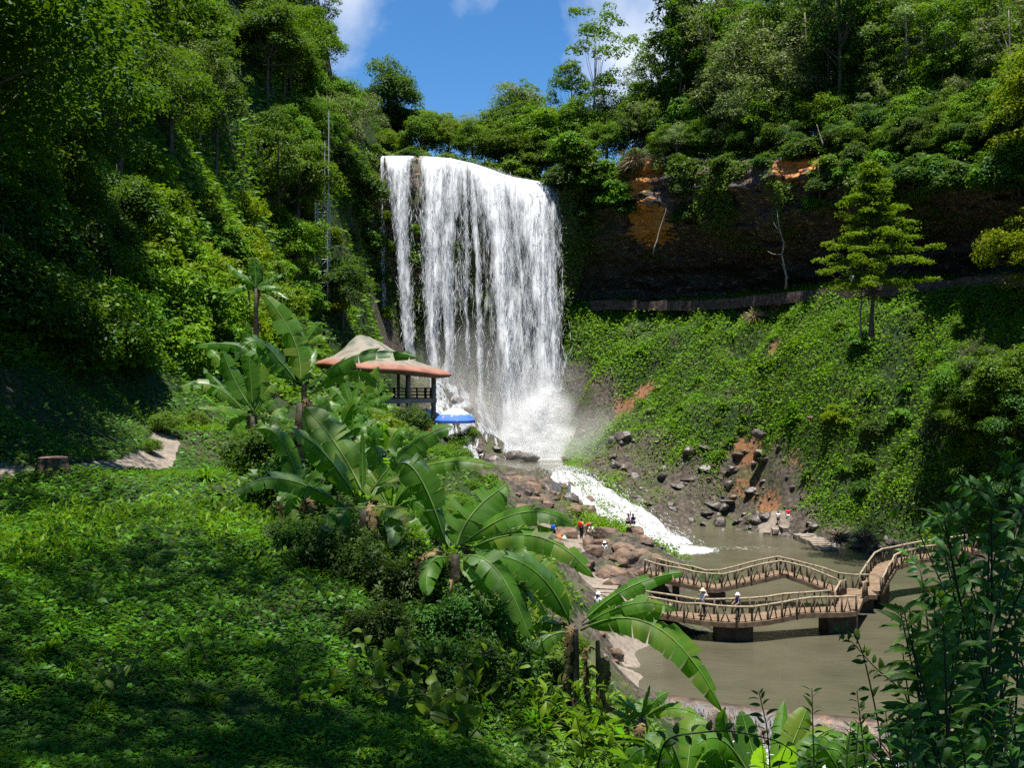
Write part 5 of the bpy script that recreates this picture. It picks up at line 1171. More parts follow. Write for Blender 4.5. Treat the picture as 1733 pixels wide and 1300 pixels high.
# mounds of pale green moss
for px, py, d, w_, l in ((1110, 688, 129.5, 50, 'pale green moss mound on the slope'), (1122, 650, 131, 26, 'small pale moss strip above the moss mound'), (1048, 950, 77.0, 34, 'bright moss patch on the river outcrop'), (1095, 944, 77.2, 26, 'moss patch on the tall reddish boulder')):
    o = rpx(rock_mesh(int(px), M_MOSS, (1, .8, .4), 'moss_mound'), px, py+4, d, w_*1.1, l, sz=.7); o.name = 'moss_mound'; o['category'] = 'moss'
# stones along the far bank, the river edge and the scree
def stones(n, reg, smin, smax, desc, grp, ms, cond=lambda z, r, p: True, tries=9):
    k = 0
    for _ in range(n*tries):
        if k >= n: break
        px = rng.uniform(reg[0], reg[1]); d = rng.uniform(reg[2], reg[3]); x = (px-CX)/F*d; z, r_, p_, s_ = [float(a[0]) for a in surf(np.array([x]), np.array([d]))]
        if not cond(z, r_, p_) or not (reg[4] < CY-z/d*F < reg[5]): continue
        s = rng.uniform(smin, smax)*rng.uniform(.6, 1); k += 1
        rock(ms[rng.integers(len(ms))], (x, d, z-s*.12), s, desc, grp, rng.uniform(.7, 1.1), 'stone' if smax < 1 else 'boulder')
stones(46, (1170, 1560, 84, 114, 860, 955), .35, 1.1, 'dark stone along the far bank of the brown pool', 'dark stones along the far bank', RW, lambda z, r, p: -16.1 < z < -14.0 and p < .5)
stones(46, (1000, 1300, 106, 134, 735, 880), .5, 1.5, 'dark weathered rock on the steep bank beside the cascade', 'dark rocks on the bank beside the cascade', RW, lambda z, r, p: z > -14.8)
stones(40, (1190, 1400, 98, 122, 740, 885), .25, .7, 'broken stone on the orange brown scree', 'stones on the scree', RK, lambda z, r, p: z > -14.5)
stones(60, (850, 1010, 84, 108, 800, 905), .5, 1.5, 'brown boulder among the rocks left of the cascade', 'boulders left of the cascade', RK, lambda z, r, p: z < -9)
stones(36, (930, 1110, 70, 83, 905, 1000), .4, 1.3, 'brown boulder beside the stone path above the bridge', 'boulders beside the stone path', RK, lambda z, r, p: p < .55 and z > -15.4)
stones(26, (1000, 1130, 49, 74, 960, 1190), .2, .6, 'tan stone on the near river bank', 'stones on the near bank', RK, lambda z, r, p: p < .4 and -15.9 < z < -12)
stones(24, (960, 1110, 110, 136, 725, 880), .4, 1.1, 'grey stone on the misty mound beside the cascade', 'stones on the misty mound', RW, lambda z, r, p: z > -14.5)
stones(14, (745, 860, 132, 141, 640, 772), .6, 1.4, 'wet black rock in the splashing water left of the foot', 'wet rocks in the splash', RW, lambda z, r, p: z > UPOOL)
rpx(RK[3], 1043, 1112, 55.5, 30, 'upright brown rock on the pale near bank', sz=1.6)
rpx(RK[5], 1030, 1160, 51, 30, 'reddish rock behind the dead banana stem', sz=1.5)
# ---------- STONE STEPS, STUMPS, WALL
M_STONE = plainmat('path_stone', (.12, .098, .078), (.26, .215, .17), 3, .9, .5)
def steps(label, pts, n, w, group=None):
    e = empty('stone_steps', pts[0]); tag(e, label, 'steps', group)
    pts = np.array(pts, float); s = np.linspace(0, 1, n); k = np.linspace(0, 1, len(pts))
    c = np.stack([np.interp(s, k, pts[:, i]) for i in range(3)], -1); T = nrmz(np.gradient(c, axis=0)[:, :2])
    for i in range(n):
        mb = MB(); V, f = box((0, 0, 0), (w*rng.uniform(.85, 1.1), np.linalg.norm(pts[-1]-pts[0])/n*1.5, .5)); 
        a = math.atan2(T[i][1], T[i][0])-math.pi/2; V = V + .07*np.stack([fbm(V*2+i*3.3+j*9, 2, 5) for j in range(3)], -1)
        V = V @ np.array([[math.cos(a), math.sin(a), 0], [-math.sin(a), math.cos(a), 0], [0, 0, 1]]); mb.add(V+c[i]-pts[0]-[0, 0, .17], f)
        me = mb.mesh('step', M_STONE); ob('step', me, e)
steps('worn pale stone steps climbing from the near bank to the river rocks', [P(1045, 1072, 62.5), P(1012, 1045, 65), P(1005, 1015, 68.5), P(1015, 995, 71)], 11, 2.6)
steps('narrow stone steps descending to the water on the far bank', [P(1398, 930, 94.2), P(1385, 917, 97), P(1362, 906, 100)], 9, 2.0)
steps('broad pale stone ledge steps where two small figures stand on the far bank', [P(1300, 898, 105.2), P(1310, 893, 105), P(1320, 890, 105)], 3, 4.2)
M_STUMP = plainmat('stump_bark', (.03, .022, .016), (.12, .085, .06), 14, .9, .7); M_STTOP = plainmat('stump_top', (.20, .12, .09), (.34, .24, .18), 20, .85, .3)
def stump(label, p, r, h):
    a = np.arange(22)/22*6.283; rr = 1+.07*np.sin(3*a+1)+.05*np.sin(7*a); mb = MB()
    rings = [(1.28, -.12), (1.1, .08*h/.3), (1.0, .6*h), (1.0, h), (.93, h*1.03)]
    V = np.concatenate([np.stack([r*s*rr*np.cos(a), r*s*rr*np.sin(a), np.full(22, z)], 1) for s, z in rings])
    mb.add(V, [np.array([(i*22+j, i*22+(j+1) % 22, (i+1)*22+(j+1) % 22, (i+1)*22+j) for i in range(4) for j in range(22)])], 0)
    o = empty('tree_stump', p); tag(o, label, 'stump'); ob('trunk', mb.mesh('trunk', M_STUMP, False), o)
    t = MB(); t.add(np.concatenate([V[-22:]+[0, 0, .002], [[0, 0, h*1.05]]]), [np.array([(j, (j+1) % 22, 22) for j in range(22)])]); ob('cut_face', t.mesh('cut_face', M_STTOP), o)
p = P(88, 812, 19.2); stump('squat dark tree stump with flat top at the edge of the footpath', (p[0], 19.2, gsurf(p[0], 19.2)), .27, .30)
p = P(296, 722, 33); stump('small pale tree stump farther along beside the leafy shrub', (p[0], 33, gsurf(p[0], 33)), .24, .22)
m, nt, out = newmat('parapet_stone'); M_PARA = m
n1 = noise(nt, 1.6, 5, posn(nt), .7); principled(nt, out, ramp(nt, n1, [(.3, (.025, .016, .014)), (.5, (.075, .046, .04)), (.75, (.17, .115, .095))]), .9, bump(nt, n1, .8, .2))
wp = np.array([P(1000, 514, 147.5), P(1033, 512, 146), P(1100, 513, 142.5), P(1180, 513, 137), P(1250, 508, 131), P(1330, 499, 123), P(1400, 492, 116.5), P(1480, 487, 110.5), P(1600, 479, 103), P(1700, 470, 96.5), P(1850, 460, 85.5)])
k = np.linspace(0, 1, len(wp)); s = np.linspace(0, 1, 160); c = np.stack([np.interp(s, k, wp[:, i]) for i in range(3)], -1)
T = nrmz(np.gradient(c, axis=0)*[1, 1, 0]); sd = np.stack([T[:, 1], -T[:, 0], 0*s], -1)
hh = .62+.22*fbm(np.stack([s*60, s*0, s*0], -1), 3, 91); mb = MB(); rws = []
for o_, z in ((.25, -.75), (.25, 0), (.22, 1), (-.22, 1), (-.25, -.75)):
    z_ = np.where(z == 1, hh, z) if z in (1,) else np.full(160, z); rws.append(c+sd*(o_+.05*fbm(np.stack([s*90, s*0+o_*9, s*0+z], -1), 2, 92))[:, None]+np.stack([0*s, 0*s, z_-.3], -1))
idx = np.arange(160*5).reshape(5, 160); mb.add(np.concatenate(rws), [np.stack([idx[:-1, :-1], idx[1:, :-1], idx[1:, 1:], idx[:-1, 1:]], -1).reshape(-1, 4)])
tag(ob('parapet_wall', mb.mesh('parapet_wall', M_PARA)), 'low reddish stone wall along the ledge path under the dark overhang', 'wall')
# ---------- FOOTBRIDGES of cement logs
M_LOG = plainmat('weathered_log', (.16, .125, .08), (.34, .28, .19), 5, .85, .4); M_LOGD = plainmat('dark_log', (.06, .045, .028), (.17, .13, .085), 4, .9, .4)
M_DECK = plainmat('bridge_deck', (.085, .055, .034), (.19, .13, .082), 2.5, .9, .3); M_PIER = plainmat('wet_pier', (.02, .016, .012), (.07, .055, .04), 2, .8, .4)
def dens(pts, step):
    pts = np.array(pts, float); L = np.concatenate([[0], np.cumsum(np.linalg.norm(np.diff(pts, axis=0), axis=1))]); s = np.linspace(0, L[-1], max(3, int(L[-1]/step)+1))
    return np.stack([np.interp(s, L, pts[:, i]) for i in range(3)], -1)
def rail_side(root, pts, rs, step=1.05, h=.95):
    q = dens(pts, step); b0 = np.array(root.location)
    q = q - b0
    for i, p in enumerate(q):
        mb = MB(); lean = rs.normal(0, .04, 2); tp = p+[lean[0], lean[1], h+.06]
        V, f = tube([p-[0, 0, .32], p+[lean[0]*.5, lean[1]*.5, h*.5], tp], [.085, .07, .06], 6); mb.add(V, f)
        if i < len(q)-1:
            nx_ = q[i+1]; 
            for fr, to in ((.12, .42), (.6, .38)):       # branching struts between the posts
                a = p*(1-fr)+nx_*fr; b = p*(1-to)+nx_*to+[0, 0, h*(.95 if fr < .5 else .9)]
                V, f = tube([a, (a+b)/2+rs.normal(0, .03, 3), b], [.05, .04, .035], 5); mb.add(V, f)
        ob('post', mb.mesh('post', M_LOGD, True), root)
    tr = q+[0, 0, h]; tr = tr+rs.normal(0, .035, tr.shape); mb = MB(); V, f = tube(tr, .072, 6); mb.add(V, f); ob('rail', mb.mesh('rail', M_LOG, True), root)
    for i in range(0, len(q)-1, 3):                       # short crossing branches on the rail
        pass
def deck(root, pts, w, th=.3, side=None):
    q = dens(pts, .5) - np.array(root.location); T = nrmz(np.gradient(q, axis=0)*[1, 1, 0]); sd = np.stack([T[:, 1], -T[:, 0], 0*T[:, 0]], -1)
    ww = np.full(len(q), w) if np.isscalar(w) else np.interp(np.linspace(0, 1, len(q)), np.linspace(0, 1, len(w)), w)
    rows = [q+sd*(ww*a)[:, None]+[0, 0, b] for a, b in ((.5, 0), (.5, -th), (-.5, -th), (-.5, 0), (.5, 0))]
    n = len(q); idx = np.arange(5*n).reshape(5, n); mb = MB(); mb.add(np.concatenate(rows), [np.stack([idx[:-1, :-1], idx[1:, :-1], idx[1:, 1:], idx[:-1, 1:]], -1).reshape(-1, 4)], 0)
    mb.add(np.array([r[0] for r in rows[:4]]+[r[-1] for r in rows[:4]]), [np.array([[0, 1, 2, 3], [7, 6, 5, 4]])])
    ob('deck', mb.mesh('deck', M_DECK), root)
    return sd, ww
def sidepts(pts, off):
    q = np.array(pts, float); T = nrmz(np.gradient(q, axis=0)*[1, 1, 0]); sd = np.stack([T[:, 1], -T[:, 0], 0*T[:, 0]], -1)
    off = np.full(len(q), off) if np.isscalar(off) else np.asarray(off); return q+sd*off[:, None]
def pier(root, c, s, rz=0):
    mb = MB(); V, f = box(np.array(c)-np.array(root.location)+[0, 0, -s[2]/2], s, rz); mb.add(V, f); ob('pier', mb.mesh('pier', M_PIER), root)
rs = np.random.default_rng(31)
NB_ = [(8.1, 63.3, -14.25), (9.4, 62.6, -14.35), (11.9, 61.6, -14.45), (13.6, 61.3, -14.45), (15.3, 61.6, -14.42), (18, 62.4, -14.2), (20.6, 63.1, -14.3), (21.3, 63.4, -14.3)]
NW = [1.5, 1.5, 2.0, 2.5, 2.0, 1.6, 1.8, 1.9]
nb = empty('footbridge', (13.6, 61.3, POOL)); tag(nb, 'near rustic log footbridge standing low over the pool with two visitors on it', 'bridge', 'rustic log footbridges')
deck(nb, NB_, NW); rail_side(nb, sidepts(NB_, np.array(NW)*.46), rs); rail_side(nb, sidepts(NB_[:-1], -np.array(NW[:-1])*.46), rs)
pier(nb, (13.6, 61.3, -14.75), (2.2, 1.3, 1.7)); pier(nb, (20.7, 63.2, -14.6), (2.0, 1.3, 1.8), .2)
CB = [(21.3, 63.4, -14.3), (22.3, 65.4, -14.0), (23.4, 67.6, -14.35)]
deck(nb, CB, 1.5); rail_side(nb, sidepts(CB, -.7), rs); rail_side(nb, sidepts(CB[1:], .7), rs)
UB = [(10.3, 74.0, -14.0), (12.0, 72.2, -14.2), (14.3, 70.5, -14.4), (16.8, 70.6, -13.85), (19.3, 70.9, -13.35), (21.0, 70.2, -13.85), (22.9, 69.2, -14.4), (25.0, 69.0, -14.4)]
UW = [1.5, 1.5, 1.7, 1.5, 1.5, 1.5, 2.2, 2.4]
ub = empty('footbridge', (19.3, 70.9, POOL)); tag(ub, 'far rustic log footbridge with a humped span over the middle of the pool', 'bridge', 'rustic log footbridges')
deck(ub, UB, UW); rail_side(ub, sidepts(UB[:-1], np.array(UW[:-1])*.46), rs); rail_side(ub, sidepts(UB, -np.array(UW)*.46), rs)
for c, s, a in (((14.2, 70.5, -14.7), (1.6, 1.2, 1.8), 0), ((23.6, 69.0, -14.7), (2.4, 1.4, 1.8), .1), ((11.9, 72.3, -14.5), (.45, .45, 2.0), 0), ((11.0, 73.2, -14.3), (.45, .45, 2.2), 0)): pier(ub, c, s, a)
RB = [(25.0, 69.4, -14.4), (26.2, 71.3, -13.9), (27.6, 73.4, -13.35), (30, 74.8, -13.1), (33, 76.2, -13.0), (36, 77.5, -12.8)]
rb = empty('footbridge', (27.6, 73.4, POOL)); tag(rb, 'stepped rustic log footbridge ramp climbing to the right bank', 'bridge', 'rustic log footbridges')
deck(rb, RB, 1.6); rail_side(rb, sidepts(RB, .74), rs); rail_side(rb, sidepts(RB, -.74), rs); pier(rb, (26.0, 71.0, -14.2), (1.6, 1.2, 2.2), .8)
# ---------- PAVILION
M_ROOF, nt, out = newmat('pavilion_roof')
n1 = noise(nt, .8, 5, coord(nt), .6); c = mixc(nt, attr(nt, 'rnd'), ramp(nt, n1, [(.35, (.13, .115, .088)), (.5, (.21, .185, .145)), (.66, (.075, .095, .068))]), ramp(nt, n1, [(.3, (.17, .066, .040)), (.7, (.30, .135, .09))]))
principled(nt, out, c, .75, bump(nt, n1, .3, .08))
M_POST = plainmat('pavilion_post', (.13, .10, .08), (.27, .22, .18), 4, .7, .2); M_BEAM = plainmat('pavilion_beam', (.19, .145, .11), (.30, .245, .19), 3, .8, .2); M_DARK = plainmat('dark_rail', (.025, .02, .018), (.06, .05, .045), 3, .7)
M_ORANGE = plainmat('orange_paint', (.75, .22, .02), (.85, .30, .04), 4, .5)
PC = np.array([-9.75, 75.5, -3.7]); pv_ = empty('pavilion', PC); tag(pv_, 'round garden pavilion with a mushroom shaped tan and salmon roof beside the waterfall', 'pavilion')
mb = MB(); n = 56; a = np.arange(n)/n*2*np.pi; prof = [(.0, 7.25), (.09, 7.2), (.24, 6.75), (.42, 6.05), (.60, 5.6), (.78, 5.30), (.92, 5.08), (.99, 4.92), (1.01, 4.76), (.98, 4.62), (.88, 4.52), (.5, 4.52), (.0, 4.55)]
V = []; A = []
for r_, z in prof:
    cx_ = -1.75*max(0, 1-r_)**1.2 if z > 4.6 else 0
    x = cx_+5.15*r_*np.cos(a); y = 4.6*r_*np.sin(a); V.append(np.stack([x, y, z-(x*.085 if r_ > .3 else x*.085)+.05*np.sin(5*a+r_)*r_], 1)); A.append(np.full(n, np.clip((r_-.74)*5, 0, 1)))
k = len(prof); mb.add(np.concatenate(V), [np.array([(i*n+j, i*n+(j+1) % n, (i+1)*n+(j+1) % n, (i+1)*n+j) for i in range(k-1) for j in range(n)])], 0, np.concatenate(A))
ob('roof', mb.mesh('roof', M_ROOF, True), pv_)
for x, y, r_, z0 in ((3.85, -.6, .19, -.4), (2.25, -3.1, .13, 2.4), (1.45, 3.2, .12, -.4), (.75, 3.4, .12, -.4), (-1.2, -3.6, .15, -.4), (-3.6, -1.6, .16, -.4), (-3.7, 1.6, .15, -.4), (2.25, -3.15, .2, -.4)):
    mb = MB(); V, f = tube([(x, y, z0), (x, y, 2.3 if (r_ == .2) else 4.75)], r_, 10); mb.add(V, f); ob('post', mb.mesh('post', M_BEAM if r_ == .2 else M_POST, True), pv_)
mb = MB(); V, f = lathe([(3.5, 2.3), (4.05, 2.3), (4.05, 2.62), (3.5, 2.62), (3.5, 2.3)], 40); mb.add(V, f); ob('beam', mb.mesh('beam', M_BEAM), pv_)
mb = MB(); V, f = lathe([(0.02, -.1), (4.3, -.1), (4.3, -.7), (3.9, -1.6)], 40); mb.add(V, f); ob('floor', mb.mesh('floor', M_BEAM), pv_)
mb = MB()
for z in (2.85, 3.1, 3.35):
    t = np.linspace(.35, 2.6, 26); V, f = tube(np.stack([3.8*np.cos(t), 3.8*np.sin(t), np.full(26, z)], 1), .05, 5); mb.add(V, f)
for t in np.linspace(.4, 2.55, 9):
    V, f = tube([(3.8*math.cos(t), 3.8*math.sin(t), 2.6), (3.8*math.cos(t), 3.8*math.sin(t), 3.42)], .07 if int(t*10) % 2 else .11, 5); mb.add(V, f)
ob('railing', mb.mesh('railing', M_DARK), pv_)
p = P(724, 738, 71.6); be = empty('bench', (p[0], 71.6, p[2])); tag(be, 'orange slatted bench at the foot of the pavilion post', 'bench')
mb = MB()
for z in (.42, .58, .74): V, f = box((0, .25, z), (2.0, .05, .1)); mb.add(V, f)
ob('backrest', mb.mesh('backrest', M_ORANGE), be)
mb = MB()
for y in (-.25, -.1, .05): V, f = box((0, y, .34), (2.0, .12, .05)); mb.add(V, f)
ob('seat', mb.mesh('seat', M_ORANGE), be)
for x in (-.9, .9):
    mb = MB(); V, f = box((x, 0, .12), (.08, .5, .4)); mb.add(V, f); V, f = box((x, .285, .5), (.07, .02, .6)); mb.add(V, f); ob('leg', mb.mesh('leg', M_DARK), be)
def umbrella(label, p, r, h, cols, nseg=8):
    e = empty('parasol', p); tag(e, label, 'parasol', 'parasols beside the pavilion')
    m, nt, out = newmat('parasol_fabric'); rn = attr(nt, 'rnd'); n1 = noise(nt, 3.2, 3, coord(nt))
    c = mixc(nt, ramp(nt, math_(nt, 'ADD', rn, math_(nt, 'MULTIPLY', math_(nt, 'SUBTRACT', n1, .5), .8)), [(.45, (0, 0, 0)), (.55, (1, 1, 1))]), cols[0], cols[1])
    n5 = noise(nt, 2.2, 2, coord(nt)); c = mixc(nt, ramp(nt, n5, [(.66, (0, 0, 0)), (.70, (1, 1, 1))]), c, cols[2])
    b = principled(nt, out, c, .7); b.inputs['Transmission Weight'].default_value = 0
    a = np.arange(nseg*4)/(nseg*4)*2*np.pi; V = []; A = []
    for rr, z in ((.02, 0), (.3, -.05), (.6, -.18), (.85, -.36), (1, -.52), (1.0, -.64), (.985, -.64), (.98, -.52), (.6, -.2), (.02, -.03)):
        sag = 1-.05*rr*np.abs(np.sin(a*nseg/2))
        V.append(np.stack([r*rr*sag*np.cos(a), r*rr*sag*np.sin(a), np.full(len(a), h+z*r*1.15)], 1)); A.append(np.full(len(a), 1.0 if (z < -.3 and rr > .84) else (.6 if rr < .2 else .04))+.04*(np.floor(a/(2*np.pi)*nseg) % 2))
    n = len(a); k = len(V); mb = MB(); mb.add(np.concatenate(V), [np.array([(i*n+j, i*n+(j+1) % n, (i+1)*n+(j+1) % n, (i+1)*n+j) for i in range(k-1) for j in range(n)])], 0, np.concatenate(A)); ob('canopy', mb.mesh('canopy', m), e)
    mb = MB(); V, f = tube([(0, 0, -.3), (0, 0, h+.1)], .03, 8); mb.add(V, f); ob('pole', mb.mesh('pole', M_POST), e)
p = P(770, 745, 71.5); umbrella('blue and white printed parasol open right of the pavilion post', p, 1.45, 2.3, ((.42, .45, .50), (.05, .14, .50), (.6, .25, .3)))
p = P(722, 742, 77.5); umbrella('pale faded blue parasol half hidden behind the pavilion post', p, 1.35, 2.3, ((.45, .56, .75), (.16, .26, .6), (.5, .55, .7)))
# ---------- LATTICE MAST
M_METAL = plainmat('galvanised_metal', (.36, .35, .33), (.50, .48, .45), 3, .5)
bp = P(546, 565, 98); zg = gsurf(bp[0], 98); mt = empty('lattice_mast', (bp[0], 98, zg-.5)); tag(mt, 'thin pale lattice mast rising through the trees left of the waterfall', 'mast')
ztop = P(0, 335, 98)[2]-zg; mb = MB()
for sx in (-.6, .6):
    for sy in (-.6, .6): V, f = tube([(sx, sy, 0), (sx, sy, ztop)], .06, 5); mb.add(V, f)
ob('frame', mb.mesh('frame', M_METAL), mt); mb = MB()
for i, z in enumerate(np.arange(.5, ztop, 1.15)):
    c = [(-.6, -.6), (.6, -.6), (.6, .6), (-.6, .6)]
    for j in range(4):
        a, b = c[j], c[(j+1) % 4]; V, f = tube([(*a, z), (*b, z)], .028, 4); mb.add(V, f); V, f = tube([(*a, z), (*b, min(z+1.15, ztop))], .022, 4); mb.add(V, f)
ob('bracing', mb.mesh('bracing', M_METAL), mt); mb = MB()
zt2 = P(0, 178, 98)[2]-zg
for sx in (.2, .6): V, f = tube([(sx, 0, ztop-.1), (sx, 0, zt2-(0 if sx > .3 else 3))], .055, 5); mb.add(V, f)
ob('pole', mb.mesh('pole', M_METAL), mt)
# ---------- BARE TRUNKS, LEANING POLE, DRY SHRUB
def snag(label, pts, r, branches=3, name='bare_tree', mat=None, seed=1):
    rs = np.random.default_rng(seed); pts = np.array(pts); b = pts[0].copy(); mb = MB(); k = 8; s = np.linspace(0, 1, k); kk = np.linspace(0, 1, len(pts))
    c = np.stack([np.interp(s, kk, pts[:, i]) for i in range(3)], -1)-b; L = np.linalg.norm(c[-1]); c[1:-1] += rs.normal(0, L*.008, (k-2, 3))
    V, f = tube(c, r*(1-.7*s), 6); mb.add(V, f)
    for _ in range(branches):
        i = rs.integers(2, k-1); o_ = nrmz(np.array([rs.normal(), rs.normal(), rs.uniform(.1, .8)])); ln = L*rs.uniform(.08, .2)
        V, f = tube([c[i], c[i]+o_*ln*.6, c[i]+o_*ln+[0, 0, ln*.2]], [r*.45, r*.3, r*.1], 4); mb.add(V, f)
    e = empty(name, b); tag(e, label, 'tree'); ob('trunk', mb.mesh('trunk', mat or M_PALEBARK, True), e)
snag('thin bare tree standing on the ledge wall in front of the dark overhang', [P(1330, 489, 122.6), P(1325, 420, 122.6), P(1315, 355, 122.6)], .17, 5, seed=3)
snag('pale dead pole leaning against the cliff beside the orange patch', [P(1105, 430, 138.5), P(1128, 348, 139)], .13, 0, 'dead_pole', seed=4)
snag('thin pale trunk below the layered tree on the shaded slope', [P(1457, 570, 89), P(1456, 520, 89), P(1463, 470, 89)], .11, 2, seed=5)
snag('fallen pale pole hanging from the rim under the smaller orange earth patch', [P(1393, 245, 118), P(1382, 210, 118.5)], .11, 0, 'dead_pole', seed=6)
rs = np.random.default_rng(8)
def twiggy(label, c, R, n=170, mat='dry', L=(.8, 1.5)):
    mb = MB()
    for _ in range(n):
        o_ = nrmz(np.array([rs.normal(0, .6), rs.normal(-.3, .5), rs.uniform(-.1, 1)])); ln = R*rs.uniform(*L)
        V, f = tube([np.zeros(3)+rs.normal(0, R*.12, 3), o_*ln*.6, o_*ln+[0, 0, -ln*.25]], [.045, .03, .008], 3, False); mb.add(V, f)
    e = empty('dry_shrub', c); tag(e, label, 'shrub'); ob('twigs', mb.mesh('twigs', GREENS[mat]), e)
twiggy('dry tan twiggy shrub on top of the orange earth patch', P(1075, 280, 143), 3.0)
twiggy('dry grey brown shrub tangle on the shaded slope below the ledge wall', P(1275, 540, 127), 1.6, 120)
twiggy('dark dead shrub left of two on the far bank above the water', P(1420, 915, 94.5), 1.2, 160)
twiggy('dark dead shrub right of two on the far bank above the water', P(1462, 918, 92), 1.3, 160)
# ---------- PEOPLE
def skin_mesh(name, J, edges, mat, root=0, sub=2):
    """J: list of (x, y, z, radius)"""
    me = bpy.data.meshes.new('tmp'); me.from_pydata([j[:3] for j in J], edges, [])
    o = bpy.data.objects.new('tmp', me); COL.objects.link(o)
    o.modifiers.new('s', 'SKIN'); sv = me.skin_vertices[0].data
    for i, j in enumerate(J): sv[i].radius = (j[3], j[4] if len(j) > 4 else j[3]); sv[i].use_root = (i == root)
    sm = o.modifiers.new('u', 'SUBSURF'); sm.levels = sub; sm.render_levels = sub
    dg = bpy.context.evaluated_depsgraph_get(); dg.update()
    r = bpy.data.meshes.new_from_object(o.evaluated_get(dg)); r.name = name
    bpy.data.objects.remove(o); bpy.data.meshes.remove(me)
    r.materials.clear(); r.materials.append(mat); r.polygons.foreach_set('use_smooth', np.full(len(r.polygons), True)); return r
CM = {}
def cloth(rgb):
    if rgb not in CM: CM[rgb] = plainmat('cloth', tuple(c*.85 for c in rgb), rgb, 9, .9)
    return CM[rgb]
M_SKIN = plainmat('skin', (.32, .18, .12), (.40, .24, .16), 5, .6); M_HAIR = plainmat('hair', (.012, .01, .009), (.03, .024, .02), 8, .5)
POSE = {  # joints: pelvis, waist, chest, neck, head, L/R shoulder, elbow, hand, hip, knee, ankle, toe  (facing -y, 1.65 m tall)
 'stand': dict(pe=(0, 0, .92), wa=(0, 0, 1.08), ch=(0, -.01, 1.27), ne=(0, 0, 1.43), hd=(0, -.02, 1.55), ls=(.17, 0, 1.37), le=(.23, .02, 1.10), lh=(.22, -.08, .86), rs=(-.17, 0, 1.37), re=(-.23, .02, 1.10), rh=(-.22, -.08, .86),
   lp=(.09, 0, .88), lk=(.10, -.03, .48), la=(.10, .02, .08), lt=(.11, -.13, .03), rp=(-.09, 0, .88), rk=(-.10, -.02, .48), ra=(-.11, .02, .08), rt=(-.12, -.13, .03)),
}
def pose(**kw):
    d = dict(POSE['stand']); d.update(kw); return d
POSE['photo'] = pose(le=(.30, -.10, 1.22), lh=(.17, -.30, 1.48), re=(-.30, -.12, 1.25), rh=(-.08, -.32, 1.50))
POSE['lean'] = pose(le=(.25, -.10, 1.12), lh=(.20, -.30, 1.0), re=(-.27, -.06, 1.14), rh=(-.30, -.26, .98))
POSE['walk'] = pose(lk=(.10, -.16, .50), la=(.10, -.10, .10), lt=(.11, -.25, .05), rk=(-.10, .05, .47), ra=(-.11, .24, .12), rt=(-.11, .14, .03), lh=(.24, .14, .86), rh=(-.22, -.2, .9))
POSE['bend'] = pose(wa=(0, -.10, 1.04), ch=(0, -.30, 1.13), ne=(0, -.46, 1.17), hd=(0, -.58, 1.15), ls=(.17, -.38, 1.15), le=(.20, -.42, .88), lh=(.14, -.46, .62), rs=(-.17, -.38, 1.15), re=(-.20, -.42, .88), rh=(-.12, -.48, .62))
POSE['crouch'] = pose(pe=(0, .10, .34), wa=(0, .02, .48), ch=(0, -.08, .66), ne=(0, -.14, .82), hd=(0, -.20, .93), ls=(.17, -.08, .76), le=(.24, -.24, .56), lh=(.12, -.42, .42), rs=(-.17, -.08, .76), re=(-.24, -.24, .56), rh=(-.10, -.44, .40),
   lp=(.10, .08, .33), lk=(.15, -.30, .48), la=(.12, -.08, .09), lt=(.13, -.24, .03), rp=(-.10, .08, .33), rk=(-.15, -.30, .48), ra=(-.12, -.08, .09), rt=(-.13, -.24, .03))
POSE['sit'] = pose(pe=(0, .0, .12), wa=(0, .02, .28), ch=(0, .0, .46), ne=(0, -.02, .62), hd=(0, -.05, .74), ls=(.17, 0, .56), le=(.24, -.06, .32), lh=(.16, -.26, .22), rs=(-.17, 0, .56), re=(-.24, -.06, .32), rh=(-.16, -.26, .22),
   lp=(.09, 0, .1), lk=(.13, -.38, .36), la=(.12, -.52, .02), lt=(.13, -.66, -.02), rp=(-.09, 0, .1), rk=(-.13, -.40, .30), ra=(-.13, -.58, -.02), rt=(-.14, -.72, -.04))
POSE['sit_wave'] = dict(POSE['sit']); POSE['sit_wave'].update(le=(.26, -.05, .80), lh=(.18, -.08, 1.06))
RAD = dict(pe=.125, wa=.11, ch=.135, ne=.052, ls=.062, le=.042, lh=.03, rs=.062, re=.042, rh=.03, lp=.095, lk=.06, la=.042, lt=.03, rp=.095, rk=.06, ra=.042, rt=.03)
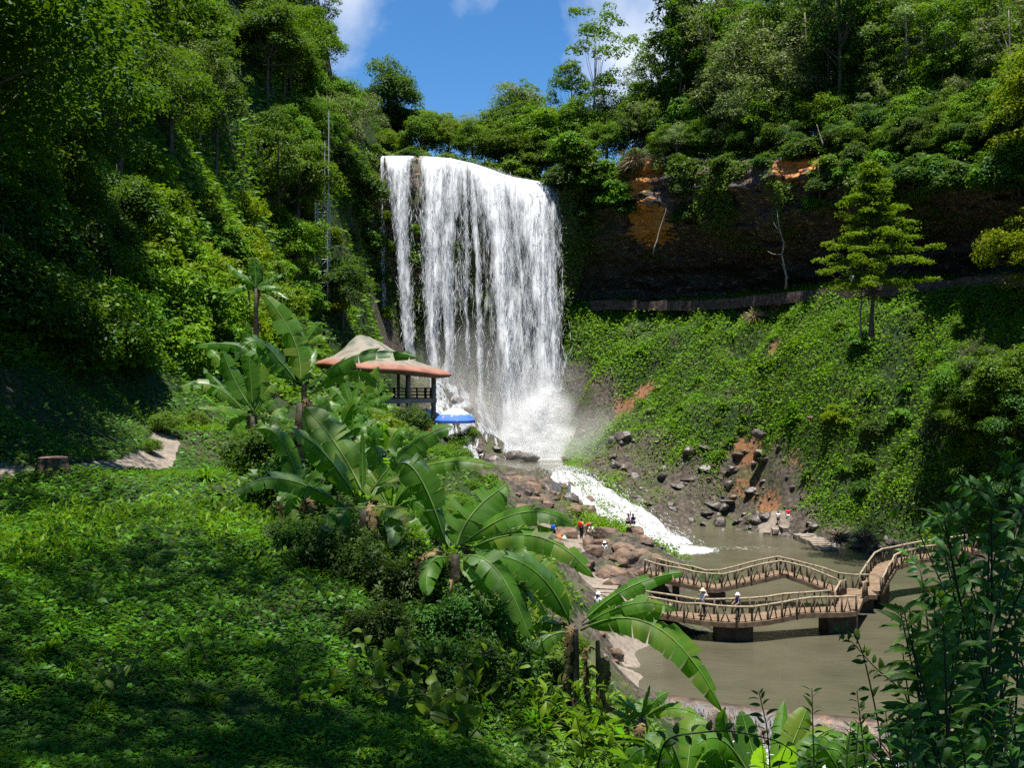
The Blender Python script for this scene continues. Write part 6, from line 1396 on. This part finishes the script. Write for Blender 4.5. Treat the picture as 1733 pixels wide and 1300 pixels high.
def person(label, p, rz, pz, shirt, trousers, h=1.65, hat=None, dress=None, pack=None, sleeves=True, shorts=False, hair_long=False):
    D = POSE[pz]; k = h/1.65
    order = ['pe', 'wa', 'ch', 'ne', 'ls', 'le', 'lh', 'rs', 're', 'rh', 'lp', 'lk', 'la', 'lt', 'rp', 'rk', 'ra', 'rt']
    ix = {n: i for i, n in enumerate(order)}
    J = [(*D[n], RAD[n]) for n in order]; hd = np.array(D['hd']); ne = np.array(D['ne']); up = nrmz(hd-ne); fw = np.array([0, -1., 0])
    J += [(*(hd-up*.05+fw*.012), .066, .08), (*(hd+up*.03), .074, .088), (*(hd+up*.095), .05, .06)]
    E_ = [('pe', 'wa'), ('wa', 'ch'), ('ch', 'ne'), ('ch', 'ls'), ('ls', 'le'), ('le', 'lh'), ('ch', 'rs'), ('rs', 're'), ('re', 'rh'), ('pe', 'lp'), ('lp', 'lk'), ('lk', 'la'), ('la', 'lt'), ('pe', 'rp'), ('rp', 'rk'), ('rk', 'ra'), ('ra', 'rt')]
    ed = [(ix[a], ix[b]) for a, b in E_]; n = len(order); ed += [(ix['ne'], n), (n, n+1), (n+1, n+2)]
    # fingers: five short unequal tips on each hand, nose and ears as small spurs
    for s in 'lr':
        a = np.array(D[s+'e']); b = np.array(D[s+'h']); v = nrmz(b-a); sd = nrmz(np.cross(v, [0, 1, .3]))
        for q_, ln in ((-.026, .07), (-.009, .085), (.009, .08), (.026, .065), (.045, .03)):
            J.append((*(b+v*ln+sd*q_), .009)); ed.append((ix[s+'h'], len(J)-1))
    J.append((*(hd-up*.01+fw*.105), .014)); ed.append((n, len(J)-1))
    o = ob('person', skin_mesh('person', J, ed, M_SKIN)); o.location = tuple(map(float, p)); o.rotation_euler = (0, 0, rz); o.scale = (k, k, k)
    tag(o, label, 'person')
    def part(nm, names, edges, grow, mat, tweak=None):
        JJ = []
        for q_ in names:
            v = D[q_] if isinstance(q_, str) else q_[0]; r_ = (RAD[q_] if isinstance(q_, str) else q_[1])+grow; JJ.append((*v, r_))
        ob(nm, skin_mesh(nm, JJ, edges, mat, 0), o)
    lerp = lambda a, b, t: tuple(np.array(D[a])*(1-t)+np.array(D[b])*t)
    st = .62 if sleeves else .2
    part('shirt', ['pe', 'wa', 'ch', 'ls', (lerp('ls', 'le', st), .052), 'rs', (lerp('rs', 're', st), .052), (lerp('ch', 'ne', .7), .07)], [(0, 1), (1, 2), (2, 3), (3, 4), (2, 5), (5, 6), (2, 7)], .016, cloth(shirt))
    if dress is None:
        e_ = .7 if shorts else .93
        a1, a2 = ((lerp('lp', 'lk', .8), .07), (lerp('rp', 'rk', .8), .07)) if shorts else ((lerp('lk', 'la', .9), .05), (lerp('rk', 'ra', .9), .05))
        nm = [(lerp('pe', 'wa', .3), .125), 'lp'] + ([] if shorts else ['lk']) + [a1, 'rp'] + ([] if shorts else ['rk']) + [a2]
        ed = [(0, 1), (1, 2), (0, 3), (3, 4)] if shorts else [(0, 1), (1, 2), (2, 3), (0, 4), (4, 5), (5, 6)]
        part('trousers', nm, ed, .014, cloth(trousers))
    else:
        w_ = np.array(D['wa']); mb = MB(); V, f = lathe([(.13, 0), (.17, -.2), (.25, -.5), (.24, -.5), (.12, -.02)], 18, w_); mb.add(V, f); ob('skirt', mb.mesh('skirt', cloth(dress), True), o)
    hc = hd+up*.045
    d = nrmz(IV); keep = (d[:, 2] > -.1) | (d[:, 1] > .25) if not hair_long else (d[:, 2] > -.1) | (d[:, 1] > .1)
    fk = keep[IF].all(1); hv = d*np.array([.092, .105, .11 if not hair_long else .125])+[0, .012, .0 if not hair_long else -.02]; hr = mk('hair', hv+hc, [IF[fk]], M_HAIR, None, True); ob('hair', hr, o)
    if hat:
        mb = MB(); br, col = hat; V, f = lathe([(.0, .14), (.07, .135), (.10, .10), (.112, .03), (br, -.005), (br, -.02), (.105, .01)], 24, hc+up*.03); mb.add(V, f); ob('hat', mb.mesh('hat', cloth(col), True), o)
    if pack:
        c = np.array(D['ch'])*.6+np.array(D['wa'])*.4+np.array([0, .19, .03]); mb = MB(); d2 = np.sign(IV)*np.abs(IV)**.5; mb.add(d2*np.array([.15, .10, .23])+c, [IF]); ob('backpack', mb.mesh('backpack', cloth(pack), True), o)
    return o
def at(px, py, d): return P(px, py, d)
WHT = (.78, .79, .82)
person('person in white shirt and straw hat taking a photo on the near bridge', at(1189, 1051, 61.7)*[1, 1, 0]+[0, 0, -14.44], 2.6, 'photo', WHT, (.02, .02, .025), 1.66, hat=(.21, (.62, .52, .36)))
person('person in navy top and white sun hat leaning on the near bridge rail', at(1249, 1056, 61.0)*[1, 1, 0]+[0, 0, -14.44], -1.3, 'lean', (.03, .05, .20), (.02, .022, .04), 1.55, hat=(.18, WHT))
person('person with bright blue backpack bending down on the river rocks', at(937, 916, 82.5), 2.9, 'lean', (.02, .03, .10), (.015, .015, .02), 1.55, pack=(.02, .12, .75))
person('person in orange shirt with a red backpack standing on the river rocks', at(984, 913, 82.2), 2.2, 'stand', (.85, .38, .06), (.03, .025, .03), 1.68, pack=(.75, .03, .04))
person('person in red leaning close behind the orange shirt', at(991, 909, 83.2), 1.2, 'bend', (.70, .05, .06), (.5, .4, .38), 1.6)
person('person in white crouching against the wide boulder', at(1002, 908, 82.6), -.8, 'crouch', WHT, (.5, .45, .42), 1.6)
person('child in white dress and white hat standing below the boulders', at(1023, 950, 79.5), 2.9, 'walk', WHT, WHT, 1.5, hat=(.17, WHT), dress=WHT, sleeves=True)
person('person in white shirt sitting at the edge of the stone path', at(985, 956, 79), 2.2, 'sit', WHT, (.05, .05, .06), 1.6)
person('person waving one arm seated on the block shaped boulder', at(1063, 887, 82), .6, 'sit_wave', (.72, .42, .44), (.04, .04, .06), 1.6)
person('person in dark blue seated on the block shaped boulder', at(1072, 887, 82), -.9, 'sit', (.02, .03, .12), (.03, .035, .06), 1.55)
person('small figure in white top and dark shorts on the far bank', at(1317, 890, 104.6), 2.7, 'walk', WHT, (.03, .03, .04), 1.5, shorts=True)
person('small figure in red jacket and white trousers on the far bank', at(1334, 886, 104.4), 2.9, 'stand', (.78, .02, .04), WHT, 1.6)
person('person in pale clothes and blue cap walking along the high ledge path', at(1443, 487, 112.2), -1.2, 'lean', (.55, .60, .72), (.6, .62, .68), 1.65, hat=(.10, (.15, .22, .6)))
person('person in dark blue seated beside the orange bench', at(745, 729, 71.9), 2.2, 'sit', (.02, .02, .10), (.02, .02, .05), 1.6)
person('person in white and blue standing in the upper pool by the pavilion rocks', at(789, 783, 119.5), 2.0, 'stand', (.62, .70, .85), (.3, .42, .7), 1.6)
person('person in white bending over in the upper pool', at(812, 785, 119), 1.4, 'bend', WHT, (.08, .08, .09), 1.6)
person('person in dark top wading in the upper pool beside two others', at(818, 784, 120), 2.4, 'stand', (.12, .11, .11), (.5, .5, .5), 1.55)
person('person in white top and blue trousers behind the tall dark banana stem', at(1012, 1098, 58.5)*[1, 1, 0]+[0, 0, gsurf(at(1012, 1098, 58.5)[0], 58.5)], 2.5, 'stand', WHT, (.1, .15, .5), 1.6, hat=(.16, WHT))
def lump_bag(label, p, s, col):
    d = nrmz(IV); V = np.sign(d)*np.abs(d)**.7*np.array(s); V[:, 2] = np.maximum(V[:, 2], -s[2]*.8); V[:, :2] *= (1-.35*np.clip(V[:, 2:]/s[2], 0, 1))
    e = empty('bag', p); tag(e, label, 'bag'); ob('sack', mk('sack', V+[0, 0, s[2]*.75], [IF], cloth(col), None, True), e)
    mb = MB(); t = np.linspace(0, np.pi, 9); V, f = tube(np.stack([.12*np.cos(t), 0*t, s[2]*1.6+.14*np.sin(t)], 1), .015, 5); mb.add(V, f); ob('handle', mb.mesh('handle', cloth(col), True), e)
lump_bag('bright orange bag on the rock beside the person with the blue backpack', at(946, 917, 82), (.28, .24, .32), (.9, .16, .04))
lump_bag('small pale green bag on the rock beside the orange bag', at(955, 916, 82), (.2, .18, .24), (.45, .75, .5))
lump_bag('pale blue bundle on the brown slab beside the upper pool', at(817, 803, 112), (.5, .4, .3), (.55, .68, .85))
# ---------- NEAR PLANTS at the lower right edge, seen against the pool
M_NEAR = leafmat('near_leaf', (.014, .040, .010), (.045, .11, .02), .30, gloss=.06, rough=.3)
M_TWIG = plainmat('green_twig', (.02, .028, .012), (.06, .055, .03), 8, .7)
def oval_leaves(P0, ax, nrm, L, W, fold=.18):
    """leaf of eight faces each: pointed oval folded at the midrib and bent down"""
    ax = nrmz(ax); sd = nrmz(np.cross(ax, nrm)); n = np.cross(sd, ax); L = np.asarray(L)[:, None]; W = np.asarray(W)[:, None]
    ts = np.array([0, .22, .5, .78, 1.0]); ws = np.array([.06, .82, 1.0, .62, .02]); bd = np.array([0, .03, .0, -.10, -.26])
    rows = []
    for t, w, b in zip(ts, ws, bd):
        c = P0+ax*L*t+n*L*b
        rows += [c-sd*W*.5*w+n*W*fold*w, c, c+sd*W*.5*w+n*W*fold*w]
    V = np.stack(rows, 1); m_ = len(P0); q0 = []
    for i in range(4):
        for j in range(2): q0.append((i*3+j, i*3+j+1, (i+1)*3+j+1, (i+1)*3+j))
    q = (np.array(q0)[None]+np.arange(m_)[:, None, None]*15).reshape(-1, 4)
    return V.reshape(-1, 3), q, 15
def leafy(label, stems, name='leafy_shrub', mat=None, cat='shrub', leafL=.12, aspect=.45, seed=1, step=.07, pairs=False, r=.008):
    """stems: lists of world points; leaves alternate along each"""
    rs = np.random.default_rng(seed); b = np.array(stems[0][0], float); wm = MB(); LV = []; LA = []; LQ = []; n0 = 0
    for st in stems:
        q = np.array(st, float); k = np.linspace(0, 1, len(q)); Ln = np.linalg.norm(np.diff(q, axis=0), axis=1).sum(); m_ = max(8, int(Ln/.05)); s = np.linspace(0, 1, m_)
        # smooth by quadratic resampling
        c = np.stack([np.interp(s, k, q[:, i]) for i in range(3)], -1)
        for _ in range(4): c[1:-1] = (c[:-2]+2*c[1:-1]+c[2:])/4
        V, f = tube(c-b, r*(1-.75*s)+.0015, 5); wm.add(V, f)
        nl = max(3, int(Ln/step)); ls = (np.arange(nl)+rs.uniform(.2, .8, nl))/nl; ls = ls[ls > .12]
        T = nrmz(np.gradient(c, axis=0)); pp = np.stack([np.interp(ls, s, c[:, i]) for i in range(3)], -1); tt = np.stack([np.interp(ls, s, T[:, i]) for i in range(3)], -1)
        for sg in ((1, -1) if pairs else (0,)):
            a = np.where(np.arange(len(ls)) % 2, 1, -1)*1.0 if sg == 0 else np.full(len(ls), float(sg))
            side = nrmz(np.cross(tt, [0, -1, .15])); ax = nrmz(side*a[:, None]*1.0+tt*.75+rs.normal(0, .28, (len(ls), 3))-[0, 0, .12])
            nr_ = nrmz(np.array([0, -.45, .9])+rs.normal(0, .45, (len(ls), 3))); nr_ = nrmz(nr_-ax*np.sum(nr_*ax, -1, keepdims=True))
            L = leafL*(1.15-.6*ls)*rs.uniform(.7, 1.25, len(ls)); V, q4, k_ = oval_leaves(pp-b+ax*.01, ax, nr_, L, L*aspect)
            LV.append(V); LQ.append(q4+n0); n0 += len(V); LA.append(np.repeat(np.clip(rs.normal(.45, .25, len(ls)), 0, 1), k_))
    e = empty(name, b); tag(e, label, cat)
    ob('stem', wm.mesh('stem', M_TWIG, True), e); ob('foliage', mk('foliage', np.concatenate(LV), [np.concatenate(LQ)], mat or M_NEAR, {'rnd': np.concatenate(LA)}, True), e)
    return e
def grd(px, d): x = (px-CX)/F*d; return np.array([x, d, gsurf(x, d)])
def S(px0, d0, *pts): return [grd(px0, d0)]+[P(a, b, c) for a, b, c in pts]
leafy('thin twining vine with small dark leaves rising in front of the pool', [S(1500, 6.5, (1490, 1240, 6.4), (1462, 1110, 6.3), (1440, 1060, 6.3), (1418, 1074, 6.3)), S(1540, 6.5, (1540, 1180, 6.4), (1480, 1130, 6.3), (1440, 1085, 6.3)), S(1480, 6.4, (1458, 1235, 6.4), (1450, 1170, 6.35))], 'vine', None, 'vine', .085, .5, 3, .075, r=.005)
leafy('upright sprig with paired pointed leaves standing out against the brown pool', [S(1385, 6.2, (1376, 1250, 6.2), (1374, 1165, 6.2))], 'sprig', None, 'plant', .105, .32, 4, .085, True, .005)
leafy('short sprig with dark narrow leaves just left of the upright one', [S(1310, 6.2, (1300, 1240, 6.2), (1284, 1170, 6.2))], 'sprig', None, 'plant', .10, .34, 5, .08, True, .005)
leafy('low sprig with small narrow leaves beside the twining vine', [S(1450, 6.0, (1448, 1270, 6.0), (1456, 1205, 6.0)), S(1440, 6.0, (1432, 1285, 6), (1440, 1230, 6))], 'sprig', None, 'plant', .075, .3, 6, .06, True, .004)
leafy('dark vine arching with round leaves across the bright banana clump', [[grd(1100, 6.6), P(1120, 1248, 6.4), P(1230, 1236, 6.3), P(1320, 1255, 6.2), P(1390, 1310, 6.1)]], 'vine', None, 'vine', .075, .62, 7, .05, False, .006)
rs = np.random.default_rng(77)
st = []
for _ in range(32):                                       # the tall shrub at the right edge
    b = rs.uniform(1590, 1760); d = rs.uniform(6.2, 8.2); tx = rs.uniform(1560, 1770); ty = 740+rs.uniform(0, 330)+max(0, 1640-tx)*.8
    st.append(S(b, d, ((b*.6+tx*.4)+rs.normal(0, 20), 1300*.45+ty*.55+40, d+rs.normal(0, .2)), (tx-rs.uniform(-25, 30), ty+rs.uniform(10, 40), d+rs.normal(0, .3)), (tx-rs.uniform(-50, 60), ty, d+rs.normal(0, .3))))
leafy('tall tangled shrub with glossy dark leaves filling the lower right edge', st, 'leafy_shrub', None, 'shrub', .14, .44, 8, .060, False, .009)
st = []
for _ in range(15):
    b = rs.uniform(1555, 1625); d = rs.uniform(5.6, 6.2); tx = rs.uniform(1515, 1640); ty = rs.uniform(1010, 1200)
    st.append(S(b, d, ((b+tx)/2, (1300+ty)/2+20, d), (tx, ty, d-rs.uniform(0, .2))))
M_NEARL = leafmat('near_leaf_light', (.03, .075, .012), (.075, .16, .03), .35, gloss=.06, rough=.32)
leafy('shrub with long pointed mid green leaves in front of the tangled shrub', st, 'leafy_shrub', M_NEARL, 'shrub', .24, .26, 9, .10, False, .008)
st = []
for _ in range(34):
    b = rs.uniform(1500, 1760); d = rs.uniform(5.0, 6.2); tx = b+rs.uniform(-70, 50); ty = rs.uniform(1190, 1290)
    st.append(S(b, d, ((b+tx)/2, (1320+ty)/2+10, d), (tx, ty, d)))
leafy('low dark leafy plants along the bottom right corner', st, 'leafy_shrub', None, 'shrub', .12, .42, 10, .055, False, .006)
leafy('lone curled yellowing leaf on a bare twig reaching left of the tangled shrub', [[P(1640, 905, 7), P(1560, 860, 6.8), P(1510, 853, 6.7), P(1480, 830, 6.7)]], 'twig', M_NEARL, 'twig', .16, .36, 12, .35, False, .004)
for i, (px, d) in enumerate(((150, 9), (330, 8), (480, 9.5), (90, 12), (420, 12.5), (250, 13), (560, 10.5), (380, 16), (200, 7), (520, 7.4))):
    st = []
    for _ in range(7):
        g_ = grd(px+rs.normal(0, 14), d+rs.normal(0, .12)); a = rs.uniform(0, 6.28); st.append([g_, g_+[.06*math.cos(a), .06*math.sin(a), .12], g_+[.2*math.cos(a), .2*math.sin(a), rs.uniform(.16, .34)]])
    w_ = leafy('broad leaved weed standing above the shaded ground cover', st, 'weed', [M_NEARL, GREENS['fern']][i % 2], 'plant', .11, .5, 30+i, .055, False, .004); w_['group'] = 'broad leaved weeds on the near bank'
# round leaved creeper in the shade at the lower middle
st = []
for _ in range(30):
    px = rs.uniform(630, 800); d = rs.uniform(7.6, 9.6); g_ = grd(px, d); st.append([g_, g_+[rs.normal(0, .15), -.05, .18], g_+[rs.normal(0, .3), -.1, rs.uniform(.25, .5)]])
leafy('creeper with rounded grey green leaves in the shade below the banana plants', st, 'creeper', GREENS['mid'], 'plant', .15, .85, 13, .09, False, .006)
st = []
for _ in range(60):
    px = rs.uniform(820, 1010); d = rs.uniform(9, 13); g_ = grd(px, d); a = rs.normal(0, .3); st.append([g_, g_+[a*.4, -.05, .25], g_+[a, -.1, rs.uniform(.35, .7)]])
leafy('bright leafy undergrowth with pointed leaves below the tall banana stem', st, 'leafy_shrub', GREENS['light'], 'shrub', .19, .34, 14, .085, False, .006)
st = []
for _ in range(46):
    px = rs.uniform(800, 960); d = rs.uniform(13.5, 20); g_ = grd(px, d); a = rs.normal(0, .4); st.append([g_, g_+[a*.4, -.05, .5], g_+[a, -.1, rs.uniform(.7, 1.4)]])
leafy('sunlit leafy undergrowth between the two middle banana plants', st, 'leafy_shrub', GREENS['light'], 'shrub', .26, .34, 15, .12, False, .008)
# ---------- CAMERA, SUN, SKY
cam = bpy.data.cameras.new('camera'); cam.lens = 35.0; cam.sensor_width = 36.0; cam.clip_end = 6000; cam.clip_start = 0.05
co = bpy.data.objects.new('camera', cam); COL.objects.link(co); co.location = (0, 0, 0); co.rotation_euler = (math.pi/2, 0, 0)
scene.camera = co
SUN = nrmz(np.array([0.0, -0.13, 0.985]))
sl = bpy.data.lights.new('sun', 'SUN'); sl.energy = 5.0; sl.angle = math.radians(0.53); sl.color = (1, .955, .88)
so = bpy.data.objects.new('sun', sl); COL.objects.link(so); so.location = (40, -40, 120)
so.rotation_euler = Vector(SUN).to_track_quat('Z', 'Y').to_euler()
w = bpy.data.worlds.new('World'); scene.world = w; w.use_nodes = True
nt = w.node_tree; nt.nodes.clear()
wo = nt.nodes.new('ShaderNodeOutputWorld'); bg = nt.nodes.new('ShaderNodeBackground'); bg.inputs[1].default_value = 0.052
sky = nt.nodes.new('ShaderNodeTexSky'); sky.sky_type = 'NISHITA'; sky.sun_disc = False
sky.sun_elevation = math.asin(SUN[2]); sky.sun_rotation = math.atan2(SUN[0], SUN[1]); sky.altitude = 800; sky.air_density = 1.0; sky.dust_density = 0.0; sky.ozone_density = 4.0
tc = nt.nodes.new('ShaderNodeTexCoord').outputs['Generated']
cn = noise(nt, 7.0, 6, tc, 0.6)
def dirmask(px, py, r):
    v = nrmz(P(px, py, 1.0)); s_ = N(nt, 'VectorMath', operation='DISTANCE'); nt.links.new(tc, s_.inputs[0]); s_.inputs[1].default_value = tuple(v)
    return math_(nt, 'SUBTRACT', 1.0, math_(nt, 'DIVIDE', s_.outputs['Value'], r))
mk_ = math_(nt, 'MAXIMUM', math_(nt, 'MAXIMUM', dirmask(585, -25, .075), dirmask(1065, 95, .10)), math_(nt, 'MAXIMUM', dirmask(1180, 40, .11), dirmask(300, -300, .3)))
cm = ramp(nt, math_(nt, 'ADD', math_(nt, 'MULTIPLY', mk_, .55), math_(nt, 'MULTIPLY', math_(nt, 'SUBTRACT', cn, .5), 1.1)), [(0.08, (0, 0, 0)), (0.55, (1, 1, 1))])
hs = N(nt, 'HueSaturation'); hs.inputs['Saturation'].default_value = 1.25; hs.inputs['Value'].default_value = 1.4; nt.links.new(sky.outputs[0], hs.inputs['Color'])
cc = mixc(nt, math_(nt, 'MULTIPLY', cm, 0.75), hs.outputs[0], (9.5, 9.8, 10.2))
nt.links.new(cc, bg.inputs[0]); nt.links.new(bg.outputs[0], wo.inputs[0])
vs = scene.view_settings; vs.view_transform = 'Standard'; vs.look = 'None'; vs.exposure = 1.2; vs.gamma = 1.0
cy = scene.cycles
cy.max_bounces = 6; cy.diffuse_bounces = 3; cy.glossy_bounces = 2; cy.transmission_bounces = 4; cy.transparent_max_bounces = 24; cy.volume_bounces = 3
cy.volume_step_rate = 2.0; cy.volume_max_steps = 96
cy.caustics_reflective = False; cy.caustics_refractive = False; cy.sample_clamp_indirect = 4.0
cy.use_denoising = False
